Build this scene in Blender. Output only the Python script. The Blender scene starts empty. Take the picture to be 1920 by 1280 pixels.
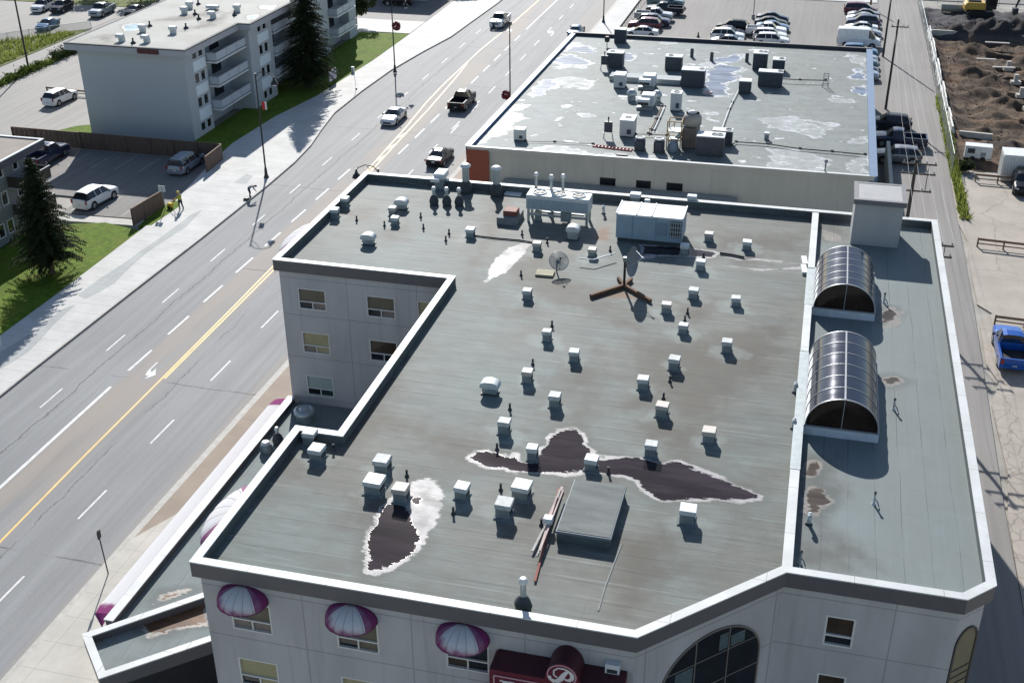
import bpy, bmesh, math, random
import numpy as np
from mathutils import Vector, Matrix, noise
random.seed(7)
PI = math.pi
S = bpy.context.scene
COL = S.collection
# ------------------------------------------------------------------ camera
FOC, PITCH, YAW, ROLL, CAMZ = 2216.7, .49037, -.25428, -.00638, 41.5
_cp, _sp, _cy, _sy = math.cos(PITCH), math.sin(PITCH), math.cos(YAW), math.sin(YAW)
FWD = Vector((_sy*_cp, _cy*_cp, -_sp)); _r = Vector((_cy, -_sy, 0)); _u = _r.cross(FWD)
RGT = math.cos(ROLL)*_r + math.sin(ROLL)*_u
UPV = -math.sin(ROLL)*_r + math.cos(ROLL)*_u
cam = bpy.data.cameras.new('camera'); camo = bpy.data.objects.new('camera', cam); COL.objects.link(camo)
camo.matrix_world = Matrix(((RGT.x, UPV.x, -FWD.x, 0), (RGT.y, UPV.y, -FWD.y, 0), (RGT.z, UPV.z, -FWD.z, CAMZ), (0, 0, 0, 1)))
cam.sensor_width = 36; cam.sensor_fit = 'HORIZONTAL'; cam.lens = FOC/1920*36
cam.clip_start = .5; cam.clip_end = 4000
S.camera = camo
# ------------------------------------------------------------------ sky, sun, exposure
ELEV = math.radians(32); AZ = math.atan2(-.342, .94)      # sun stands ahead and a little to the left
w = bpy.data.worlds.new('World'); S.world = w; w.use_nodes = True
nt = w.node_tree; nt.nodes.clear()
sky = nt.nodes.new('ShaderNodeTexSky'); sky.sky_type = 'NISHITA'; sky.sun_disc = False
sky.sun_elevation = ELEV; sky.sun_rotation = AZ
sky.air_density = 1.0; sky.dust_density = .5; sky.ozone_density = 1.0
bg = nt.nodes.new('ShaderNodeBackground'); bg.inputs[1].default_value = .084
wo = nt.nodes.new('ShaderNodeOutputWorld')
nt.links.new(sky.outputs[0], bg.inputs[0]); nt.links.new(bg.outputs[0], wo.inputs[0])
sl = bpy.data.lights.new('sun', 'SUN'); sl.energy = 4.55; sl.angle = math.radians(.53); sl.color = (1, .97, .93)
so = bpy.data.objects.new('sun', sl); COL.objects.link(so)
sd = Vector((math.sin(AZ)*math.cos(ELEV), math.cos(AZ)*math.cos(ELEV), math.sin(ELEV)))
so.rotation_euler = sd.to_track_quat('Z', 'Y').to_euler()
so.location = sd*300
S.view_settings.view_transform = 'Standard'; S.view_settings.look = 'None'
S.view_settings.exposure = .68; S.view_settings.gamma = 1
S.render.engine = 'CYCLES'

def at(px, py, z=0.0):
    """point of the height z that the photograph shows at pixel px, py (1920 wide)"""
    d = FWD*FOC + RGT*(px-960) - UPV*(py-640)
    t = (z-CAMZ)/d.z
    return Vector((d.x*t, d.y*t, z))
def atp(pts, z=0.0): return [tuple(at(x, y, z)[:2]) for x, y in pts]

# ------------------------------------------------------------------ materials
def lin(c): return tuple(((v/255)/12.92 if v/255 <= .04045 else ((v/255+.055)/1.055)**2.4) for v in c)
MATS = {}
class NT:
    def __init__(s, name):
        s.m = bpy.data.materials.new(name); s.m.use_nodes = True
        s.t = s.m.node_tree; s.n = s.t.nodes; s.l = s.t.links; s.n.clear()
        s.out = s.n.new('ShaderNodeOutputMaterial'); s.b = s.n.new('ShaderNodeBsdfPrincipled')
        s.l.new(s.b.outputs[0], s.out.inputs[0]); s.tc = s.n.new('ShaderNodeTexCoord')
        MATS[name] = s.m
    def put(s, sock, v):
        if hasattr(v, 'is_output') or isinstance(v, bpy.types.NodeSocket): s.l.new(v, sock)
        elif isinstance(v, (tuple, list)) and len(v) == 3 and sock.type == 'RGBA': sock.default_value = (*v, 1)
        else: sock.default_value = v
    def set(s, **k):
        for a, v in k.items(): s.put(s.b.inputs[a.replace('_', ' ')], v)
    def math(s, op, a, b=0.0, c=0.0, clamp=False):
        n = s.n.new('ShaderNodeMath'); n.operation = op; n.use_clamp = clamp
        for i, v in enumerate((a, b, c)): s.put(n.inputs[i], v)
        return n.outputs[0]
    def mix(s, f, a, b, blend='MIX'):
        n = s.n.new('ShaderNodeMix'); n.data_type = 'RGBA'; n.blend_type = blend
        s.put(n.inputs[0], f); s.put(n.inputs[6], a); s.put(n.inputs[7], b)
        return n.outputs[2]
    def noise(s, scale, stretch=(1, 1, 1), detail=4, rough=.55, off=(0, 0, 0), dist=0):
        mp = s.n.new('ShaderNodeMapping'); mp.inputs['Scale'].default_value = stretch; mp.inputs['Location'].default_value = off
        s.l.new(s.tc.outputs['Object'], mp.inputs[0])
        n = s.n.new('ShaderNodeTexNoise'); n.inputs['Scale'].default_value = scale
        n.inputs['Detail'].default_value = detail; n.inputs['Roughness'].default_value = rough; n.inputs['Distortion'].default_value = dist
        s.l.new(mp.outputs[0], n.inputs[0]); return n.outputs[0]
    def ramp(s, f, a, b):
        n = s.n.new('ShaderNodeMapRange'); n.interpolation_type = 'SMOOTHSTEP'
        s.put(n.inputs[0], f); n.inputs[1].default_value = a; n.inputs[2].default_value = b
        return n.outputs[0]
    def xyz(s):
        n = s.n.new('ShaderNodeSeparateXYZ'); s.l.new(s.tc.outputs['Object'], n.inputs[0]); return n.outputs
    def lines(s, c, period, off, width, wob=None):
        f = s.math('DIVIDE', s.math('SUBTRACT', c, off), period)
        if wob is not None: f = s.math('ADD', f, wob)
        f = s.math('FRACT', f); f = s.math('ABSOLUTE', s.math('SUBTRACT', f, .5))
        return s.ramp(f, .5-width/period, .5-width/period*.3)
    def attr(s, name):
        n = s.n.new('ShaderNodeAttribute'); n.attribute_name = name; return n.outputs['Fac']
    def translucent(s, c, f):
        t = s.n.new('ShaderNodeBsdfTranslucent'); s.put(t.inputs[0], c); m = s.n.new('ShaderNodeMixShader'); m.inputs[0].default_value = f
        s.l.new(s.b.outputs[0], m.inputs[1]); s.l.new(t.outputs[0], m.inputs[2]); s.l.new(m.outputs[0], s.out.inputs[0])
    def bump(s, h, strength=.3, dist=.02):
        n = s.n.new('ShaderNodeBump'); n.inputs['Strength'].default_value = strength; n.inputs['Distance'].default_value = dist
        s.l.new(h, n.inputs['Height']); s.l.new(n.outputs[0], s.b.inputs['Normal'])

def M(name, col, rough=.8, var=.12, scale=2.0, metal=0, spec=.4, stretch=(1, 1, 1), fine=14, bump=0, col2=None, coat=0):
    if name in MATS: return MATS[name]
    k = NT(name)
    a = k.noise(scale, stretch); b = k.noise(fine, stretch, detail=3, off=(3, 7, 1))
    f = k.math('ADD', k.math('MULTIPLY', a, .65), k.math('MULTIPLY', b, .35))
    f = k.ramp(f, .3, .7)
    c0 = tuple(v*(1-var) for v in col); c1 = tuple(min(1, v*(1+var)) for v in (col2 or col))
    k.set(Base_Color=k.mix(f, c0, c1), Roughness=k.math('ADD', k.math('MULTIPLY', b, .12), rough-.06), Metallic=metal, Specular_IOR_Level=spec, Coat_Weight=coat)
    if bump: k.bump(b, bump)
    return k.m

# ------------------------------------------------------------------ mesh helpers
class MB:
    def __init__(s): s.v = []; s.f = []; s.mi = []; s.sm = []
    def add(s, vs, fs, mi=0, smooth=False):
        o = len(s.v); s.v += [tuple(v) for v in vs]
        for f in fs: s.f.append(tuple(i+o for i in f)); s.mi.append(mi); s.sm.append(smooth)
        return s
    def box(s, c, d, mi=0, rz=0, taper=1.0, shx=0):
        cx, cy, cz = c; a, b, h = d[0]/2, d[1]/2, d[2]/2
        vs = []
        for z, t in ((-h, 1), (h, taper)):
            for x, y in ((-a, -b), (a, -b), (a, b), (-a, b)):
                x *= t; y *= t
                vs.append((cx+x*math.cos(rz)-y*math.sin(rz), cy+x*math.sin(rz)+y*math.cos(rz), cz+z))
        return s.add(vs, [(3, 2, 1, 0), (4, 5, 6, 7), (0, 1, 5, 4), (1, 2, 6, 5), (2, 3, 7, 6), (3, 0, 4, 7)], mi)
    def bevbox(s, c, d, bv, mi=0, rz=0):
        """box with chamfered upright and top edges"""
        cx, cy, cz = c; a, b, h = d[0]/2, d[1]/2, d[2]/2
        def ring(ix, z):
            x, y = a-ix, b-ix; k = bv if ix < bv else bv*.5
            p = [(-x+k, -y), (x-k, -y), (x, -y+k), (x, y-k), (x-k, y), (-x+k, y), (-x, y-k), (-x, -y+k)]
            return [(cx+u*math.cos(rz)-v*math.sin(rz), cy+u*math.sin(rz)+v*math.cos(rz), cz+z) for u, v in p]
        vs = ring(0, -h)+ring(0, h-bv)+ring(bv, h)
        fs = [tuple(range(7, -1, -1)), tuple(range(16, 24))]
        for r in (0, 8):
            for i in range(8): fs.append((r+i, r+(i+1) % 8, r+8+(i+1) % 8, r+8+i))
        return s.add(vs, fs, mi)
    def prism(s, poly, z0, z1, mi=0, top=True, bottom=True, mtop=None):
        n = len(poly); area = sum(poly[i][0]*poly[(i+1) % n][1]-poly[(i+1) % n][0]*poly[i][1] for i in range(n))
        if area < 0: poly = poly[::-1]
        vs = [(x, y, z0) for x, y in poly]+[(x, y, z1) for x, y in poly]
        s.add(vs, [(i, (i+1) % n, n+(i+1) % n, n+i) for i in range(n)], mi)
        if top: s.add(vs[n:], [tuple(range(n))], mi if mtop is None else mtop)
        if bottom: s.add(vs[:n], [tuple(range(n-1, -1, -1))], mi)
        return s
    def ring(s, outer, inner, z0, z1, mi=0):
        n = len(outer)
        vs = [(x, y, z0) for x, y in outer]+[(x, y, z1) for x, y in outer]+[(x, y, z0) for x, y in inner]+[(x, y, z1) for x, y in inner]
        fs = []
        for i in range(n):
            j = (i+1) % n
            fs += [(i, j, n+j, n+i), (n+i, n+j, 3*n+j, 3*n+i), (2*n+j, 2*n+i, 3*n+i, 3*n+j), (j, i, 2*n+i, 2*n+j)]
        return s.add(vs, fs, mi)
    def lathe(s, c, prof, seg=12, mi=0, smooth=True, sx=1, sy=1, cap=True):
        vs = []; n = len(prof)
        for r, z in prof:
            for k in range(seg):
                a = 2*PI*k/seg; vs.append((c[0]+r*math.cos(a)*sx, c[1]+r*math.sin(a)*sy, c[2]+z))
        fs = [(i*seg+k, i*seg+(k+1) % seg, (i+1)*seg+(k+1) % seg, (i+1)*seg+k) for i in range(n-1) for k in range(seg)]
        s.add(vs, fs, mi, smooth)
        if cap:
            s.add(vs[:seg], [tuple(range(seg-1, -1, -1))], mi); s.add(vs[-seg:], [tuple(range(seg))], mi)
        return s
    def cyl(s, p, q, r, r2=None, seg=8, mi=0, smooth=True, cap=True):
        p, q = Vector(p), Vector(q); r2 = r if r2 is None else r2
        d = (q-p); d = d.normalized() if d.length else Vector((0, 0, 1))
        a = d.orthogonal().normalized(); b = d.cross(a)
        vs = [p+(a*math.cos(t)+b*math.sin(t))*r for t in [2*PI*k/seg for k in range(seg)]]
        vs += [q+(a*math.cos(t)+b*math.sin(t))*r2 for t in [2*PI*k/seg for k in range(seg)]]
        s.add(vs, [(k, (k+1) % seg, seg+(k+1) % seg, seg+k) for k in range(seg)], mi, smooth)
        if cap: s.add(vs, [tuple(range(seg-1, -1, -1)), tuple(range(seg, 2*seg))], mi)
        return s
    def tube(s, pts, r, seg=6, mi=0):
        for a, b in zip(pts[:-1], pts[1:]): s.cyl(a, b, r, seg=seg, mi=mi)
        return s
    def grid(s, P, mi=0, smooth=True, flip=False):
        n, m = len(P), len(P[0])
        vs = [p for row in P for p in row]
        fs = [((i*m+j, i*m+j+1, (i+1)*m+j+1, (i+1)*m+j)[::-1 if flip else 1]) for i in range(n-1) for j in range(m-1)]
        return s.add(vs, fs, mi, smooth)
    def mesh(s, name):
        me = bpy.data.meshes.new(name); me.from_pydata(s.v, [], s.f)
        me.polygons.foreach_set('material_index', s.mi); me.polygons.foreach_set('use_smooth', s.sm); me.update()
        return me
    def build(s, name, mats, parent=None, loc=None, rz=0):
        return obj(name, s.mesh(name), mats, parent, loc, rz)

def obj(name, me, mats, parent=None, loc=None, rz=0):
    o = bpy.data.objects.new(name, me); COL.objects.link(o)
    if mats is not None and not me.materials:
        for m in (mats if isinstance(mats, (list, tuple)) else [mats]): me.materials.append(m)
    if parent: o.parent = parent
    if loc is not None: o.location = loc
    o.rotation_euler.z = rz
    return o
def tag(o, label=None, cat=None, group=None, kind=None):
    if label: o['label'] = label
    if cat: o['category'] = cat
    if group: o['group'] = group
    if kind: o['kind'] = kind
    return o
def thing(name, label, cat, loc=(0, 0, 0), rz=0, group=None):
    o = bpy.data.objects.new(name, None); COL.objects.link(o); o.location = loc; o.rotation_euler.z = rz
    o.empty_display_size = .3
    return tag(o, label, cat, group)
def struct(name, mb, mats, label=None): return tag(mb.build(name, mats), label, None, None, 'structure')
def inset(poly, d):
    n = len(poly); area = sum(poly[i][0]*poly[(i+1) % n][1]-poly[(i+1) % n][0]*poly[i][1] for i in range(n))
    sg = 1 if area > 0 else -1; out = []
    for i in range(n):
        a, b, c = Vector(poly[i-1]), Vector(poly[i]), Vector(poly[(i+1) % n])
        e1, e2 = (b-a).normalized(), (c-b).normalized()
        n1, n2 = Vector((-e1.y, e1.x))*sg, Vector((-e2.y, e2.x))*sg
        k = d/(1+n1.dot(n2)); out.append(tuple(b+(n1+n2)*k))
    return out
def wall_panel(mb, p0, p1, z0, z1, holes, mi=0, depth=.14):
    """upright wall from p0 to p1 with real openings (u0, u1, z0, z1); outward is on the right hand of p0->p1"""
    p0, p1 = Vector((*p0, 0)), Vector((*p1, 0)); L = (p1-p0).length; e = (p1-p0)/L; nrm = Vector((e.y, -e.x, 0))
    us = sorted({0, L, *[v for h in holes for v in h[:2]]}); zs = sorted({z0, z1, *[v for h in holes for v in h[2:4]]})
    P = lambda u, z, d=0: p0+e*u+Vector((0, 0, z))-nrm*d
    for a, b in zip(us[:-1], us[1:]):
        for c, d in zip(zs[:-1], zs[1:]):
            um, zm = (a+b)/2, (c+d)/2
            if any(h[0] < um < h[1] and h[2] < zm < h[3] for h in holes): continue
            mb.add([P(a, c), P(b, c), P(b, d), P(a, d)], [(0, 1, 2, 3)], mi)
    for h in holes:
        q = [(h[0], h[2]), (h[1], h[2]), (h[1], h[3]), (h[0], h[3])]
        for (a, b), (c, d) in zip(q, q[1:]+q[:1]):
            mb.add([P(a, b), P(c, d), P(c, d, depth), P(a, b, depth)], [(3, 2, 1, 0)], mi)
    return e, nrm

def sdist(poly, X, Y):
    """signed distance to a polygon, positive inside (numpy)"""
    d = np.full(X.shape, 1e9); ins = np.zeros(X.shape, bool); n = len(poly)
    for i in range(n):
        ax, ay = poly[i]; bx, by = poly[(i+1) % n]
        ex, ey = bx-ax, by-ay; l2 = ex*ex+ey*ey+1e-12
        t = np.clip(((X-ax)*ex+(Y-ay)*ey)/l2, 0, 1)
        d = np.minimum(d, np.hypot(X-ax-t*ex, Y-ay-t*ey))
        c = ((ay > Y) != (by > Y)) & (X < (bx-ax)*(Y-ay)/(by-ay+1e-12)+ax)
        ins ^= c
    return np.where(ins, d, -d)
def sheet(name, poly, z, step, mats, parent=None, fields=None, zfun=None, margin=.2):
    """fine sheet filling a polygon, with stain and glint fields kept as point attributes"""
    xs = [p[0] for p in poly]; ys = [p[1] for p in poly]
    x = np.arange(min(xs), max(xs)+step, step); y = np.arange(min(ys), max(ys)+step, step)
    X, Y = np.meshgrid(x, y); nx, ny = len(x), len(y)
    keep = sdist(poly, X[:-1, :-1]+step/2, Y[:-1, :-1]+step/2) > -margin*0-.0
    Z = np.full(X.shape, float(z)) if zfun is None else zfun(X, Y)
    idx = np.arange(nx*ny).reshape(ny, nx)
    f = np.stack([idx[:-1, :-1], idx[:-1, 1:], idx[1:, 1:], idx[1:, :-1]], -1)[keep]
    used = np.unique(f); remap = np.full(nx*ny, -1); remap[used] = np.arange(len(used)); f = remap[f]
    co = np.stack([X.ravel(), Y.ravel(), Z.ravel()], -1)[used]
    me = bpy.data.meshes.new(name); me.from_pydata(co.tolist(), [], f.tolist()); me.update()
    for k, fun in (fields or {}).items():
        a = me.attributes.new(k, 'FLOAT', 'POINT'); a.data.foreach_set('value', np.asarray(fun(co[:, 0], co[:, 1]), dtype=np.float32))
    if zfun is not None: me.polygons.foreach_set('use_smooth', [True]*len(me.polygons))
    return obj(name, me, mats, parent)
def field(polys, lo=-.8, hi=.8):
    def f(X, Y):
        d = np.full(X.shape, lo)
        for p in polys: d = np.maximum(d, np.clip(sdist(p, X, Y), lo, hi))
        return d
    return f
# ------------------------------------------------------------------ setting materials
def asphalt(name, col, tan=None, joints=False, crack=True):
    k = NT(name); X, Y, Z = k.xyz()
    big = k.noise(.08, detail=3); streak = k.noise(1.1, (1.6, .05, 1), detail=3); fine = k.noise(9, detail=3)
    f = k.ramp(k.math('ADD', k.math('MULTIPLY', streak, .6), k.math('MULTIPLY', big, .4)), .3, .7)
    c = k.mix(f, tuple(v*.86 for v in col), tuple(v*1.12 for v in col))
    c = k.mix(k.math('MULTIPLY', k.ramp(fine, .35, .75), .25), c, tuple(v*.6 for v in col))
    if tan:
        m = k.math('MULTIPLY', k.ramp(X, -45.3, -44.6), k.math('SUBTRACT', 1, k.ramp(X, -42.6, -41.2)))
        m2 = k.math('MULTIPLY', k.ramp(X, -35.6, -35), 1.0)
        m = k.math('MAXIMUM', k.math('MULTIPLY', m, k.ramp(k.noise(.5, (1, .12, 1)), .25, .6)), k.math('MULTIPLY', m2, .5))
        c = k.mix(m, c, tan)
        oil = k.ramp(k.noise(.8, (1, .08, 1), off=(4, 4, 0)), .52, .8)
        lane = k.math('MAXIMUM', k.lines(X, 3.25, -43.5, .7), 0)
        c = k.mix(k.math('MULTIPLY', k.math('MULTIPLY', oil, lane), .35), c, tuple(v*.5 for v in col))
    if crack:
        wob = k.math('MULTIPLY', k.math('SUBTRACT', k.noise(.35, detail=6, rough=.7), .5), 1.3)
        if tan:
            a = k.math('ABSOLUTE', k.math('ADD', k.math('ADD', X, 47.3), wob))
            c1 = k.math('SUBTRACT', 1, k.ramp(a, .015, .09))
            b = k.math('ABSOLUTE', k.math('ADD', k.math('ADD', X, 40.9), wob)); c1 = k.math('MAXIMUM', c1, k.math('MULTIPLY', k.math('SUBTRACT', 1, k.ramp(b, .01, .07)), k.ramp(k.noise(.15), .45, .6)))
        else: c1 = 0.0
        d = k.lines(Y, 19, 63.5, .09, k.math('MULTIPLY', wob, .03))
        c1 = k.math('MAXIMUM', c1, k.math('MULTIPLY', d, k.ramp(k.noise(.2, off=(1, 0, 0)), .4, .55)))
        c = k.mix(k.math('MULTIPLY', c1, .75), c, tuple(v*.28 for v in col))
    k.set(Base_Color=c, Roughness=k.math('ADD', .62, k.math('MULTIPLY', fine, .2)), Specular_IOR_Level=.15); k.bump(fine, .25, .01)
    return k.m
ASPH = asphalt('road_asphalt', (.232, .236, .236), tan=(.275, .245, .215))
LOT = asphalt('lot_asphalt', (.185, .175, .165))
ALLEY = asphalt('alley_asphalt', (.225, .213, .20), crack=False)
def slabs(name, col, px, py, w=.05, var=.1, warm=None, crackscale=None):
    k = NT(name); X, Y, Z = k.xyz(); n = k.noise(.35, detail=5, rough=.65); f = k.noise(12)
    c = k.mix(k.ramp(n, .3, .7), tuple(v*(1-var) for v in col), tuple(v*(1+var) for v in (warm or col)))
    j = k.lines(Y, py, .3, w)
    if px: j = k.math('MAXIMUM', j, k.lines(X, px, .2, w))
    c = k.mix(k.math('MULTIPLY', j, .4), c, tuple(v*.4 for v in col))
    c = k.mix(k.math('MULTIPLY', k.ramp(k.noise(1.6, (2.5, .5, 1), detail=5), .55, .8), .3), c, tuple(v*.62 for v in col))
    if crackscale:
        mp = k.n.new('ShaderNodeVectorMath'); mp.operation = 'ADD'
        nn = k.n.new('ShaderNodeTexNoise'); nn.inputs['Scale'].default_value = .8; k.l.new(k.tc.outputs['Object'], nn.inputs[0])
        k.l.new(k.tc.outputs['Object'], mp.inputs[0]); k.l.new(nn.outputs['Color'], mp.inputs[1])
        tot = None
        for sc, wd, x0, x1 in ((.09, .006, 0, 0), (.75, .045, 17.6, 15.2)):
            v = k.n.new('ShaderNodeTexVoronoi'); v.feature = 'DISTANCE_TO_EDGE'; v.inputs['Scale'].default_value = sc
            k.l.new(mp.outputs[0], v.inputs['Vector'])
            m = k.math('SUBTRACT', 1, k.ramp(v.outputs['Distance'], wd*.2, wd))
            if x0: m = k.math('MULTIPLY', m, k.math('MULTIPLY', k.ramp(X, x0, x1), k.math('SUBTRACT', 1, k.ramp(Y, 76, 88))))
            tot = m if tot is None else k.math('MAXIMUM', tot, m)
        c = k.mix(k.math('MULTIPLY', tot, .42), c, tuple(v*.3 for v in col))
    k.set(Base_Color=c, Roughness=.72, Specular_IOR_Level=.15); k.bump(f, .15, .01)
    return k.m
WALK = slabs('sidewalk_concrete', (.47, .465, .445), None, 1.55, .05)
WALK2 = slabs('entry_concrete', (.44, .42, .37), 3.4, 1.9, .03)
STRIP = slabs('grey_paving', (.33, .345, .34), .6, .6, .02)
TANP = slabs('tan_paving', (.27, .22, .175), None, 30, .05)
OLDC = slabs('old_concrete', (.34, .305, .262), 0, 9.5, .05, crackscale=1)
KERB = M('kerb_concrete', (.40, .385, .35), var=.15)
def grassmat(name, a, b, dry):
    k = NT(name); n = k.noise(.5, detail=4); f = k.noise(22, detail=2); g = k.noise(2.6, detail=5)
    c = k.mix(k.ramp(g, .3, .7), a, b); c = k.mix(k.ramp(n, .45, .72), c, dry); c = k.mix(k.math('MULTIPLY', k.ramp(k.noise(1.1, (1, .4, 1), detail=5, off=(3, 3, 3)), .5, .72), .4), c, tuple(v*.5 for v in a)); c = k.mix(k.math('MULTIPLY', k.ramp(f, .35, .8), .45), c, tuple(v*.45 for v in a))
    k.set(Base_Color=c, Roughness=.9, Specular_IOR_Level=.2); k.bump(f, .8, .06); return k.m
GRASS = grassmat('lawn_grass', (.066, .124, .007), (.135, .205, .013), (.14, .165, .022))
ROUGHG = grassmat('rough_grass', (.07, .10, .02), (.16, .19, .045), (.22, .21, .10))
GRAVEL = M('gravel', (.27, .255, .225), var=.2, scale=.4, fine=9, bump=.3)
WPAINT = M('white_road_paint', (.56, .56, .55), rough=.7, var=.22, scale=2.2)
YPAINT = M('yellow_road_paint', (.62, .40, .11), rough=.6, var=.16, scale=1.2)

# ------------------------------------------------------------------ ground, roads, lots
def flat(name, poly, z, mat, step=None): return struct(name, MB().prism(poly, z-.3, z), mat)
gm = MB()
for x0, y0, x1, y1 in ((-1500, -300, 15.3, 2500), (46.5, -300, 1500, 2500), (15.3, -300, 46.5, 122.4), (15.3, 197.5, 46.5, 2500)): gm.add([(x0, y0, -.12), (x1, y0, -.12), (x1, y1, -.12), (x0, y1, -.12)], [(0, 1, 2, 3)])
struct('ground', gm, GRAVEL)
curbL = [(-51.7, 10), (-51.7, 63), (-51.5, 76), (-51.25, 88), (-51.15, 101), (-51.3, 108), (-51.8, 113.5), (-52.8, 119), (-53.7, 125), (-53.8, 134), (-53.5, 144), (-52.4, 154), (-51.1, 163), (-50.8, 172), (-50.3, 185), (-49.9, 240)]
backL = [(-57.3, 10), (-57.2, 74), (-57.5, 88), (-58.0, 95), (-59.6, 105), (-60.4, 112), (-59.9, 122), (-58.4, 131), (-57.5, 148), (-57.4, 163), (-57.6, 190), (-57.6, 240)]
curbR = [(-35.1, 10), (-35.0, 47), (-34.6, 75), (-34.4, 112), (-34.0, 132), (-32.6, 160), (-32.2, 185), (-32.0, 240)]
flat('road', curbL+curbR[::-1], 0.0, ASPH)
kerbL = [(x-.16, y) for x, y in curbL]
struct('kerb', MB().prism(curbL+kerbL[::-1], -.2, .155), KERB)
flat('pavement', kerbL+backL[::-1], .14, WALK)
strips = [[(160, 560), (190, 545), (215, 530), (245, 500), (280, 470), (312, 449), (350, 424), (380, 393), (362, 400), (335, 420), (300, 446), (265, 470), (230, 495), (190, 520), (145, 553)],
          [(0, 692), (50, 662), (78, 634), (103, 606), (140, 572), (120, 578), (80, 608), (40, 636), (0, 660)],
          [(438, 343), (462, 326), (474, 330), (462, 345)]]
for p in strips: struct('paving_strip', MB().prism(atp(p, .14), .0, .146), STRIP)
kerbR = [(x+.5, y) for x, y in curbR]
struct('gutter', MB().prism(curbR+kerbR[::-1], -.2, .012), KERB)
struct('driveway', MB().prism([(-34.55, 46.8), (-34.1, 75), (-33.9, 112), (-30.4, 112), (-28.4, 75), (-28.4, 50.6), (-32.9, 50.3)], -.2, .05), TANP)
struct('pavement', MB().prism([(-34.62, 10), (-34.55, 46.8), (-32.9, 50.3), (-28.4, 50.6), (-28.4, 38), (-20, 28), (8, 20), (8, 10)], -.2, .14), WALK2)
struct('pavement', MB().prism([(-33.9, 112), (-33.5, 132), (-32.1, 160), (-31.7, 185), (-31.5, 240), (-28.3, 240), (-28.6, 170), (-30.4, 150), (-30.4, 112)], -.2, .14), WALK)
struct('lot', MB().prism([(-28.2, 145), (-28.2, 203), (8.9, 203), (8.9, 92), (-30.2, 74), (-28, 72), (-30, 111)][:4]+[(-28.2, 90)], -.3, .006), LOT)
struct('alley', MB().prism([(8.9, -20), (8.9, 260), (14.9, 260), (14.9, 150), (14.4, 120), (14.2, 90), (14.0, 78), (13.7, 62), (13.6, -20)], -.3, .002), ALLEY)
edge = [(14.4, 119), (14.3, 107), (14.75, 103), (14.55, 97), (14.5, 90), (15.5, 88.6), (14.4, 86.5), (14.3, 80), (14.9, 77.5), (14.1, 74), (14.3, 66), (13.8, 61), (13.7, 50), (13.7, -20)]
struct('concrete_yard', MB().prism(edge+[(60, -20), (60, 119)], -.3, .012), OLDC)
struct('far_street', MB().prism([(-28, 204), (90, 204), (90, 222), (-28, 222)], -.3, .004), ASPH)
struct('far_pavement', MB().prism([(-28, 199.5), (8.5, 199.5), (8.5, 203.8), (-28, 203.8)], -.2, .1), WALK)
# west side: lawns and lots
struct('lawn', MB().prism([(-57.25, 40), (-57.2, 74), (-57.5, 87.6), (-61.6, 88.6), (-67.3, 86.5), (-67.3, 40)], -.2, .12), GRASS)
struct('lawn', MB().prism([(-57.7, 95.4), (-56.9, 93.8), (-57.1, 89.0), (-58.2, 88.5), (-58.5, 93.5)], -.2, .15), GRASS)
struct('lawn', MB().prism([(-57.6, 148), (-57.5, 163.2), (-64.9, 162.6), (-64.9, 111), (-77.5, 111), (-77.5, 107.3), (-59.9, 107.3), (-60.4, 112), (-59.9, 122), (-58.4, 131)], -.2, .12), GRASS)
struct('lawn', MB().prism([(-77.4, 107.3), (-84, 107.3), (-80.5, 113.5), (-77.4, 115.5)], -.2, .12), GRASS)
struct('path', MB().prism([(-67.2, 88.0), (-57.6, 88.7), (-57.5, 90.0), (-67.2, 89.5)], -.2, .11), KERB)
struct('lot', MB().prism([(-58.4, 90.4), (-67.2, 89.9), (-67.2, 94), (-84, 94), (-84, 106.6), (-59.5, 106.6), (-58.4, 97)], -.3, .03), LOT)
LOTG = asphalt('pale_lot', (.27, .26, .24), crack=False)
struct('lot', MB().prism([(-84.2, 92), (-99, 92), (-99.2, 172), (-77.5, 172), (-77.5, 115.6), (-80.7, 113.5), (-84.2, 107.2)], -.3, .02), LOTG)
struct('path', MB().prism([(-65.3, 163.5), (-57.6, 163.5), (-57.6, 171), (-90, 171)], -.3, .1), WALK)
struct('lot', MB().prism([(-57.7, 171.2), (-57.7, 240), (-90, 240), (-90, 171.2)], -.3, .024), LOT)
struct('road', MB().prism([(-101.2, 90), (-101.2, 230), (-104.8, 230), (-104.8, 90)], -.3, .015), LOTG)
struct('verge', MB().prism([(-99, 90), (-99.2, 172), (-101.1, 172), (-101.1, 90)], -.3, .05), ROUGHG)
struct('verge', MB().prism([(-104.9, 90), (-104.9, 156), (-108.6, 152), (-113, 145), (-122, 135), (-122, 90)], -.3, .05), ROUGHG)
struct('lot', MB().prism([(-104.9, 156.2), (-108.6, 152.2), (-113, 145.2), (-122, 135.2), (-160, 136), (-160, 170), (-104.9, 170)], -.3, .018), LOTG)
struct('verge', MB().prism([(-105, 170.2), (-160, 170.2), (-160, 215), (-105, 215)], -.3, .05), ROUGHG)

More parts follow.
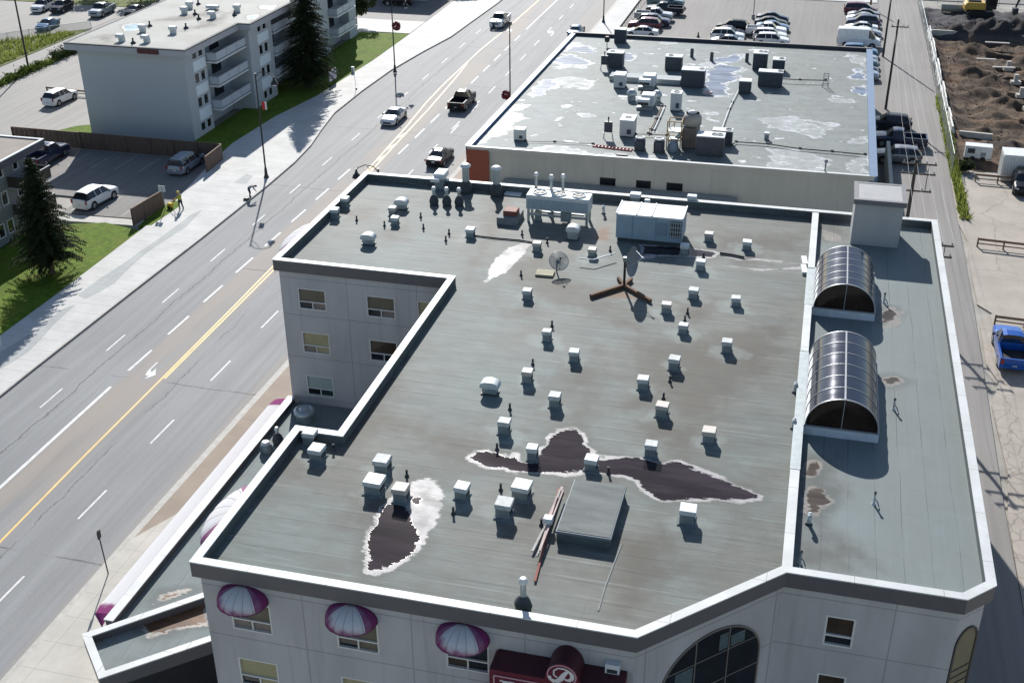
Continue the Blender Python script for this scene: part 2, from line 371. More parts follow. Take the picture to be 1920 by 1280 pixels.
# painted markings, four millimetres above the asphalt
mk = MB(); yk = MB()
def stripe(mb, pts, wd, z=.004):
    for (a, b), (c, d) in zip(pts[:-1], pts[1:]):
        e = Vector((c-a, d-b)).normalized(); n = Vector((-e.y, e.x))*wd/2
        mb.add([(a-n.x, b-n.y, z), (a+n.x, b+n.y, z), (c+n.x, d+n.y, z), (c-n.x, d-n.y, z)], [(3, 2, 1, 0)])
for i in range(-3, 15):
    y = 58.4+8.27*i; stripe(mk, [(-48.25, y), (-48.25, y+2.65)], .12)
stripe(mk, [(-45.12, 20), (-45.1, 62.1)], .24)
for i in range(8): stripe(mk, [(-45.1, 64.4+5.72*i), (-45.05, 67.6+5.72*i)], .19)
for i in range(-2, 11): stripe(mk, [(-38.7, 47.9+8.3*i), (-38.65, 50.9+8.3*i)], .13)
for i in range(0, 10): stripe(mk, [(-41.75, 113.2+5.55*i), (-41.75, 116.5+5.55*i)], .19)
stripe(mk, [(-41.75, 170), (-41.4, 235)], .2)
for i in range(0, 9): stripe(mk, [(-38.4, 121.2+8*i), (-38.4, 124.3+8*i)], .13)
for i in range(10, 14): stripe(mk, [(-35.2, 113+8.2*i), (-35.2, 116+8.2*i)], .13)
def arrow(cx, cy, fl, sc=1.0):
    p = [(-.15, 1.3), (.1, 1.3), (.1, .1), (.35, -.45), (.75, -.45), (.75, -.9), (1.5, -.25), (.75, .5), (.75, .05), (.55, 0.05), (.28, .35), (.28, 1.3)]
    mk.add([(cx+x*fl*sc*.55-.3, cy+y*fl*sc, .004) for x, y in p], [tuple(range(12))[::-1]])
arrow(-43.5, 64.6, 1, 1.1); arrow(-43.2, 169, -1, 1.5); arrow(-36.9, 169, -1, 1.5)
struct('road_marking', mk, WPAINT)
stripe(yk, [(-41.6, 20), (-41.8, 44.9), (-42.05, 54), (-42.2, 64), (-42.42, 76), (-42.6, 83.2), (-43.2, 108), (-43.5, 113.5), (-43.95, 122), (-44.7, 132), (-45.0, 140.5), (-45.1, 157), (-44.7, 170), (-44.4, 200), (-44, 235)], .15)
stripe(yk, [(-42.0, 64), (-42.15, 76), (-42.25, 83.2), (-42.75, 108), (-43.05, 115), (-43.55, 128.5), (-44.3, 142), (-44.9, 150)], .15, .0045)
for y in (106.5, 110.5, 114.3, 118.2): stripe(yk, [(-43.25-(y-108)*.04, y), (-42.85-(y-108)*.035, y+2.0)], .24, .005)
struct('road_marking', yk, YPAINT)
lm = MB()
for i in range(7): stripe(lm, [(-82+i*2.7, 106.2), (-82+i*2.7, 101.5)], .1, .034)
for i in range(3): stripe(lm, [(-66.5+i*2.7, 90.6), (-66.5+i*2.7, 95)], .1, .034)
struct('lot_marking', lm, M('worn_lot_paint', (.30, .30, .29), rough=.7, var=.3))
lm = MB().add([(-59.3, 90.4, .115), (-58.2, 90.5, .115), (-58.0, 91.9, .115), (-59.1, 91.8, .115)], [(0, 1, 2, 3)])
struct('tactile_paving', lm, M('yellow_paving', (.5, .38, .1)))
# ------------------------------------------------------------------ building materials
def roofmat(name, base, warm, seam_axis='Y', period=.95, seam=.5, rough=.62, wetcol=(.028, .022, .026), rim=(.36, .345, .345), wr=.045, streak=.5, chfill=1.0, nw=.5, seamw=.03, low=.35, sf=1.0):
    k = NT(name); X, Y, Z = k.xyz()
    st = (.16, 2.6, 1) if seam_axis == 'Y' else (2.6, .16, 1)
    s1 = k.noise(1.0, st, detail=5, rough=.6); s2 = k.noise(3.2, st, detail=3, off=(5, 2, 0)); big = k.noise(.11, detail=4, off=(2, 9, 0)); f = k.noise(16, detail=2)
    c = k.mix(k.ramp(k.math('ADD', big, k.math('MULTIPLY', k.ramp(X, -16, 2), .16)), .42, .70), base, warm)
    ax, bx = (Y, X) if seam_axis == 'Y' else (X, Y)
    wob = k.math('MULTIPLY', k.math('SUBTRACT', k.noise(.25, detail=2), .5), .22)
    mot = k.noise(.55, (.7, 1.3, 1) if seam_axis == 'Y' else (1.3, .7, 1), detail=7, rough=.68, off=(11, 3, 0))
    c = k.mix(k.math('MULTIPLY', k.ramp(mot, .34, .68), .55*min(1, streak*1.3)), c, tuple(v*.6 for v in warm))
    c = k.mix(k.math('MULTIPLY', k.ramp(s1, .38, .72), streak*.8), c, k.mix(.5, c, tuple(v*.5 for v in base)))
    c = k.mix(k.math('MULTIPLY', k.ramp(s2, .54, .78), streak*.55), c, tuple(min(1, v*1.7) for v in base))
    hl = k.lines(ax, period*.5, .31, seamw*1.4, wob); c = k.mix(k.math('MULTIPLY', hl, k.math('MULTIPLY', k.ramp(k.noise(.7, st, off=(2, 2, 5)), .48, .7), streak*.45)), c, tuple(min(1, v*2.1) for v in base))
    s3 = k.noise(7, st, detail=2, off=(1, 12, 0)); c = k.mix(k.math('MULTIPLY', k.ramp(s3, .5, .8), streak*.45), c, tuple(v*.5 for v in base))
    ax, bx = (Y, X) if seam_axis == 'Y' else (X, Y)
    wob = k.math('MULTIPLY', k.math('SUBTRACT', k.noise(.25, detail=2), .5), .22)
    l = k.lines(ax, period, .17, seamw, wob); lh = k.lines(ax, period/2, .1, seamw*.6, wob)
    row = k.math('FLOOR', k.math('ADD', k.math('DIVIDE', k.math('SUBTRACT', ax, .17), period), wob))
    sh = k.math('FRACT', k.math('MULTIPLY', row, .377))
    l2 = k.lines(k.math('ADD', bx, k.math('MULTIPLY', sh, 13.0)), 13.0, 0, .03)
    l = k.math('MULTIPLY', k.math('MAXIMUM', l, k.math('MULTIPLY', l2, .45)), k.math('MULTIPLY', k.ramp(k.noise(.5, off=(8, 8, 0)), .3, .65), seam))
    c = k.mix(k.math('MULTIPLY', lh, k.math('MULTIPLY', k.ramp(k.noise(.9, st), .45, .7), seam*.5)), c, tuple(v*.5 for v in base)); c = k.mix(l, c, tuple(v*.35 for v in base))
    tone = k.math('FRACT', k.math('MULTIPLY', row, .618))
    c = k.mix(k.math('MULTIPLY', tone, .07), c, tuple(v*.5 for v in base))
    n1 = k.math('ADD', k.math('MULTIPLY', k.noise(1.3, (.7, 1.6, 1), detail=7, rough=.7), .6), k.math('MULTIPLY', k.noise(2.0, (.5, 3.4, 1), detail=5, rough=.7, off=(4, 4, 4)), .4)); nn = k.math('SUBTRACT', n1, .5)
    nn2 = k.math('SUBTRACT', k.noise(1.1, detail=5, off=(3, 1, 0)), .5)
    stain = k.ramp(k.math('ADD', k.attr('stain'), k.math('MULTIPLY', nn2, 3.0)), -1.1, 1.1)
    broad = k.math('MULTIPLY', k.ramp(k.noise(.16, (1, .6, 1), detail=5, rough=.6, off=(21, 5, 0)), .46, .66), k.ramp(k.noise(.9, detail=6, rough=.7, off=(7, 1, 3)), .25, .6))
    c = k.mix(k.math('MULTIPLY', broad, .5*streak), c, (.085, .078, .068))
    c = k.mix(k.math('MULTIPLY', stain, .7), c, (.078, .068, .056))
    pale = k.ramp(k.math('ADD', k.attr('pale'), k.math('MULTIPLY', nn2, 2.6)), -.05, .6)
    c = k.mix(k.math('MULTIPLY', pale, .3), c, tuple(min(1, v*1.8) for v in base))
    rust = k.ramp(k.math('ADD', k.attr('rust'), k.math('MULTIPLY', nn, 1.5)), -.1, .5)
    c = k.mix(k.math('MULTIPLY', rust, .75), c, (.16, .075, .035))
    lown = k.math('MULTIPLY', k.math('SUBTRACT', k.noise(.42, (1, 1.5, 1), detail=5, rough=.62, off=(13, 4, 9)), .5), low*2.6)
    wv = k.math('ADD', k.math('ADD', k.attr('wet'), lown), k.math('MULTIPLY', nn, nw*2.0))
    ins = k.ramp(wv, 0, .05*sf)
    rn = k.ramp(k.noise(.9, detail=5, off=(6, 6, 0)), .32, .6); rm = k.math('MULTIPLY', k.math('MULTIPLY', k.ramp(k.math('ADD', wv, k.math('MULTIPLY', rn, .12)), -.10*sf, -.02*sf), k.math('ADD', .45, k.math('MULTIPLY', rn, .55))), k.math('SUBTRACT', 1, ins))  # puddle rim: sun glint on the wet edge painted as pale colour
    halo = k.ramp(wv, -.78, -.2)
    c = k.mix(k.math('MULTIPLY', halo, .5), c, tuple(v*.55 for v in warm))
    chv = k.math('ADD', k.math('ADD', k.attr('glint_chalk'), lown), k.math('MULTIPLY', nn, nw*2.2))
    ch = k.math('MULTIPLY', k.ramp(chv, -.02-.08*(sf-1), .1*sf), k.math('SUBTRACT', 1, k.math('MULTIPLY', k.ramp(chv, .1, .32), 1-chfill)))
    white = k.math('MAXIMUM', rm, k.math('MULTIPLY', k.math('MULTIPLY', ch, k.math('ADD', .5, k.math('MULTIPLY', rn, .5))), k.math('SUBTRACT', 1, k.math('MULTIPLY', ins, .9))))  # rims and patches: painted sun glint and dried deposit share one pale colour
    c = k.mix(k.math('MULTIPLY', white, .9), c, rim); c = k.mix(ins, c, k.mix(k.ramp(k.noise(.7, (.4, 2, 1), detail=5), .35, .7), tuple(v*.7 for v in wetcol), tuple(v*1.5 for v in wetcol)))
    r = k.math('ADD', rough-.05, k.math('MULTIPLY', s2, .12))
    r = k.math('ADD', k.math('MULTIPLY', r, k.math('SUBTRACT', 1, k.math('MULTIPLY', white, .25))), 0)
    r = k.math('ADD', k.math('MULTIPLY', r, k.math('SUBTRACT', 1, ins)), k.math('MULTIPLY', ins, wr))
    k.set(Base_Color=c, Roughness=r, Specular_IOR_Level=k.math('ADD', .10, k.math('MULTIPLY', ins, .02)))
    k.bump(k.math('MULTIPLY', k.math('ADD', k.math('MULTIPLY', l, 1.2), k.math('MULTIPLY', f, .2)), k.math('SUBTRACT', 1, ins)), .35, .02)
    return k.m
ROOF = roofmat('roof_membrane', (.158, .190, .183), (.176, .179, .160), seam=.42, streak=.8, seamw=.035)
ROOF2 = roofmat('roof_membrane_wing', (.198, .236, .238), (.19, .215, .21), 'X', 1.02, .55, .66, wetcol=(.06, .048, .04), rim=(.24, .22, .2), wr=.3, streak=.16)
ROOF3 = roofmat('roof_membrane_podium', (.20, .235, .235), (.20, .22, .215), 'X', 1.0, .4, .68, wetcol=(.13, .075, .045), rim=(.42, .38, .34), wr=.45, streak=.2)
ROOF4 = roofmat('roof_membrane_shop', (.205, .24, .24), (.205, .225, .212), 'Y', .95, .6, .6, wetcol=(.135, .165, .225), rim=(.58, .60, .62), wr=.3, streak=.4, chfill=.3, nw=.7, low=1.5, sf=2.2)
ROOF5 = roofmat('roof_membrane_pale', (.38, .385, .36), (.33, .32, .28), 'Y', 1.4, .25, .7, wetcol=(.33, .42, .46), rim=(.6, .6, .58), wr=.25, streak=.25)

def wallmat(name, col, zper=2.8, zoff=10.5, uper=4.2, uoff=-15.97, w=.035, var=.05, dirt=.25, lines=True):
    k = NT(name); X, Y, Z = k.xyz(); n = k.noise(.6, (1, 1, .35), detail=5); f = k.noise(18, detail=2)
    c = k.mix(k.ramp(n, .3, .7), tuple(v*(1-var) for v in col), tuple(v*(1+var) for v in col))
    dr = k.math('MULTIPLY', k.ramp(k.noise(1.3, (2.2, 2.2, .12), detail=4, off=(2, 5, 0)), .52, .8), dirt)
    c = k.mix(dr, c, tuple(v*.55 for v in col))
    if lines:
        g = k.n.new('ShaderNodeNewGeometry'); s = k.n.new('ShaderNodeSeparateXYZ'); k.l.new(g.outputs['True Normal'], s.inputs[0])
        a = k.math('ABSOLUTE', s.outputs[1]); u = k.math('ADD', k.math('MULTIPLY', X, k.math('GREATER_THAN', a, .5)), k.math('MULTIPLY', Y, k.math('LESS_THAN', a, .5)))
        l = k.math('MAXIMUM', k.lines(Z, zper, zoff, w), k.lines(u, uper, uoff, w))
        l = k.math('MAXIMUM', l, k.lines(Z, 40, 12.85, w))
        c = k.mix(k.math('MULTIPLY', l, .42), c, tuple(v*.3 for v in col))
        st = k.noise(45, detail=3); c = k.mix(k.math('MULTIPLY', k.ramp(st, .4, .7), .16), c, tuple(v*.6 for v in col)); k.bump(k.math('SUBTRACT', k.math('MULTIPLY', k.math('ADD', f, st), .3), l), .5, .015)
    else: k.bump(f, .2, .01)
    k.set(Base_Color=c, Roughness=.82, Specular_IOR_Level=.25); return k.m
STUCCO = wallmat('stucco_panel', (.43, .418, .412), var=.09, dirt=.4)
STUCCO_G = wallmat('grey_stucco', (.36, .36, .36), lines=False)
def capmat():
    k = NT('white_coping_metal'); X, Y, Z = k.xyz(); n = k.noise(.8, detail=5); g = k.noise(5, detail=4)
    c = k.mix(k.ramp(n, .3, .7), (.46, .475, .465), (.55, .565, .56)); c = k.mix(k.math('MULTIPLY', k.ramp(g, .55, .8), .35), c, (.26, .25, .23))
    j = k.math('MAXIMUM', k.lines(X, 3.05, .4, .022), k.lines(Y, 3.05, .9, .022)); c = k.mix(k.math('MULTIPLY', j, .7), c, (.14, .14, .14))
    k.set(Base_Color=c, Roughness=.5, Specular_IOR_Level=.3); k.bump(k.math('ADD', k.math('MULTIPLY', n, 2), k.math('MULTIPLY', j, -.5)), .25, .02); return k.m
CAPW = capmat()
FASCIA = M('charcoal_fascia_metal', (.105, .10, .103), rough=.5, var=.06)
PARIN = M('parapet_membrane', (.085, .10, .10), rough=.7, var=.15)
GALV = M('galvanised_steel', (.40, .44, .45), rough=.42, metal=.55, var=.1, scale=3)
GALVD = M('dull_galvanised_steel', (.24, .275, .285), rough=.5, metal=.4, var=.14, scale=3)
GALVL = M('pale_galvanised_steel', (.52, .55, .55), rough=.5, metal=0, var=.08, scale=3)
TAR = M('flashing_membrane', (.045, .055, .058), rough=.6, var=.2)
WHITEM = M('white_painted_metal', (.60, .62, .62), rough=.45, var=.06)
FRAMEW = M('pale_window_frame', (.62, .61, .57), rough=.5, var=.05)
DARKM = M('dark_metal', (.035, .038, .042), rough=.5, var=.2)
BLACK = M('black_paint', (.015, .016, .018), rough=.45, var=.2)
RUST = M('rusty_steel', (.13, .07, .04), rough=.85, var=.35, scale=6)
REDBR = M('red_brown_paint', (.17, .055, .04), rough=.7, var=.15)
CONC = M('concrete', (.42, .40, .36), var=.14, scale=1.2)
WOOD = M('weathered_timber', (.17, .115, .075), rough=.85, var=.3, stretch=(1, 1, 6), scale=3)
WOODD = M('dark_fence_boards', (.12, .085, .068), rough=.85, var=.28, stretch=(7, 7, .6), scale=1.2)
def glassmat(name, col=(.012, .014, .016), rough=.06, var=.3):
    k = NT(name); n = k.noise(.7); k.set(Base_Color=k.mix(k.ramp(n, .3, .7), tuple(v*(1-var) for v in col), tuple(v*(1+var) for v in col)), Roughness=rough, Specular_IOR_Level=.6); return k.m
GLASS = glassmat('window_glass'); GLASSG = glassmat('greenish_glass', (.035, .05, .05)); GLASSB = glassmat('brown_glass', (.05, .032, .02))
BLINDT = M('tan_blind', (.17, .15, .09), rough=.6, var=.12); BLINDY = M('yellowed_blind', (.33, .29, .16), rough=.6, var=.1); BLINDB = M('brown_blind', (.13, .11, .075), rough=.6, var=.15); BLINDG = M('pale_green_blind', (.30, .36, .34), rough=.5, var=.08)
BLINDM = M('mauve_curtain', (.20, .16, .14), rough=.7, var=.1)

def window(parent, wp, u0, u1, z0, z1, kinds=('b', 'd', 'm'), low=.36, split=True, fm=None, fw=.055, mats=None, depth=.1):
    """window of frame and panes standing in a wall opening; wp = (p0, e, nrm) of the wall"""
    p0, e, nrm = wp; fm = fm or FRAMEW
    P = lambda u, z, d: Vector((p0[0], p0[1], 0))+e*u+Vector((0, 0, z))+nrm*d
    def bar(mb, a, b, c, d, o0, o1):
        q = [P(a, c, o0), P(b, c, o0), P(b, d, o0), P(a, d, o0), P(a, c, o1), P(b, c, o1), P(b, d, o1), P(a, d, o1)]
        mb.add(q, [(3, 2, 1, 0), (4, 5, 6, 7), (0, 1, 5, 4), (1, 2, 6, 5), (2, 3, 7, 6), (3, 0, 4, 7)])
    fb = MB(); D = -depth
    bar(fb, u0, u1, z0, z0+fw, D, .03); bar(fb, u0, u1, z1-fw, z1, D, .01)
    bar(fb, u0, u0+fw, z0+fw, z1-fw, D, .01); bar(fb, u1-fw, u1, z0+fw, z1-fw, D, .01)
    zm = z0+(z1-z0)*low
    if low: bar(fb, u0+fw, u1-fw, zm-fw/2, zm+fw/2, D, 0)
    um = (u0+u1)/2
    if low and split: bar(fb, um-fw/2, um+fw/2, z0+fw, zm-fw/2, D, -.005)
    w_ = fb.build('window', fm, parent)
    mm = mats or {'b': BLINDB, 'y': BLINDY, 'g': BLINDG, 'm': BLINDM, 'd': GLASS, 'G': GLASSG, 'r': GLASSB}
    cells = [(u0+fw, u1-fw, (zm+fw/2) if low else z0+fw, z1-fw)]
    if low: cells += [(u0+fw, um-fw/2, z0+fw, zm-fw/2), (um+fw/2, u1-fw, z0+fw, zm-fw/2)] if split else [(u0+fw, u1-fw, z0+fw, zm-fw/2)]
    for (a, b, c, d), kd in zip(cells, kinds):
        pb = MB(); bar(pb, a-.004, b+.004, c-.004, d+.004, D-.02, D+.02)
        pb.build('pane', mm[kd], w_)
    return w_

# ------------------------------------------------------------------ the hotel
ZC, ZR = 14.0, 13.5
OUT = [(-20.23, 30.42), (-3.62, 30.42), (1.07, 35.11), (7.28, 35.11), (8.34, 36.17), (8.28, 71.25), (-28.7, 71.1), (-28.7, 56.2), (-18.23, 56.2), (-18.23, 40.1), (-20.23, 40.1)]
hotel = thing('hotel_building', 'long pale grey hotel with flat membrane roof and white topped parapet in the foreground', 'building')
capb = MB(); CI = inset(OUT, .36); capb.ring(OUT, CI, ZC-.05, ZC)
capb.box((1.07, 38.6, ZC-.034), (.38, 6.5, .06)); capb.box((1.07, 39.9+11.3, ZC-.03), (.001, .001, .001))
capb.v = capb.v[:-8]; capb.f = capb.f[:-6]; capb.mi = capb.mi[:-6]; capb.sm = capb.sm[:-6]
capb.box((1.07, 54.9, ZC-.03), (.38, 5.2, .06)); capb.box((1.07, 66.5, ZC-.034), (.38, 8.4, .06))
capb.build('parapet_cap', CAPW, hotel)
fb = MB(); fb.ring(inset(OUT, .02), inset(OUT, .31), 13.30, ZC-.052); fb.build('fascia', FASCIA, hotel)
pb = MB(); pb.ring(inset(OUT, .312), inset(OUT, .34), 13.2, ZC-.053)
pb.box((1.07, 53.1, 13.6), (.30, 35.2, .69)); pb.build('parapet_wall', PARIN, hotel)
for y0, y1 in ((41.9, 52.25), (57.55, 62.2)): MB().box((1.07, (y0+y1)/2, 13.97), (.42, y1-y0, .05)).build('flashing', GALVD, hotel)
WO = inset(OUT, .24)
wb = MB(); WP = []
HOLES = {0: [], 2: [], 7: [], 3: [], 1: []}
front = {0: [(1.05, 2.7), (5.25, 6.9), (9.5, 11.15)]}
rows = [(10.92, 12.28), (8.08, 9.46), (5.28, 6.66)]
for u in ((1.05, 2.68), (5.28, 6.92), (9.50, 11.10)):
    for r in rows: HOLES[0].append((*u, *r))
for u in ((1.70, 2.78),):
    for r in ((10.75, 12.15), (7.95, 9.33), (5.2, 6.5)): HOLES[2].append((*u, *r))
for u in ((1.05, 2.75), (5.25, 6.95), (8.3, 9.9)):
    for r in ((10.92, 12.25), (8.04, 9.42), (5.12, 6.50)): HOLES[7].append((*u, *r))
for i in range(len(WO)):
    a, b = WO[i], WO[(i+1) % len(WO)]
    e, nr = wall_panel(wb, a, b, 0, 13.4, HOLES.get(i, [])); WP.append((a, e, nr))
wb.build('wall', STUCCO, hotel)
bk = MB(); bk.prism(inset(OUT, .6), .1, 13.2); bk.build('interior', M('dim_interior', (.04, .035, .03)), hotel)
fk = [('b', 'm', 'm'), ('y', 'd', 'y'), ('b', 'd', 'm'), ('b', 'd', 'b'), ('y', 'm', 'y'), ('b', 'd', 'd'), ('d', 'r', 'd'), ('b', 'd', 'b'), ('y', 'd', 'm')]
for h, kd in zip(HOLES[0], fk): window(hotel, WP[0], *h, kinds=kd)
for h in HOLES[2]: window(hotel, WP[2], *h, kinds=('r', 'd'), split=False, low=.34, fw=.075)
for h, kd in zip(HOLES[7], [('b', 'd', 'm'), ('y', 'm', 'y'), ('g', 'd', 'G'), ('b', 'd', 'm'), ('r', 'd', 'd'), ('b', 'd', 'm'), ('y', 'y', 'm'), ('b', 'd', 'm'), ('y', 'd', 'm')]): window(hotel, WP[7], *h, kinds=kd)

def arch_window(parent, c, e, nrm, hw, zs, rise, z0, fm, gm, bars_u, bars_z, fw=.08, gm2=None):
    c = Vector(c); P = lambda u, z, d: c+e*u+Vector((0, 0, z-c.z))+nrm*d
    arc = [(hw*math.cos(t), zs+rise*math.sin(t)) for t in [PI*i/24 for i in range(25)]]
    fbm = MB()
    def strip(p, q, w_, o=.05):
        d = Vector((q[0]-p[0], q[1]-p[1])).normalized(); n = Vector((-d.y, d.x))*w_/2
        k = [P(p[0]-n.x, p[1]-n.y, 0), P(p[0]+n.x, p[1]+n.y, 0), P(q[0]+n.x, q[1]+n.y, 0), P(q[0]-n.x, q[1]-n.y, 0)]
        k += [v+nrm*o for v in k]
        fbm.add(k, [(0, 1, 2, 3), (7, 6, 5, 4), (4, 5, 1, 0), (5, 6, 2, 1), (6, 7, 3, 2), (7, 4, 0, 3)])
    ol = [(hw, z0)]+arc+[(-hw, z0)]
    for a, b in zip(ol, ol[1:]+ol[:1]): strip(a, b, fw)
    top = lambda u: zs+rise*math.sqrt(max(0, 1-(u/hw)**2))
    for u in bars_u: strip((u, z0), (u, top(u)), fw*.55, .042)
    for z in bars_z:
        x = hw if z <= zs else hw*math.sqrt(max(0, 1-((z-zs)/rise)**2)); strip((-x, z), (x, z), fw*.55, .036)
    w_ = fbm.build('arched_window', fm, parent)
    n = len(ol); g = MB(); g.add([P(u, z, .012) for u, z in ol]+[P(u, z, -.05) for u, z in ol], [tuple(range(n))]+[(i, n+i, n+(i+1) % n, (i+1) % n) for i in range(n)])
    g.build('pane', gm, w_)
    return w_
a, e, nr = WP[1]
c = Vector((a[0], a[1], 0))+e*((Vector(WO[2])-Vector(WO[1])).length*.5)
cx = Vector((-1.22, 0, 0)); uu = (-1.22-a[0])/e.x
aw = arch_window(hotel, Vector((a[0], a[1], 0))+e*uu, e, nr, 2.3, 10.45, 1.98, 4.0, M('dull_bronze_frame', (.16, .14, .12), rough=.5), GLASS, (-.78, .75), (11.25, 9.9, 8.5, 7.1, 5.6), .07)
P = lambda u, z, d: Vector((a[0], a[1], 0))+e*(uu+u)+Vector((0, 0, z))+nr*d
for u0, u1, zz0, zz1 in ((-1.65, -.86, 10.05, 11.15), (.85, 1.5, 11.32, 11.85), (.3, .7, 11.35, 12.1)):
    cb = MB(); k = [P(u0, zz0, .013), P(u1, zz0, .013), P(u1, zz1, .013), P(u0, zz1, .013)]; k += [v+nr*.012 for v in k]
    cb.add(k, [(4, 5, 6, 7), (0, 1, 5, 4), (1, 2, 6, 5), (2, 3, 7, 6), (3, 0, 4, 7)]); cb.build('curtain', M('teal_curtain', (.07, .10, .105), var=.25, scale=6), aw)
a, e, nr = WP[3]
L = (Vector(WO[4])-Vector(WO[3])).length
arch_window(hotel, Vector((a[0], a[1], 0))+e*(L*.52), e, nr, .56, 11.5, .72, 5.5, M('black_frame', (.03, .03, .032), rough=.5), BLINDT, (), (10.3, 9.95, 9.6), .09)

# roof sheets with their stains and painted sun glint
POOL = [[(878, 858), (893, 846), (912, 843), (940, 849), (957, 856), (966, 851), (976, 861), (990, 866), (1008, 853), (1019, 840), (1035, 821), (1060, 806), (1080, 804), (1090, 813), (1098, 834), (1110, 853), (1127, 860), (1165, 857), (1190, 860), (1207, 864), (1240, 868), (1252, 862), (1270, 864), (1310, 880), (1345, 895), (1370, 908), (1400, 920), (1419, 931), (1385, 937), (1330, 936), (1300, 937), (1262, 938), (1240, 941), (1217, 923), (1198, 900), (1176, 893), (1130, 885), (1080, 887), (1010, 885), (970, 884), (940, 877), (905, 871), (893, 866)],
        [(686, 1074), (689, 1030), (698, 992), (712, 960), (728, 942), (742, 932), (756, 938), (770, 965), (780, 988), (790, 1005), (784, 1026), (770, 1047), (750, 1058), (718, 1069)],
        [(772, 935), (785, 930), (793, 934), (788, 946), (776, 950)],
        [(1205, 460), (1285, 464), (1330, 470), (1345, 474), (1330, 482), (1210, 475)]]
GLINT_CHALK = [[(684, 1080), (680, 1050), (684, 1015), (692, 985), (706, 958), (726, 942), (742, 924), (765, 908), (785, 896), (805, 892), (821, 899), (829, 920), (827, 950), (816, 980), (799, 1012), (779, 1047), (758, 1060), (732, 1066), (708, 1080)], [(684, 1078), (682, 1040), (689, 1000), (704, 970), (716, 962), (700, 990), (690, 1030), (690, 1070)],  # pale patches around the pools; the oval outline is painted sun glint
         [(909, 530), (916, 508), (932, 482), (948, 464), (985, 454), (998, 458), (984, 476), (958, 500), (934, 518)], [(1190, 478), (1230, 478), (1228, 487), (1195, 486)],
         [(1350, 497), (1395, 500), (1430, 503), (1500, 500), (1512, 504), (1428, 508), (1392, 504)], [(1355, 480), (1400, 483), (1440, 486), (1510, 496), (1440, 491), (1380, 488)]]
GREYWET = []
STAIN = [[(690, 760), (800, 800), (900, 830), (870, 860), (780, 820), (700, 790)], [(1078, 800), (1100, 700), (1118, 650), (1112, 700), (1095, 790)], [(1180, 640), (1180, 700), (1290, 800), (1340, 770), (1440, 700), (1480, 600), (1300, 640)],
         [(1150, 1010), (1270, 975), (1260, 1080), (1170, 1140)], [(930, 480), (1010, 560), (1200, 620), (1160, 560), (1060, 520)], [(640, 830), (700, 700), (760, 620), (740, 720), (700, 810)], [(920, 330), (960, 330), (950, 420), (880, 520), (900, 420)], [(1235, 790), (1330, 790), (1300, 850), (1240, 850)], [(1340, 470), (1500, 470), (1500, 440), (1340, 440)]]
RUSTP = [[(1118, 425), (1150, 420), (1146, 455), (1110, 450)], [(1105, 558), (1165, 540), (1222, 566), (1150, 562)]]
VENTS = []   # filled in below, with the vents' places
PR = lambda L: [atp(p, ZR) for p in L]
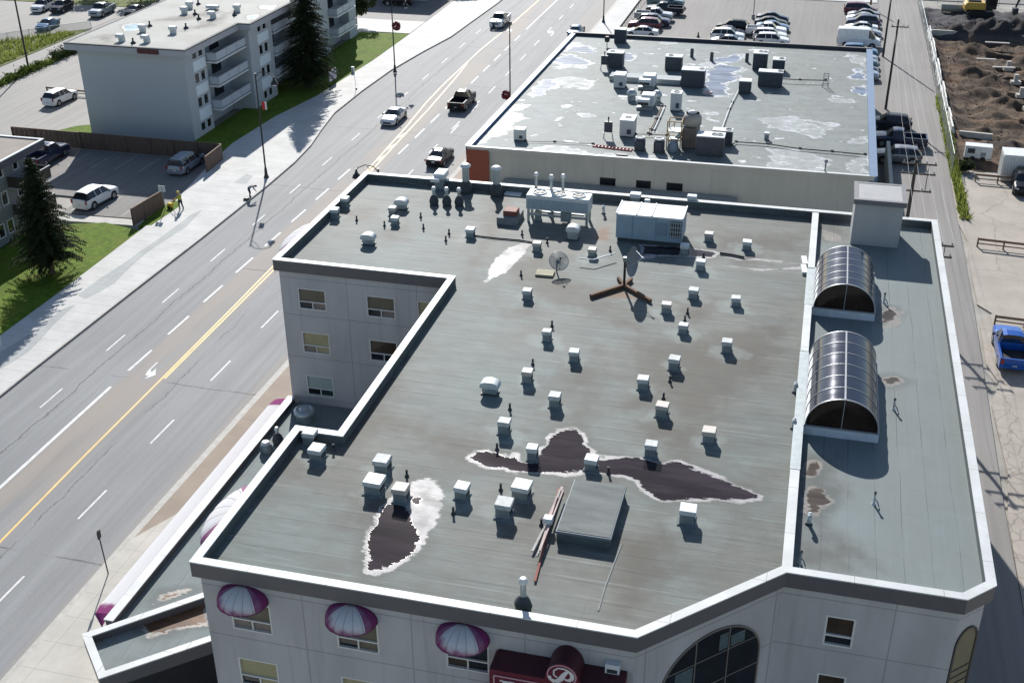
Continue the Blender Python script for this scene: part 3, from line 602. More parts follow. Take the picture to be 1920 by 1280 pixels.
# ------------------------------------------------------------------ things on the hotel roof: where they stand
BOXV = [  # pixel of the top face, height, side, label
 (646, 371, .6, .55, 'galvanised box roof vent nearest the back end of the street side parapet'),
 (627, 392, .6, .55, 'galvanised box roof vent against the street side parapet, lower one of its pair'),
 (736, 389, .55, .5, 'small box roof vent half hidden behind another box vent near the hooded vents'),
 (740, 405, .55, .5, 'box roof vent standing just before a half hidden twin near the hooded vents'),
 (882, 426, .6, .5, 'box roof vent at the left end of the dark roof seam line'),
 (1009, 396, .6, .42, 'slim box vent under the left part of the three fan condenser'),
 (1007, 454, .55, .5, 'box roof vent at the tip of the white dried streak behind'),
 (1111, 464, .55, .5, 'box roof vent between the two satellite dishes at the back'),
 (1330, 436, .55, .5, 'box roof vent to the right of the big air handler, nearer it of two'),
 (1401, 451, .55, .5, 'box roof vent at the back right beside a lying pipe'),
 (1284, 459, .55, .5, 'box roof vent in the shadow corner of the big air handler'),
 (1314, 489, .55, .5, 'box roof vent below the thin pale streak at right'),
 (1301, 541, .55, .5, 'box roof vent right of the dish tripod, upper one of a diagonal pair'),
 (1381, 555, .55, .5, 'box roof vent farthest right of the row level with the dish tripod'),
 (1250, 568, .55, .52, 'box roof vent nearest the right foot of the dish tripod'),
 (989, 542, .55, .52, 'box roof vent left of the dish tripod and below the concrete slab'),
 (1282, 606, .55, .52, 'box roof vent with two little pipes close behind it'),
 (1026, 619, .6, .48, 'tall box roof vent standing alone below the concrete slab'),
 (1077, 656, .6, .5, 'box roof vent beside the brown crack stain in mid roof'),
 (989, 695, .6, .5, 'box roof vent to the right of the bread loaf hooded vent'),
 (1041, 740, .6, .5, 'box roof vent just above the round top of the long puddle'),
 (1207, 707, .6, .54, 'box roof vent in mid roof, leftmost of a group of three'),
 (1265, 671, .6, .54, 'box roof vent in mid roof, farthest back of a group of three'),
 (1364, 639, .6, .54, 'box roof vent alone on the pale patch near the right parapet'),
 (1242, 757, .6, .54, 'box roof vent in mid roof, nearest of a group of three'),
 (1331, 804, .62, .58, 'box roof vent alone on the roof behind the right half of the puddle'),
 (1221, 830, .62, .56, 'box roof vent standing on the back edge of the long puddle at right'),
 (1109, 855, .62, .58, 'box roof vent standing in the middle of the long puddle'),
 (999, 836, .66, .5, 'box roof vent standing in the left lobe of the long puddle'),
 (945, 787, .66, .5, 'box roof vent behind the left tip of the long puddle'),
 (580, 806, .66, .6, 'box roof vent tucked into the notch corner of the street side parapet'),
 (594, 835, .66, .62, 'box roof vent in front of the one tucked into the notch corner'),
 (717, 856, .68, .62, 'box roof vent at the front left, back one of three by the oval puddle'),
 (701, 896, .66, .72, 'broad box roof vent just left of the oval puddle'),
 (752, 911, .68, .62, 'box roof vent standing at the back of the oval puddle'),
 (866, 906, .68, .56, 'box roof vent between the oval puddle and the roof hatch'),
 (978, 906, .66, .70, 'broad box roof vent behind the roof hatch to its left'),
 (945, 940, .68, .62, 'box roof vent nearest the left side of the roof hatch'),
 (1290, 951, .66, .62, 'box roof vent at the front edge of the long puddle, right of the hatch'),
]
PIPES = [(669, 414, 'near the street parapet pair of box vents'), (721, 424, 'left of the twin box vents'), (789, 408, 'back one of two in the left wing'), (794, 429, 'front one of two in the left wing'),
 (842, 439, 'back one of two left of the seam line'), (836, 452, 'front one of two left of the seam line'), (979, 441, 'below the rusty curb box'), (1026, 456, 'between the seam line and the mushroom vent'),
 (1144, 471, 'in front of the rust streaks beside the air handler'), (977, 517, 'left of the concrete slab'), (1035, 612, 'just behind the lone tall box vent'), (999, 684, 'behind the vent right of the bread loaf hood'),
 (1319, 483, 'at the back of the thin pale streak'), (1289, 588, 'farther of two behind one box vent'), (1284, 602, 'nearer of two behind one box vent'), (1244, 748, 'behind the nearest of the three mid roof vents'),
 (1256, 716, 'in the shadow of a mid roof box vent'), (1141, 888, 'standing in the puddle among white crumbs'), (626, 845, 'beside the notch corner of the parapet'), (763, 893, 'behind the vent in the oval puddle'),
 (932, 843, 'at the left tip of the long puddle'), (956, 768, 'behind the vent left of the round puddle top'), (850, 963, 'right of the oval puddle, front of a box vent'), (939, 919, 'left of the broad vent behind the hatch'), (1004, 850, 'touching the vent in the left lobe of the puddle'), (1015, 985, 'beside the pale block and the scrap boards')]
def vpos(px, py, h): p = at(px, py, ZR+h); return (p.x, p.y)
pale = []; STAINW = []
for v in BOXV:
    x, y = vpos(v[0], v[1], v[2]); r = random.uniform(.75, 1.25)
    pale.append([(x+math.cos(t)*r*random.uniform(.8, 1.2), y+math.sin(t)*r*random.uniform(.8, 1.2)-.1) for t in [k*PI/4 for k in range(8)]])
HOT = [(-28.4, 56.4), (-28.4, 70.9), (1.0, 70.9), (1.0, 35.3), (-3.7, 30.7), (-20, 30.7), (-20, 39.9), (-18, 39.9), (-18, 56.4)]
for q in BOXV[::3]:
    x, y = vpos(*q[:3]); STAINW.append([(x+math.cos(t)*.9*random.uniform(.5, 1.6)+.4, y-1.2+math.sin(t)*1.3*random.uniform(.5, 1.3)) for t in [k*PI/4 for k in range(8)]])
rf = sheet('roof', HOT, ZR, .14, ROOF, hotel, {'wet': field(PR(POOL)), 'glint_chalk': field(PR(GLINT_CHALK)), 'stain': field(PR(STAIN)+STAINW, -1.5, 1.2), 'pale': field(pale), 'rust': field(PR(RUSTP))})
WET2 = [[(1513, 870), (1530, 862), (1536, 872), (1528, 890), (1514, 890)], [(1510, 935), (1520, 915), (1545, 920), (1552, 940), (1535, 965), (1515, 960)], [(1655, 585), (1672, 578), (1680, 590), (1664, 606), (1655, 604)], [(1655, 710), (1680, 708), (1690, 716), (1668, 720)]]
STN2 = [[(1508, 850), (1545, 860), (1565, 920), (1545, 985), (1508, 990)], [(1508, 985), (1560, 1010), (1620, 1040), (1580, 1060), (1505, 1050)], [(1535, 400), (1590, 405), (1590, 450), (1530, 450)]]
CH2 = [[(1540, 430), (1575, 440), (1580, 455), (1545, 450)], [(1650, 612), (1690, 590), (1695, 575), (1688, 605), (1660, 625)]]
sheet('roof', [(1.15, 35.3), (7.2, 35.3), (8.1, 36.3), (8.05, 70.9), (1.15, 70.9)], ZR, .16, ROOF2, hotel, {'wet': field(PR(WET2)), 'glint_chalk': field(PR(CH2)), 'stain': field(PR(STN2), -1.5, 1.2), 'pale': field([[(50, 50), (51, 50), (50, 51)]]), 'rust': field([[(50, 50), (51, 50), (50, 51)]])})
# stair house on the roof
ph = MB(); ph.box((4.56, 68.7, 14.95), (2.72, 2.56, 2.9)); ph.build('stair_house', STUCCO_G, hotel)
po = [(3.08, 67.12), (6.04, 67.12), (6.04, 70.2), (3.08, 70.2)]
MB().ring(po, inset(po, .25), 16.12, 16.42).build('stair_house_fascia', M('grey_flashing', (.13, .13, .135), rough=.5), hotel)
MB().box((4.56, 68.66, 16.2), (2.6, 2.6, .08)).build('stair_house_roof', M('ponded_roof_membrane', (.27, .26, .25), var=.55, scale=.9, rough=.5, fine=3), hotel)
# podium along the street and the slanting entrance canopy
ZP = 4.55
POD = [(-28.66, 35.9), (-19.9, 44.4), (-19.9, 40.1), (-18.0, 40.1), (-18.0, 56.4), (-28.66, 56.4)]
pd = MB(); pd.prism([(-28.5, 36.0), (-20, 44.3), (-18.2, 40.3), (-18.2, 56.2), (-28.5, 56.2)], 0, 4.3, top=False); pd.build('podium_wall', STUCCO, hotel)
pc = MB(); pc.box((-28.42, 46.0, 4.93), (.48, 20.6, .06)); pc.build('podium_cap', CAPW, hotel)
pi = MB(); pi.box((-28.42, 46.0, 4.6), (.4, 20.5, .59)); pi.build('podium_parapet', FASCIA, hotel)
WP3 = [atp(p, ZP) for p in [[(268, 1172), (300, 1150), (372, 1130), (378, 1160), (330, 1175), (278, 1188)]]]
sheet('podium_roof', [(-28.4, 35.3), (-26.5, 36.5), (-19.5, 43.2), (-18, 40), (-18, 56.4), (-28.4, 56.4)], ZP, .2, ROOF3, hotel, {'wet': field([[(-27.2, 37.7), (-26.7, 38.2), (-26.0, 38.9), (-26.3, 39), (-27.2, 38.3)]]), 'glint_chalk': field([[(-25.6, 39.4), (-25, 40.3), (-24.7, 42), (-25.2, 41)]]), 'stain': field([[(50, 50), (51, 50), (50, 51)]]), 'pale': field([[(50, 50), (51, 50), (50, 51)]]), 'rust': field([[(50, 50), (51, 50), (50, 51)]])})
CAN = [(-29.05, 34.55), (-26.78, 32.25), (-19.6, 38.9), (-19.6, 43.9)]
cn = thing('entrance_canopy', 'low flat roofed entrance canopy slanting out from the hotel corner to the street', 'canopy', (0, 0, 0))
cz = 5.0
MB().ring(CAN, inset(CAN, .36), cz-.06, cz).build('parapet_cap', CAPW, cn)
MB().ring(inset(CAN, .02), inset(CAN, .34), cz-.75, cz-.062).build('fascia', FASCIA, cn)
ci = inset(CAN, .33)
sheet('roof', ci, cz-.42, .16, ROOF3, cn, {'wet': field([atp([(266, 1168), (300, 1148), (385, 1128), (385, 1166), (330, 1180), (280, 1192)], cz-.42)]), 'glint_chalk': field([[(50, 50), (51, 50), (50, 51)]]), 'stain': field([[(50, 50), (51, 50), (50, 51)]]), 'pale': field([[(50, 50), (51, 50), (50, 51)]]), 'rust': field([atp([(270, 1172), (300, 1150), (385, 1128), (385, 1172), (330, 1184), (282, 1196)], cz-.42)])})
sp_ = MB(); sp_.prism(inset(CAN, .36), cz-.8, cz-.7); sp_.build('soffit', STUCCO_G, cn)
wl = MB(); wl.prism([(-27.5, 34.2), (-26.7, 33.4), (-20.0, 39.6), (-20.0, 42.5)], 0, cz-.75); wl.build('entrance_wall', M('dark_glazed_wall', (.03, .03, .033), rough=.3), cn)

# ------------------------------------------------------------------ vents, stacks, machines on the roof
def mesh_of(f): mb = MB(); f(mb); return mb.mesh('m')
_mc = {}
def proto(key, f, mats):
    if key not in _mc:
        mb = MB(); f(mb); me = mb.mesh(key[0] if isinstance(key, tuple) else key)
        for m in (mats if isinstance(mats, (list, tuple)) else [mats]): me.materials.append(m)
        _mc[key] = me
    return _mc[key]
def add(name, me, parent=None, loc=(0, 0, 0), rz=0):
    o = bpy.data.objects.new(name, me); COL.objects.link(o); o.parent = parent; o.location = loc; o.rotation_euler.z = rz; return o
HOODB = M('chalky_hood', (.44, .46, .45), rough=.65, var=.25, scale=4); HOODC = M('rust_flecked_hood', (.50, .51, .49), rough=.6, var=.15, scale=7, col2=(.40, .33, .27))
VFL = M('vent_flashing', (.12, .145, .15), var=.2)
rr = random.Random(3)
for px, py, h, s, lab in BOXV:
    x, y = vpos(px, py, h); n = round(s*rr.choice((.95, 1, 1.06)), 2); hh = round(h*rr.choice((.92, 1, 1.08)), 2); hm = rr.choice((0, 0, 1, 2))
    t = thing('box_vent', lab, 'roof vent', (x, y, ZR), rr.uniform(-.06, .06), 'square galvanised box vents on the hotel roof')
    ho = add('hood', proto(('hood', n, hh, hm), lambda b: (b.bevbox((0, 0, hh-.09), (n, n, .18), .02), b.box((0, -.0, hh-.2), (n*.9, n*.9, .05))), (GALVL, HOODB, HOODC)[hm]), t); ho.rotation_euler = (rr.uniform(-.04, .04), rr.uniform(-.04, .04), 0)
    add('duct', proto(('duct', n, hh), lambda b: b.box((0, 0, (hh-.17)/2), (n*.86, n*.86, hh-.17)), GALVD), t)
    add('flashing', proto(('flashing', n), lambda b: b.box((0, 0, .03), (n*1.15, n*1.15, .06), taper=.85), VFL), t)
    add('louvre', proto(('louvre', n, hh), lambda b: [b.box((n*.44, 0, hh*.3+i*.07), (.03, n*.7, .02)) for i in range(3)], DARKM), t)
for px, py, lab in PIPES:
    p = at(px, py, ZR)
    o = add('vent_pipe', proto('vent_pipe', lambda b: (b.lathe((0, 0, 0), [(.10, 0), (.085, .06), (.05, .1), (.05, .30), (.062, .30), (.062, .34), (.035, .34), (.035, .28)], 9)), DARKM), None, p, 0)
    tag(o, 'short dark vent pipe ' + lab, 'vent pipe', 'short dark vent pipes on the hotel roof')
def hooded(px, py, w_, d_, h, lab, rz=0, name='hooded_vent'):
    x, y = vpos(px, py, h); t = thing(name, lab, 'roof vent', (x, y, ZR), rz, 'broad hooded vents on the hotel roof')
    def hd(b):
        P = []
        for i in range(9):
            a = PI*i/8; P.append([(-w_/2*math.cos(a), v, h-.26+.26*math.sin(a)**.7) for v in (-d_/2, d_/2)])
        b.grid(P, flip=True)
        for v in (-d_/2, d_/2): b.add([(p[0][0], v, p[0][2]) for p in P], [tuple(range(9))[::(1 if v < 0 else -1)]])
        b.box((0, 0, h-.3), (w_, d_, .07))
    add('hood', proto(('hoodm', w_, d_, h), hd, GALVL), t)
    add('throat', proto(('throat', w_, d_, h), lambda b: b.box((0, 0, (h-.33)/2), (w_*.72, d_*.72, h-.33), taper=1.12), GALV), t)
    add('flashing', proto(('fl', w_, d_), lambda b: b.box((0, 0, .03), (w_*.9, d_*.95, .06)), TAR), t)
hooded(752, 372, .85, .55, .7, 'bread loaf hooded roof vent at the back of the left wing')
hooded(690, 437, .85, .55, .7, 'bread loaf hooded roof vent alone in the middle of the left wing')
hooded(919, 712, .9, .55, .7, 'bread loaf hooded roof vent alone in mid roof left of the box vents')
hooded(1075, 422, .8, .6, .9, 'tall flat topped mushroom vent in front of the three fan condenser')
def stack(px, py, h, r, lab, base=.3, bh=.6, group='slim capped flue stacks on the left wing', square=False):
    p = at(px, py, ZR); t = thing('flue_stack', lab, 'flue', p, 0, group)
    add('storm_collar', proto(('collar', base, bh), lambda b: b.lathe((0, 0, 0), [(base*.85, 0), (base, bh*.35), (base*.8, bh*.7), (r*1.25, bh)], 6 if square else 16), TAR), t)
    add('pipe', proto(('pipe', r, h), lambda b: b.lathe((0, 0, 0), [(r, bh*.9), (r, h-.25)], 14), GALV), t)
    add('cap', proto(('cap', r, h), lambda b: b.lathe((0, 0, h-.3), [(r*1.02, 0), (r*1.5, .04), (r*1.5, .14), (r*.9, .24)], 16), WHITEM), t)
stack(814, 383, 1.25, .1, 'slim capped flue, leftmost of the three before the parapet', .31, .65)
stack(838, 384, 1.25, .1, 'slim capped flue, middle of the three before the parapet', .31, .65)
stack(861, 385, 1.25, .1, 'slim capped flue, rightmost of the three before the parapet', .31, .65)
stack(874, 361, 2.05, .23, 'fat capped flue stack in front of the red brick wall corner', .46, .8, 'fat capped flue stacks at the back parapet')
stack(931, 366, 2.05, .23, 'fat capped flue stack standing before the beige wall', .46, .8, 'fat capped flue stacks at the back parapet')
stack(981, 1141, 1.45, .11, 'capped flue stack by the front parapet above the maroon sign', .34, .6, None, True)
for px, py, hh, lab in ((1005, 386, 2.3, 'tall slim flue rising behind the left of the condenser'), (1033, 404, 2.75, 'tall slim flue rising in front of the condenser'), (1055, 386, 2.2, 'tall slim flue rising behind the middle of the condenser')):
    stack(px, py, hh, .1, lab, .2, .3, 'tall slim flues at the condenser')
# white dog-leg duct by the back parapet
p = at(826, 352, ZR); t = thing('duct_hood', 'white boxy duct hood leaning over the back parapet', 'duct', p)
b = MB(); b.box((0, 0, .35), (.6, .6, .7)); b.build('riser', GALVD, t)
b = MB(); b.bevbox((0, .25, .88), (.72, 1.15, .36), .04); b.bevbox((-.18, -.45, .72), (.6, .5, .22), .04); b.build('hood', WHITEM, t)
p = at(785, 348, ZR); t = thing('scrap_rack', 'low rack of bent scrap rods by the back parapet', 'scrap', p)
b = MB()
for i in range(5): b.cyl((-.6+i*.28, -.15, .04), (-.45+i*.25, .2, .22), .02)
b.cyl((-.7, .1, .05), (.7, -.1, .05), .025); b.build('rods', GALVD, t)
# rusty curb box
p = at(953, 418, ZR); t = thing('curb_box', 'rusty red brown box on a low grey roof curb', 'roof box', p)
b = MB(); b.box((0, .5, .22), (1.3, 1.7, .44)); b.build('curb', M('grey_curb', (.17, .185, .19)), t)
b = MB(); b.bevbox((.08, .45, .6), (.85, .85, .3), .04); b.build('box', REDBR, t)
p = at(962, 365, ZR); o = MB().box((0, 0, .05), (1.1, .5, .1)).build('skylight_panel', WHITEM, None, p); tag(o, 'flat white panel on the roof left of the condenser', 'panel')
# three fan condenser
a, c = at(987, 364, ZR+1.75), at(1105, 375, ZR+1.75)
t = thing('condenser', 'long three fan condenser on legs at the back of the roof', 'air conditioner', ((a.x+c.x)/2, a.y+.45, ZR))
W_ = (c-a).length
b = MB(); b.bevbox((0, 0, 1.3), (W_, 1.15, .9), .03); b.build('cabinet', GALVL, t)
b = MB(); b.box((0, -.58, 1.2), (W_*.96, .03, .62)); b.build('coil', M('coil_fins', (.27, .33, .37), rough=.5, var=.2, stretch=(20, 1, 1)), t)
for sx in (-1, 1):
    for sy in (-1, 1): MB().box((sx*(W_/2-.14), sy*.48, .55), (.14, .14, 1.1)).build('leg', GALV, t)
for i in (-1, 0, 1):
    f = MB().lathe((i*W_*.31, 0, 1.75), [(.44, 0), (.44, .07), (.38, .07), (.38, .02)], 22, cap=False).build('fan', WHITEM, t)
    bl = MB(); bl.lathe((i*W_*.31, 0, 1.755), [(.4, 0), (.4, .01)], 22, smooth=False); bl.build('grille', BLACK, f)
    b2 = MB()
    for q in range(5):
        an = q*2*PI/5; b2.box((i*W_*.31+.2*math.cos(an), .2*math.sin(an), 1.79), (.34, .12, .015), rz=an)
    b2.lathe((i*W_*.31, 0, 1.77), [(.09, 0), (.09, .05)], 10); b2.build('blades', DARKM, f)
MB().box((0, -.4, .45), (W_*.96, .1, .14)).build('cross_rail', GALV, t)
MB().cyl((-W_/2+.5, .1, .45), (W_/2-.4, .1, .45), .07).build('pipe', GALV, t)
MB().box((.5, -.25, .45), (.6, .45, .6)).build('control_box', GALVD, t)
# big air handler
z = 1.75; a, c, d = at(1156, 400, ZR+z), at(1281, 410, ZR+z), at(1166, 377, ZR+z)
w_, dd = c.x-a.x, d.y-a.y
t = thing('air_handler', 'big pale blue grey rooftop air handler with ribbed white top', 'air handler', ((a.x+c.x)/2, (a.y+d.y)/2, ZR))
b = MB(); b.box((0, 0, .95), (w_, dd, 1.45)); b.build('cabinet', M('blue_grey_panels', (.25, .33, .40), rough=.5, var=.08), t)
b = MB(); b.bevbox((0, 0, 1.71), (w_+.08, dd+.08, .09), .02); b.build('top', WHITEM, t)
b = MB()
for f in (-.5, -.2, .03, .5): b.box((f*w_, 0, 1.78), (.07, dd+.06, .06))
b.build('top_rib', WHITEM, t)
b = MB(); b.box((0, 0, .12), (w_*.96, dd*.92, .24)); b.build('curb', TAR, t)
b = MB(); b.box((w_*.40, -dd/2-.02, 1.05), (w_*.17, .04, 1.0)); g = b.build('louvre', DARKM, t)
b = MB()
for i in range(5): b.box((w_*(.33+.035*i), -dd/2-.05, 1.05), (.025, .03, 1.0))
for i in range(4): b.box((w_*.40, -dd/2-.05, .63+.28*i), (w_*.17, .03, .025))
b.build('louvre_bars', GALVL, g)
b = MB(); b.box((w_*.2, -dd/2-.012, 1.0), (w_*.16, .02, .8)); b.build('access_door', M('blue_grey_shadow_gap', (.18, .24, .30)), t)
for f in (-.25, .1): MB().box((w_*f, -dd/2-.012, .95), (.03, .02, 1.4)).build('panel_seam', MATS['blue_grey_shadow_gap'], t)
p = at(1190, 372, ZR+.6)
for px, py, h, s, lab in ((1192, 362, .8, .7, 'boxy gooseneck duct behind the left end of the air handler'), (1214, 374, .75, .35, 'small capped vent behind the middle of the air handler'), (1298, 366, .8, .6, 'box vent against the back parapet right of the air handler')):
    x, y = vpos(px, py, h); t = thing('duct_vent', lab, 'roof vent', (x, y, ZR), 0, 'duct vents behind the air handler')
    MB().bevbox((0, 0, h-.12), (s, s*.8, .24), .03).build('hood', GALVL, t); MB().box((0, 0, (h-.2)/2), (s*.8, s*.62, h-.2)).build('duct', GALVD, t)
for px, py, lab in ((1131, 402, 'small gooseneck vent right of the condenser'), (1490, 738, 'small gooseneck vent against the long divider, farther of two'), (1487, 806, 'small gooseneck vent against the long divider, nearer of two'), (1516, 985, 'small gooseneck vent in the brown puddle right of the divider')):
    p = at(px, py, ZR); t = thing('gooseneck_vent', lab, 'roof vent', p, 0, 'small gooseneck vents')
    MB().tube([(0, .1, 0), (0, .1, .42), (0, .06, .52), (0, -.04, .56), (0, -.14, .52), (0, -.17, .4)], .085, 8).build('pipe', GALVL, t)
    MB().lathe((0, .1, 0), [(.16, 0), (.1, .08)], 10).build('flashing', TAR, t)
for px, py, lab in ((1657, 568, 'slim jointed pipe beside the far skylight'), (1675, 768, 'slim jointed pipe beside the near skylight'), (1638, 945, 'slim jointed pipe alone on the right wing roof'), (1500, 1056, 'slim jointed pipe at the front end of the divider')):
    p = at(px, py, ZR); t = thing('vent_pipe', lab, 'vent pipe', p, 0, 'slim jointed pipes on the right wing')
    MB().lathe((0, 0, 0), [(.1, 0), (.05, .08), (.04, .5), (.055, .5), (.055, .58), (.03, .6)], 9).build('pipe', GALVL, t)
    MB().lathe((0, 0, .52), [(.06, 0), (.06, .03), (.05, .07), (.02, .1)], 9).build('cap', BLACK, t)
    MB().tube([(0, 0, .3), (.12, -.05, .18), (.2, -.18, .03)], .025).build('brace', GALVD, t)
# dark cable along the seam, lying pipe
o = MB().tube([tuple(at(x, y, ZR+.06)) for x, y in ((888, 441), (930, 446), (975, 450), (1003, 455))], .05).build('conduit', DARKM); tag(o, 'dark conduit lying along the roof seam to a box vent', 'conduit')
o = MB().tube([tuple(at(x, y, ZR+.08)) for x, y in ((1350, 474), (1372, 477), (1395, 482))], .07).build('lying_pipe', DARKM); tag(o, 'short dark pipe lying by the thin pale streak', 'pipe')
b = MB(); b.box((0, 0, .09), (.3, 1.1, .18)); b.box((-.12, -1.2, .09), (.3, 1.1, .18)); o = b.build('coping_offcut', WHITEM, None, at(1508, 492, ZR), .12); tag(o, 'white coping pieces lying beside the divider parapet', 'coping')

# satellite dishes
def dish(b, c, nrm, r, deep, seg=28, rings=6, thick=.02):
    nrm = Vector(nrm).normalized(); a = nrm.orthogonal().normalized(); d = nrm.cross(a); c = Vector(c)
    for off, fl in ((0, False), (thick, True)):
        P = [[c+nrm*(-deep*(1-(i/rings)**2)-off)+(a*math.cos(2*PI*k/seg)+d*math.sin(2*PI*k/seg))*r*max(i/rings, .02) for k in range(seg+1)] for i in range(rings+1)]
        b.grid(P, flip=fl)
p = at(1170, 539, ZR); t = thing('satellite_dish', 'large grey satellite dish on a rusty beam tripod', 'dish', p)
ends = [at(1107, 559, ZR)-p, at(1220, 568, ZR)-p, at(1159, 525, ZR)-p, at(1184, 527, ZR)-p]
for e_ in ends:
    d_ = Vector((e_.x, e_.y, 0)); MB().box(tuple(d_*.5+Vector((0, 0, .12))), (d_.length, .16, .2), rz=math.atan2(d_.y, d_.x)).build('foot_beam', RUST, t)
MB().cyl((0, 0, .1), (0, 0, 1.75), .07).build('mast', BLACK, t)
b = MB(); dish(b, (.42, -.05, 1.62), (.97, -.22, .12), .84, .24); b.build('reflector', M('grey_dish_mesh', (.19, .205, .225), rough=.55, metal=.1), t)
b = MB(); b.cyl((.05, 0, 1.6), (.2, -.05, 1.72), .09); b.box((.0, 0, 1.7), (.2, .2, .25)); b.build('mount', GALVD, t)
b = MB(); b.tube([(.1, -.6, 1.4), (1.0, -.3, 2.0), (.4, .6, 2.1)], .018); b.cyl((.95, -.28, 1.98), (1.06, -.33, 2.02), .06); b.build('feed_arm', GALV, t)
p = at(1044, 510, ZR); t = thing('satellite_dish', 'small open mesh satellite dish beside a concrete slab', 'dish', p)
MB().cyl((0, 0, 0), (0, 0, .62), .04).build('mast', BLACK, t)
b = MB(); nrm = Vector((.3, -.55, .55)).normalized(); a = nrm.orthogonal().normalized(); d = nrm.cross(a); cc = Vector((.12, -.05, .72))
for q in range(24):
    an = q*PI/12; b.tube([cc+(a*math.cos(an)+d*math.sin(an))*.55*s+nrm*(.16*s*s-.16) for s in (0, .33, .66, 1)], .012, 5)
for s in (.2, .33, .45, .55, .66, .78, .89, 1): b.tube([cc+(a*math.cos(2*PI*k/20)+d*math.sin(2*PI*k/20))*.55*s+nrm*(.16*s*s-.16) for k in range(21)], .013 if s < 1 else .022, 5)
b.build('reflector', GALVD, t)
b = MB()
for an in (0, 2.1, 4.2): b.tube([cc+(a*math.cos(an)+d*math.sin(an))*.5, cc+nrm*.42], .012)
b.cyl(cc+nrm*.36, cc+nrm*.48, .05); b.build('feed_arm', BLACK, t)
o = MB().box((0, 0, .06), (1.0, .75, .12)).build('concrete_slab', M('lichened_slab', (.30, .28, .19), var=.2), None, at(1022, 514, ZR), .05); tag(o, 'flat ochre concrete slab beside the small mesh dish', 'slab')
o = MB().tube([tuple(at(x, y, ZR+.35)) for x, y in ((1085, 484), (1112, 487), (1153, 475))], .035).build('antenna_boom', GALV); tag(o, 'thin grey antenna boom lying bent left of the large dish', 'antenna')
# roof hatch, scrap boards
a, c, d = at(1042, 997, ZR+.45), at(1149, 1005, ZR+.45), at(1171, 912, ZR+.45)
t = thing('roof_hatch', 'large square membrane covered hatch curb at the front of the roof', 'roof hatch', ((a.x+c.x)/2-.02, (a.y+d.y)/2, ZR))
ww, dd = c.x-a.x, d.y-a.y
MB().box((0, 0, .2), (ww-.08, dd-.08, .4)).build('curb', PARIN, t)
MB().bevbox((0, 0, .44), (ww, dd, .1), .02).build('edge', M('blue_grey_flashing', (.15, .18, .20), rough=.6), t)
sheet_m = M('hatch_membrane', (.115, .13, .125), var=.3, scale=1.4, stretch=(.4, 2, 1))
MB().box((0, .03, .495), (ww-.1, dd-.1, .03)).build('cover', sheet_m, t)
t = thing('scrap_boards', 'bundle of weathered boards leaning along the hatch curb', 'boards', at(1030, 985, ZR))
def board(pts, wd, m, z0=.08):
    q = [at(x, y, ZR)-Vector((t.location.x, t.location.y, ZR)) for x, y in pts]; d_ = q[1]-q[0]
    MB().box(((q[0].x+q[1].x)/2, (q[0].y+q[1].y)/2, z0), (d_.length, wd, .05), rz=math.atan2(d_.y, d_.x)).build('board', m, t)
pink = M('faded_pink_board', (.42, .33, .31), var=.2); redp = M('red_steel_bar', (.25, .08, .055), var=.2); grb = M('grey_board', (.36, .35, .33), var=.2)
board(((1054, 918), (1022, 990)), .10, pink, .14); board(((1050, 925), (1008, 1050)), .09, grb, .20); board(((1044, 940), (1010, 1048)), .07, pink, .26)
board(((1048, 918), (1003, 1092)), .08, redp, .07); board(((1027, 980), (998, 1038)), .09, grb, .12); board(((1056, 930), (1012, 1045)), .06, pink, .32)
o = MB().bevbox((0, 0, .12), (.36, .36, .24), .03).build('plastic_tub', WHITEM, None, at(1028, 978, ZR+.3)); tag(o, 'pale plastic tub lying on the scrap boards by the hatch', 'tub')
o = MB().tube([tuple(at(x, y, ZR-.008)) for x, y in ((1166, 1020), (1150, 1060), (1135, 1100), (1122, 1145))], .04).build('membrane_ridge', M('ridge_membrane', (.20, .215, .21), rough=.8)); tag(o, 'raised pale membrane ridge running from the hatch to the front edge', 'roof ridge')

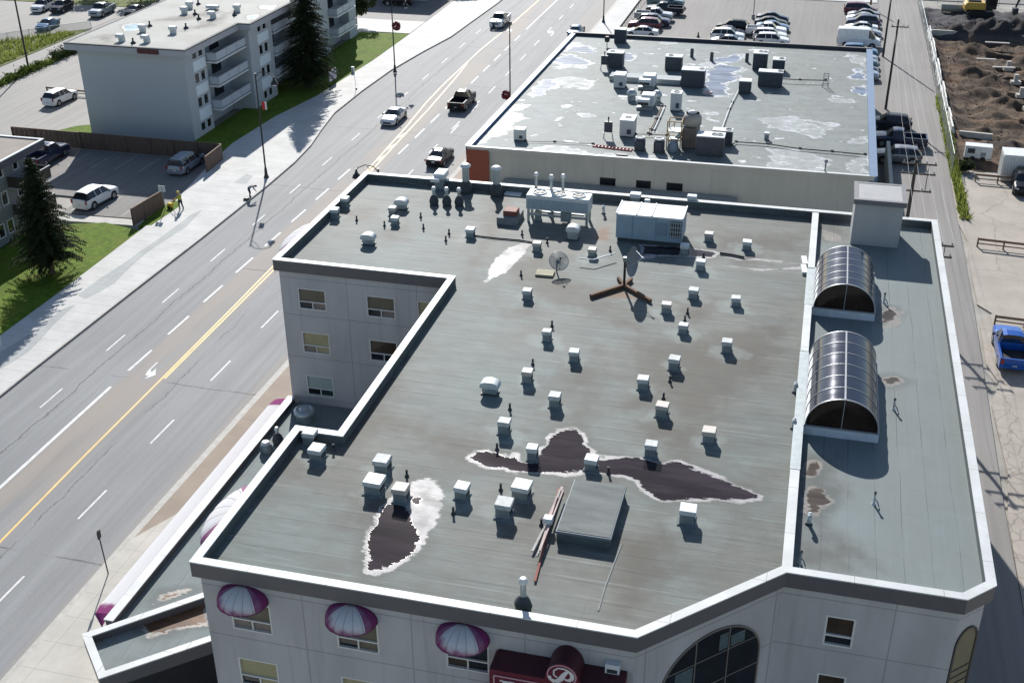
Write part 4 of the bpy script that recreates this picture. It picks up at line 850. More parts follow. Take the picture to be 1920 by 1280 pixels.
# barrel skylights
BRZ = M('bronze_glazing_bar', (.26, .27, .29), rough=.45, metal=.3)
def skylight(y0, y1, lab):
    x0, x1 = 1.28, 4.46; cx = (x0+x1)/2; r = (x1-x0)/2-.06; hh = 1.5; zb = ZR+.42
    t = thing('barrel_skylight', lab, 'skylight', (cx, (y0+y1)/2, ZR), 0, 'dark glass barrel skylights on the right wing')
    L = (y1-y0)/2
    MB().box((0, 0, .2), (x1-x0, 2*L+.1, .4)).build('curb', M('skylight_curb', (.52, .56, .60), rough=.6), t)
    arc = lambda k, n=28, R=1.0: (-r*R*math.cos(PI*k/n), .42+hh*R*math.sin(PI*k/n)**.9)
    g = MB()
    P = [[(arc(k)[0], v, arc(k)[1]) for v in (-L, L)] for k in range(29)]
    g.grid(P); gm = NT('skylight_glass_'+str(int(y0))); n = gm.noise(1.1, (.3, 1.8, .4), detail=2)
    gm.set(Base_Color=(.018, .023, .038), Specular_Tint=(.68, .78, 1.0, 1), Roughness=gm.math('ADD', .06, gm.math('MULTIPLY', n, .16)), Specular_IOR_Level=.32)
    g.build('glazing', gm.m, t)
    for v, s in ((-L, 1), (L, -1)):
        e_ = MB(); e_.add([(arc(k)[0], v+.05*s, arc(k)[1]) for k in range(29)], [tuple(range(29))[::s]]); e_.build('end_pane', M('brown_end_glass', (.022, .013, .009), rough=.12, var=.6, scale=1.0), t)
    f = MB()
    for i in range(7):
        v = -L+2*L*i/6
        w2 = .018 if 0 < i < 6 else .035
        P = [[(arc(k, 28, 1.012)[0], v+dv, arc(k, 28, 1.012)[1]) for dv in (-w2, w2)] for k in range(29)]
        f.grid(P, smooth=False); P2 = [[(arc(k, 28, .99)[0], v+dv, arc(k, 28, .99)[1]) for dv in (-w2, w2)] for k in range(29)]; f.grid(P2, smooth=False, flip=True)
        for dv in (-w2, w2): f.grid([[(arc(k, 28, R)[0], v+dv, arc(k, 28, R)[1]) for R in (.99, 1.012)] for k in range(29)], smooth=False, flip=dv > 0)
    f.box((0, 0, .42+hh+.005), (.07, 2*L+.06, .05))
    for s in (-1, 1):
        f.box((s*(r+.03), 0, .45), (.08, 2*L+.1, .07))
        f.box((0, s*(L+.02), .44), (2*r, .06, .07)); f.box((0, s*(L-.0), .42+hh/2), (.035, .05, hh))
    f.build('glazing_bars', BRZ, t)
    return t
skylight(45.55, 52.0, 'nearer of the two dark barrel vaulted skylights on the right wing roof')
skylight(57.4, 62.4, 'farther of the two dark barrel vaulted skylights, next to the stair house')
# ------------------------------------------------------------------ awnings, sign
def awnmat():
    k = NT('awning_cloth'); u = k.attr('u'); v = k.attr('v')
    n = k.noise(2.5, (1, 1, 1), detail=3); nn = k.math('MULTIPLY', k.math('SUBTRACT', n, .5), .5)
    gore = k.math('ABSOLUTE', k.math('SUBTRACT', k.math('DIVIDE', k.math('ADD', k.math('FLOOR', k.math('MULTIPLY', u, 9)), .5), 9), .5)); side = k.ramp(k.math('ADD', gore, k.math('MULTIPLY', nn, .1)), .24, .36)
    hem = k.ramp(k.math('ADD', k.math('ADD', v, nn), k.math('MULTIPLY', k.math('SUBTRACT', .5, u), .55)), .62, 1.02)
    top = k.math('SUBTRACT', 1, k.ramp(v, .0, .13))
    m = k.math('MAXIMUM', side, hem)
    fold = k.lines(k.math('MULTIPLY', u, 8), 1, 0, .09)
    c = k.mix(m, (.76, .75, .755), (.30, .065, .205)); c = k.mix(top, c, (.07, .035, .075)); c = k.mix(k.math('MULTIPLY', fold, .33), c, (.06, .03, .06))
    k.set(Base_Color=c, Roughness=.85, Specular_IOR_Level=.12); k.translucent(c, .35); return k.m
AWN = awnmat()
def awning(c, e, nrm, w_, h, proj, lab, group, nu=32, nv=10):
    """dome of a half umbrella against a wall: top at c, hem h lower"""
    c = Vector(c); t = thing('awning', lab, 'awning', c-Vector((0, 0, h)), 0, group)
    vs, fs, U, V = [], [], [], []
    for j in range(nv+1):
        v = j/nv; a = v*PI/2*1.12; rad = math.sin(a); drop = 1-math.cos(a)
        for i in range(nu+1):
            u = i/nu; th = PI*u; g = 1+.025*abs(math.sin(8*th/2*2))
            p = e*(-w_/2*math.cos(th)*rad**.75)+nrm*(proj*math.sin(th)**.8*rad*g)+Vector((0, 0, h-h*drop/(1-math.cos(PI/2*1.12))))
            vs.append(p); U.append(u); V.append(v)
    m = nu+1
    for j in range(nv):
        for i in range(nu): fs.append((j*m+i, (j+1)*m+i, (j+1)*m+i+1, j*m+i+1))
    me = bpy.data.meshes.new('awning'); me.from_pydata([tuple(v) for v in vs], [], fs); me.update()
    for nm, d in (('u', U), ('v', V)):
        a = me.attributes.new(nm, 'FLOAT', 'POINT'); a.data.foreach_set('value', d)
    me.polygons.foreach_set('use_smooth', [True]*len(fs))
    o = obj('canopy_cloth', me, AWN, t); md = o.modifiers.new('thick', 'SOLIDIFY'); md.thickness = .025; md.offset = -1
    b = MB(); b.tube([vs[nv*m+i]+Vector((0, 0, .005)) for i in range(0, m, 2)], .022); b.build('hem_rail', M('awning_rail', (.12, .05, .10)), t)
for xm, lab in ((-18.3, 'purple and white dome awning over the leftmost top floor front window'), (-14.02, 'purple and white dome awning in the middle of the three on the front wall'), (-9.82, 'purple and white dome awning beside the maroon sign')):
    awning((xm, 30.66, 13.1), Vector((1, 0, 0)), Vector((0, -1, 0)), 1.95, .68, .95, lab, 'dome awnings over the front windows')
awning((-19.99, 34.3, 13.75), Vector((0, -1, 0)), Vector((-1, 0, 0)), 4.6, .75, 1.4, 'wide purple and white awning seen past the street side parapet at the front', 'wide awnings on the street side wall')
awning((-28.46, 61.0, 13.75), Vector((0, -1, 0)), Vector((-1, 0, 0)), 5.6, .75, 1.5, 'wide white awning seen past the street side parapet of the left wing', 'wide awnings on the street side wall')
# long podium awning: quarter barrel with domed end
t = thing('awning', 'long white street awning with purple ends under the low podium roof edge', 'awning', (-28.5, 46, 3.4))
vs, fs, U, V = [], [], [], []
L = 10.0; N = 40
for j in range(9):
    a = j/8*PI/2
    for i in range(N+1):
        y = -L-.4+i*(2*L+.8)/N; endf = 1 if abs(y) < L-.5 else max(.05, math.sqrt(max(0, 1-((abs(y)-L+.5)/.9)**2)))
        vs.append((-.17-.78*math.sin(a)*endf, y, 1.53-.16*(1-math.cos(a))-.25*(1-endf))); U.append(.45 if 1 < i < N-2 else .02); V.append(.3 if 2 < i < N-2 else .9)
m = N+1
for j in range(8):
    for i in range(N): fs.append((j*m+i, j*m+i+1, (j+1)*m+i+1, (j+1)*m+i)[::-1])
me = bpy.data.meshes.new('awning'); me.from_pydata(vs, [], fs); me.update()
for nm, d in (('u', U), ('v', V)):
    a = me.attributes.new(nm, 'FLOAT', 'POINT'); a.data.foreach_set('value', d)
o = obj('canopy_cloth', me, AWN, t); md = o.modifiers.new('thick', 'SOLIDIFY'); md.thickness = .03
# podium roof things
p = at(572, 787, ZP); t = thing('exhaust_fan', 'round drum exhaust fan with domed lid on the low shaded roof', 'exhaust fan', p)
MB().lathe((0, 0, 0), [(.52, 0), (.52, .55)], 24).build('drum', GALVD, t); MB().lathe((0, 0, .5), [(.62, 0), (.62, .2), (.45, .27), (.42, .2), (.2, .32)], 24).build('lid', GALV, t)
stack(522, 825, 1.2, .09, 'capped flue on the low street side roof', .33, .75, None); bpy.context.view_layer.update()
S.objects[[o.name for o in S.objects if o.get('label') == 'capped flue on the low street side roof'][0]].location = at(522, 832, ZP)
p = at(500, 846, ZP); t = thing('roof_ventilator', 'stubby round ventilator with white lid at the low parapet', 'roof vent', p)
MB().lathe((0, 0, 0), [(.34, 0), (.36, .35), (.26, .5)], 16).build('drum', GALVD, t); MB().lathe((0, 0, .48), [(.24, 0), (.26, .12), (.18, .2)], 16).build('lid', WHITEM, t)
# maroon sign
MAR = M('maroon_sign_face', (.115, .009, .022), rough=.45, var=.08); MARD = M('dark_maroon_sign_top', (.06, .010, .018), rough=.5, var=.1); LET = M('white_sign_letters', (.66, .62, .60), rough=.5, var=.03); PINK = M('pink_sign_line', (.50, .30, .31), rough=.5, var=.03)
sx0, sx1, sy0, sy1 = -8.62, -3.92, 30.64, 29.72
sg = thing('hotel_sign', 'maroon wall sign with white lettering and a round crest, cut by the lower edge', 'sign', (0, 0, 0))
zt = 12.10
b = MB(); b.prism([(sx0, sy1), (sx1, sy1), (sx1, sy0), (sx0, sy0)], 9.4, zt, top=False)
b.add([(sx0, sy1, zt), (sx1, sy1, zt), (sx1, sy0, zt+.12), (sx0+.12, sy0, zt+.12), (sx1, sy0, zt), (sx0, sy0, zt)], [(0, 1, 2, 3), (1, 4, 2), (0, 3, 5)], 1)
b.build('cabinet', [MAR, MARD], sg)
cxs, rr_ = -6.02, .62
arc = [(cxs+rr_*math.cos(PI-PI*i/20), zt-.05+.88*math.sin(PI*i/20)) for i in range(21)]
b = MB(); n = len(arc)
b.add([(x, sy1-.02, z) for x, z in arc]+[(x, sy0, z) for x, z in arc], [tuple(range(n))[::-1]]+[(i, i+1, n+i+1, n+i) for i in range(n-1)], 0); b.mi[1:] = [1]*(n-1)
b.build('crest_panel', [MAR, MARD], sg)
fy = sy1-.032
RIBN = [0]
def ribbon(b, pts, wds, y=None):
    RIBN[0] += 1; y = fy-.0012*(RIBN[0] % 9)
    for i in range(len(pts)-1):
        p, q = Vector(pts[i]), Vector(pts[i+1]); d_ = (q-p).normalized(); n_ = Vector((-d_.y, d_.x))
        a0, a1 = wds[i]/2, wds[i+1]/2; y -= .0004*(i % 2)-.0002
        k = [p-n_*a0, p+n_*a0, q+n_*a1, q-n_*a1]
        b.add([(v.x, y, v.y) for v in k]+[(v.x, y+.03, v.y) for v in k], [(3, 2, 1, 0), (0, 1, 5, 4), (2, 3, 7, 6), (1, 2, 6, 5), (3, 0, 4, 7)])
ccx, ccz = -6.04, 12.40
b = MB(); ov = [(ccx+.50*math.cos(2*PI*i/36), ccz+.45*math.sin(2*PI*i/36)) for i in range(37)]; ribbon(b, ov, [.042]*37); b.build('crest_ring', PINK, sg)
b = MB()
sw = [(.30, -.05), (.20, .30), (-.02, .36), (-.24, .26), (-.34, .02), (-.22, -.16)]
ribbon(b, [(ccx+(x-.02)*.8, ccz+z*.85) for x, z in [(-.16, -.14), (-.33, -.02), (-.33, .2), (-.15, .37), (.12, .38), (.32, .3)]], [.05, .05, .05, .05, .06, .07])
ribbon(b, [(ccx+x*.8, ccz+z*.85) for x, z in [(.3, .34), (.08, .05), (-.08, -.25), (-.28, -.36), (-.5, -.26), (-.58, -.12), (-.45, -.17)]], [.08, .17, .19, .15, .1, .08, .05])
ribbon(b, [(ccx+x*.8, ccz+z*.85) for x, z in [(.22, .3), (.40, .22), (.48, .02), (.40, -.16), (.22, -.2), (.08, -.12)]], [.08, .12, .15, .14, .09, .05])
b.build('crest_letter', LET, sg)
b = MB(); ribbon(b, [(sx0+.17, 9.5), (sx0+.17, zt-.24), (ccx-.56, zt-.24)], [.05, .05, .05]); b.build('border_line', PINK, sg); b = MB(); ribbon(b, [(ccx+.56, zt-.24), (sx1-.15, zt-.24), (sx1-.15, 9.5)], [.05]*3); b.build('border_line', PINK, sg)
b = MB(); lx, lz, lh = sx0+.42, zt-1.62, 1.22
ribbon(b, [(lx+.17, lz), (lx+.17, lz+lh)], [.2, .2]); ribbon(b, [(lx, lz+.03), (lx+.36, lz+.03)], [.06, .06]); ribbon(b, [(lx-.04, lz+lh-.03), (lx+.3, lz+lh-.03)], [.06, .06])
ribbon(b, [(lx+.2, lz+lh-.04), (lx+.5, lz+lh-.06), (lx+.68, lz+lh-.3), (lx+.5, lz+lh-.58), (lx+.22, lz+lh-.62)], [.08, .12, .24, .12, .06]); b.build('letter', LET, sg)
cu = bpy.data.curves.new('letters', 'FONT'); cu.body = 'odollan'; cu.size = 1.3; cu.extrude = .015
to = bpy.data.objects.new('letters', cu); COL.objects.link(to); bpy.context.view_layer.update()
me = bpy.data.meshes.new_from_object(to.evaluated_get(bpy.context.evaluated_depsgraph_get())); bpy.data.objects.remove(to)
o = obj('letters', me, None, sg, (lx+.78, fy+.012, lz)); me.materials.clear(); me.materials.append(LET); o.rotation_euler = (PI/2, 0, 0); o.scale = (.62, 1, 1)
t = thing('wall_light', 'small white wall lamp box beside the maroon sign', 'lamp', (-4.42, 30.64, 12.2))
MB().box((0, -.12, .2), (.5, .24, .4)).build('housing', WHITEM, t); MB().box((0, -.245, .12), (.36, .02, .16)).build('lens', DARKM, t)

# ------------------------------------------------------------------ the long shop building behind
Z6 = 6.0
shop = thing('shop_building', 'long low shop with flat grey roof crowded with machines behind the hotel', 'building')
SO = [(-30.35, 100.4), (6.12, 100.85), (6.2, 145.3), (-29.6, 145.1)]
BEIGE = wallmat('beige_render', (.47, .46, .40), lines=False, dirt=.3)
BLUEP = M('blue_fascia_metal', (.07, .135, .24), rough=.45, var=.12, scale=.5); BLUED = M('deep_blue_fascia', (.03, .10, .20), rough=.5, var=.15)
wb = MB(); wins = [(12.42, 13.88, 3.22, 3.97), (15.75, 17.1, 3.22, 3.97), (18.5, 19.97, 3.22, 3.97)]
si = inset(SO, .12)
for i in range(4):
    e, nr = wall_panel(wb, si[i], si[(i+1) % 4], 0, 5.62, wins if i == 0 else [])
    if i == 0: wp = (si[0], e, nr)
wb.build('wall', BEIGE, shop)
for h in wins: window(shop, wp, *h, kinds=('d',), low=0, fm=M('dark_frame', (.06, .06, .055)), fw=.05)
MB().prism(inset(SO, .4), .1, 5.5, mtop=0).build('interior', MATS['dim_interior'], shop)
sb = MB(); sb.box((-29.26, 100.34, 2.9), (2.15, .1, 5.7)); sb.build('brick_panel', M('red_brick_panel', (.26, .075, .045), rough=.8, var=.1, stretch=(2, 1, 8)), shop)
pr = MB(); pr.box((-12.1, 100.72, 5.81), (36.3, .3, .36), rz=math.atan2(.45, 36.4)); pr.build('parapet', BEIGE, shop)
pr = MB(); pr.box((-12.1, 100.68, 6.02), (36.5, .32, .06), rz=math.atan2(.45, 36.4)); pr.build('parapet_cap', CAPW, shop)
pr = MB(); pr.prism([(-30.4, 100.42), (-29.95, 100.42), (-29.2, 145.2), (-29.66, 145.2)], 5.2, 6.03); pr.build('left_parapet', BLUED, shop)
pr = MB(); pr.prism([(-30.46, 100.4), (-30.2, 100.4), (-29.45, 145.2), (-29.72, 145.2)], 6.03, 6.08); pr.build('left_parapet_cap', M('pale_blue_cap', (.35, .48, .6), rough=.4), shop)
pr = MB(); pr.prism([(5.62, 100.8), (6.3, 100.8), (6.36, 145.4), (5.68, 145.4)], 5.25, 6.06); pr.build('right_parapet', BLUEP, shop)
pr = MB(); pr.prism([(-29.7, 144.85), (6.36, 145.1), (6.36, 145.45), (-29.7, 145.25)], 5.1, 6.12); pr.build('back_parapet', M('dark_parapet_metal', (.035, .04, .05), rough=.6), shop)
W6 = lambda L: [atp(p, 5.72) for p in L]
FW = [[(1068, 84), (1115, 92), (1108, 100), (1066, 96)], [(1036, 112), (1072, 104), (1106, 115), (1098, 123), (1052, 122)], [(1005, 165), (1030, 150), (1040, 160), (1020, 176), (992, 178)], [(955, 205), (972, 202), (972, 220), (948, 243), (912, 262), (925, 240)],
      [(1325, 132), (1350, 120), (1384, 128), (1376, 140), (1378, 150), (1360, 158), (1358, 178), (1326, 178)], [(1322, 112), (1380, 104), (1386, 112), (1340, 118)], [(1602, 130), (1618, 132), (1618, 148), (1597, 148)], [(1600, 165), (1625, 160), (1628, 185), (1610, 180)], [(1168, 100), (1190, 102), (1180, 112), (1168, 110)]]
FC = [[(1060, 78), (1095, 84), (1120, 92), (1110, 98), (1070, 96), (1050, 88)], [(1032, 116), (1070, 102), (1112, 116), (1100, 128), (1050, 124)], [(1040, 146), (1085, 146), (1115, 158), (1105, 166), (1060, 164), (1035, 155)], [(985, 178), (1005, 166), (1028, 170), (1000, 184)], [(1020, 160), (1048, 158), (1048, 168), (1022, 168)], [(940, 205), (976, 196), (978, 222), (950, 248), (905, 268), (890, 276), (900, 255)],
      [(1316, 118), (1400, 98), (1396, 108), (1350, 122), (1400, 130), (1378, 142), (1385, 152), (1352, 168), (1366, 182), (1320, 182)], [(1415, 222), (1480, 216), (1562, 232), (1560, 244), (1520, 246), (1440, 240)], [(1500, 240), (1545, 240), (1542, 258), (1505, 252)], [(1438, 278), (1500, 282), (1565, 300), (1535, 320), (1440, 316), (1450, 300)], [(968, 290), (1000, 278), (1040, 274), (1100, 284), (1180, 292), (1262, 296), (1258, 314), (1100, 304), (990, 297)], [(1590, 298), (1625, 292), (1628, 324), (1596, 322)], [(1078, 216), (1105, 211), (1112, 217), (1095, 222)], [(1322, 207), (1345, 212), (1330, 218), (1312, 216)], [(1590, 258), (1622, 256), (1622, 270), (1598, 268)], [(1160, 72), (1210, 74), (1170, 79), (1130, 74)], [(1555, 186), (1600, 186), (1610, 196), (1560, 194)], [(1240, 78), (1268, 79), (1265, 83), (1240, 82)], [(1250, 300), (1280, 300), (1300, 312), (1262, 310)], [(1590, 100), (1620, 108), (1628, 130), (1600, 118)]]
none = field([[(500, 500), (501, 500), (500, 501)]])
sheet('roof', [(-30, 100.9), (5.7, 100.9), (5.8, 144.9), (-29.3, 144.9)], 5.72, .2, ROOF4, shop, {'wet': field(W6(FW)), 'glint_chalk': field(W6(FC), -.6, .5), 'stain': none, 'pale': none, 'rust': none})
# strip roof against the shop wall
t = thing('lean_to', 'narrow pale flat lean-to roof along the beige shop wall', 'lean-to', (0, 0, 0))
MB().box((-16.0, 99.85, 1.6), (21.0, .9, 3.1)).build('wall', BEIGE, t); MB().box((-16.0, 99.8, 3.2), (21.4, 1.15, .1)).build('roof', M('pale_membrane', (.30, .31, .29), var=.12), t)
p0, p1 = at(1668, 272, 2.2), at(1676, 350, 2.2)
o = MB().prism([(8.0, 107.2), (8.35, 107.2), (8.35, 122.5), (8.0, 122.5)], 0, 2.3).build('ramp_wall', [BEIGE]); tag(o, 'free standing pale wall beside the dark ramp at the shop side', 'wall')

def ac_unit(x, y, w_, d_, h, lab, top=None, side=None, fans=1, fx=.3, group='rooftop machines on the shop roof', name='rooftop_unit', rz=0, base=True):
    t = thing(name, lab, 'air conditioner', (x, y, 5.72), rz, group)
    MB().bevbox((0, 0, .12+h/2), (w_, d_, h), .03).build('cabinet', side or AC_DK, t)
    MB().bevbox((0, 0, h+.14), (w_+.06, d_+.06, .08), .02).build('top', top or GALVL, t)
    for i in range(fans):
        fxx = fx*w_-(i*.45 if fx > 0 else -i*.45); f = MB(); f.lathe((fxx, 0, h+.17), [(min(.32, d_*.36), 0), (min(.32, d_*.36), .07), (min(.27, d_*.3), .07), (min(.27, d_*.3), .03)], 16, cap=False); f.build('fan_ring', GALVD, t)
        MB().lathe((fxx, 0, h+.165), [(min(.27, d_*.3), 0), (min(.27, d_*.3), .02)], 16, smooth=False).build('fan_grille', DARKM, t)
    if base: MB().box((0, 0, .06), (w_*.95, d_*.9, .12)).build('curb', TAR, t)
    b = MB()
    b.box((w_*.18, -d_/2-.02, .12+h*.3), (w_*.3, .03, h*.3)); b.build('service_panel', M('panel_seam', (.06, .07, .08)), t)
    return t
AC_DK = M('slate_cabinet', (.042, .052, .066), rough=.5, var=.15); AC_LT = M('pale_cabinet', (.52, .53, .52), rough=.5, var=.06)
def acpx(x0, x1, ytop, ybot, d_, h, lab, **k):
    a, c = at(x0, ybot, 5.72), at(x1, ybot, 5.72)
    return ac_unit((a.x+c.x)/2, a.y+d_/2, c.x-a.x, d_, h, lab, **k)
acpx(1151, 1173, 61, 81, 1.1, 1.5, 'dark tall machine standing at the back parapet of the shop roof', fans=0)
acpx(1137, 1168, 95, 128, 1.3, 1.6, 'dark machine farthest left on the shop roof with a bucket behind', fans=1, fx=-.2)
acpx(1246, 1278, 105, 133, 1.2, 1.45, 'dark square machine at the end of the long flat duct', fans=1, fx=-.2)
acpx(1276, 1320, 128, 164, 1.5, 1.75, 'big dark machine beside the blue tinted roof puddle', fans=1, fx=.35)
acpx(1410, 1437, 96, 132, 1.7, 1.75, 'dark machine with two small fans at the back right of the shop roof', fans=2, fx=.3)
acpx(1447, 1470, 112, 135, 1.3, 1.2, 'smaller pale topped machine just right of the twin fan machine', fans=1, fx=.2)
acpx(1420, 1466, 135, 163, 1.2, 1.5, 'wide dark machine in front of the twin fan machine', fans=1, fx=.38)
acpx(1384, 1407, 150, 176, 1.2, 1.2, 'boxy machine standing beside the long thin gas pipe', fans=0)
acpx(1334, 1372, 246, 272, 1.0, 1.25, 'low wide machine behind the front right machine', fans=1, fx=.3)
acpx(1304, 1356, 257, 292, 1.5, 1.7, 'large dark front machine with two fans beside the yellow scrubber frame', fans=2, fx=.32)
acpx(1161, 1188, 225, 257, 1.9, 1.5, 'white square machine with round fan near the front of the shop roof', top=WHITEM, side=AC_LT, fans=1, fx=0)
acpx(1256, 1276, 176, 209, 1.1, 1.7, 'tall pale box machine behind the yellow scrubber frame', top=WHITEM, side=AC_LT, fans=1, fx=0)
acpx(1150, 1171, 138, 166, 1.5, 1.3, 'white open topped box hood left of the white duct blocks', top=WHITEM, side=AC_LT, fans=0)
acpx(963, 984, 242, 264, .9, .95, 'white box vent with dark mouth alone at the front left of the shop roof', top=WHITEM, side=AC_LT, fans=0)
p = at(974, 263, 5.72); 
for cxp, yb, lab in ((1198, 284, 'round topped condenser, left of the pair at the front'), (1234, 287, 'round topped condenser, right of the pair at the front')):
    p = at(cxp, yb, 5.72); t = thing('round_condenser', lab, 'air conditioner', (p.x, p.y+.45, 5.72), 0, 'pair of round topped condensers')
    MB().bevbox((0, 0, .62), (.95, .95, 1.1), .2).build('cabinet', AC_DK, t); MB().lathe((0, 0, 1.16), [(.44, 0), (.44, .1), (.36, .1), (.3, .02)], 18, cap=False).build('fan_ring', GALVL, t); MB().lathe((0, 0, 1.17), [(.3, 0), (.3, .03)], 18, smooth=False).build('fan_grille', DARKM, t); MB().box((0, 0, .05), (1, 1, .1)).build('curb', TAR, t)
def duct_block(x0, x1, yt, yb, lab):
    a, c = at(x0, yb, 5.72), at(x1, yb, 5.72); w_ = c.x-a.x
    t = thing('white_duct', lab, 'duct', ((a.x+c.x)/2, a.y+.5, 5.72), 0, 'white duct blocks on the shop roof')
    MB().bevbox((w_*.1, 1.1, .75), (w_*.8, 1.4, 1.3), .05).build('plenum', WHITEM, t); b = MB(); b.bevbox((-w_*.08, 0, .95), (w_*.75, 1.1, .5), .05); b.build('hood', WHITEM, t); MB().box((-w_*.08, -.5, .78), (w_*.65, .12, .3)).build('mouth', DARKM, t); MB().box((0, .7, .15), (w_, 1.8, .3)).build('curb', GALVD, t)
duct_block(1195, 1226, 141, 170, 'white duct block with hood, farther of two in mid roof')
duct_block(1192, 1224, 175, 208, 'white duct block with hood, nearer of two in mid roof')
for cxp, yb, lab in ((1184, 188, 'mushroom exhaust fan left of the white duct blocks'), (1231, 190, 'mushroom exhaust fan right of the white duct blocks')):
    p = at(cxp, yb, 5.72); t = thing('exhaust_fan', lab, 'exhaust fan', p, 0, 'mushroom exhaust fans on the shop roof')
    MB().lathe((0, 0, 0), [(.42, 0), (.42, .4), (.3, .5)], 16).build('base', GALVD, t); MB().lathe((0, 0, .5), [(.5, 0), (.55, .15), (.45, .45), (.2, .62)], 18).build('dome', GALV, t)
a, c = at(1142, 146, 6.1), at(1276, 152, 6.1)
o = MB().box(((a.x+c.x)/2, a.y+1.0, 6.0), (c.x-a.x, 1.7, .5)).build('flat_duct', M('roof_duct_metal', (.33, .36, .36), var=.1)); tag(o, 'long flat grey duct lying across the back of the shop roof', 'duct')
p = at(1138, 88, 5.72); t = thing('drum_vent', 'black drum vent on a thin pole behind the leftmost machine', 'roof vent', p); MB().cyl((0, 0, 0), (0, 0, .7), .05).build('pole', GALVD, t); MB().lathe((0, 0, .6), [(.28, 0), (.34, .5), (.2, .62)], 14).build('drum', BLACK, t)
for px, yb, lab in ((1133, 132, 'dark electrical cabinet on a thin frame beside the leftmost machine'), (1140, 260, 'dark electrical cabinet on a frame at the front of the shop roof')):
    p = at(px, yb, 5.72); t = thing('electrical_cabinet', lab, 'cabinet', p, 0, 'framed electrical cabinets on the shop roof')
    MB().box((0, 0, 1.15), (.75, .3, 1.0)).build('box', AC_DK, t)
    for sx in (-.34, .34): MB().tube([(sx*1.3, -.2, 0), (sx, 0, .7), (sx*1.3, .25, 0)], .03).build('leg', GALV, t)
    MB().lathe((0, 0, 1.65), [(.05, 0), (.05, .25), (.1, .28), (.03, .5)], 8).build('whip', BLACK, t)
for px, yb, lab in ((1297, 107, 'dark vent cylinder, leftmost of three at the back'), (1334, 114, 'dark vent cylinder, middle of three at the back'), (1400, 116, 'dark vent cylinder, next to the twin fan machine')):
    o = MB().lathe((0, 0, 0), [(.22, 0), (.2, .15), (.2, .9), (.12, 1.0)], 12).build('vent_cylinder', PARIN, None, at(px, yb, 5.72)); tag(o, lab, 'roof vent', 'dark vent cylinders on the shop roof')
# yellow framed scrubber tower
p = at(1264, 280, 5.72); t = thing('scrubber_tower', 'rust yellow framed scrubber with round steel tank on the shop roof', 'scrubber', p)
YEL = M('ochre_steel_frame', (.28, .19, .085), rough=.7, var=.2)
b = MB()
for x in (-.7, .55):
    for y in (-.2, 1.1): b.box((x, y, 1.35), (.09, .09, 2.7))
for z in (.9, 1.7, 2.65):
    b.box((-.07, -.2, z), (1.34, .08, .08)); b.box((-.07, 1.1, z), (1.34, .08, .08)); b.box((-.7, .45, z), (.08, 1.3, .08)); b.box((.55, .45, z), (.08, 1.3, .08))
b.cyl((-.7, -.2, 1.7), (.0, -.2, 2.6), .03); b.cyl((-.07, -.2, 1.7), (-.07, -.2, 2.65), .03)
b.build('frame', YEL, t)
MB().box((-.07, .45, 1.72), (1.2, 1.25, .04)).build('deck', GALV, t)
MB().lathe((1.35, 1.5, 0), [(.75, 0), (.75, 2.0), (.85, 2.05), (.85, 2.7), (.7, 3.0), (.62, 3.0), (.62, 3.1)], 22).build('tank', M('stained_tank_steel', (.34, .32, .28), rough=.5, var=.25, stretch=(1, 1, .3)), t)
MB().lathe((1.35, 1.5, 3.1), [(.62, 0), (.5, .0), (.5, -.02)], 22).build('tank_mouth', DARKM, t); MB().lathe((1.3, 1.55, 3.02), [(.42, 0), (.42, .16), (.2, .28)], 18).build('tank_cap', WHITEM, t)
b = MB(); b.tube([(-.1, .5, .7), (.3, .7, 1.1), (.9, 1.1, 1.9), (1.1, 1.3, 2.4)], .22, 10); b.box((-.15, .4, .55), (.75, .8, .8)); b.build('blower', GALV, t)
b = MB(); b.lathe((-.05, -.55, 0), [(.5, 0), (.55, .3), (.45, .75), (.2, .95)], 16); b.build('round_fan', M('blue_grey_fan_steel', (.17, .21, .26), rough=.45), t)
b = MB(); b.box((1.2, .6, 1.0), (1.2, .5, 1.9)); b.build('filter_box', M('rusty_filter_box', (.14, .12, .105), var=.3), t)
# ladders, pipes and small things
a, c = at(1112, 274, 5.72), at(1186, 283, 5.72); d_ = c-a; ln = d_.length; rz = math.atan2(d_.y, d_.x)
t = thing('ladder', 'red and white ladder lying flat near the front of the shop roof', 'ladder', ((a.x+c.x)/2, (a.y+c.y)/2, 5.72), rz)
for s in (-.22, .22): MB().box((0, s, .06), (ln, .06, .09)).build('rail', M('red_ladder_rail', (.35, .06, .05)), t)
b = MB()
for i in range(11): b.box((-ln/2+.2+i*(ln-.4)/10, 0, .07), (.07, .42, .04))
b.build('rungs', WHITEM, t)
p = at(1547, 163, 5.72); t = thing('pipe_rack', 'small dark ladder frame standing at the right of the shop roof', 'frame', p); b = MB()
for s in (-.25, .25): b.box((s, 0, .75), (.05, .05, 1.5))
for i in range(5): b.box((0, 0, .35+i*.27), (.5, .04, .05))
b.build('frame', DARKM, t); MB().tube([(-.35, -.3, 0), (-.25, 0, .6), (.25, 0, .6), (.4, -.3, 0)], .03).build('stand', GALVL, t)
def roofpipe(px, lab, r=.05, z=5.9, m=None):
    t = thing('roof_pipe', lab, 'pipe', at(*px[0], z)); L0 = t.location
    MB().tube([tuple(at(x, y, z)-L0) for x, y in px], r).build('pipe', m or GALVL, t)
    b = MB()
    for x, y in px: b.box(tuple(at(x, y, 5.72)-L0+Vector((0, 0, .08))), (.28, .1, .16))
    b.build('supports', DARKM, t)
roofpipe([(1388, 163), (1373, 192), (1367, 205), (1352, 246)], 'long pale gas pipe running to the front machines', .05)
roofpipe([(1240, 200), (1230, 223), (1220, 243), (1216, 250)], 'left one of two parallel pipes ending near the white machine', .05, 5.9, RUST)
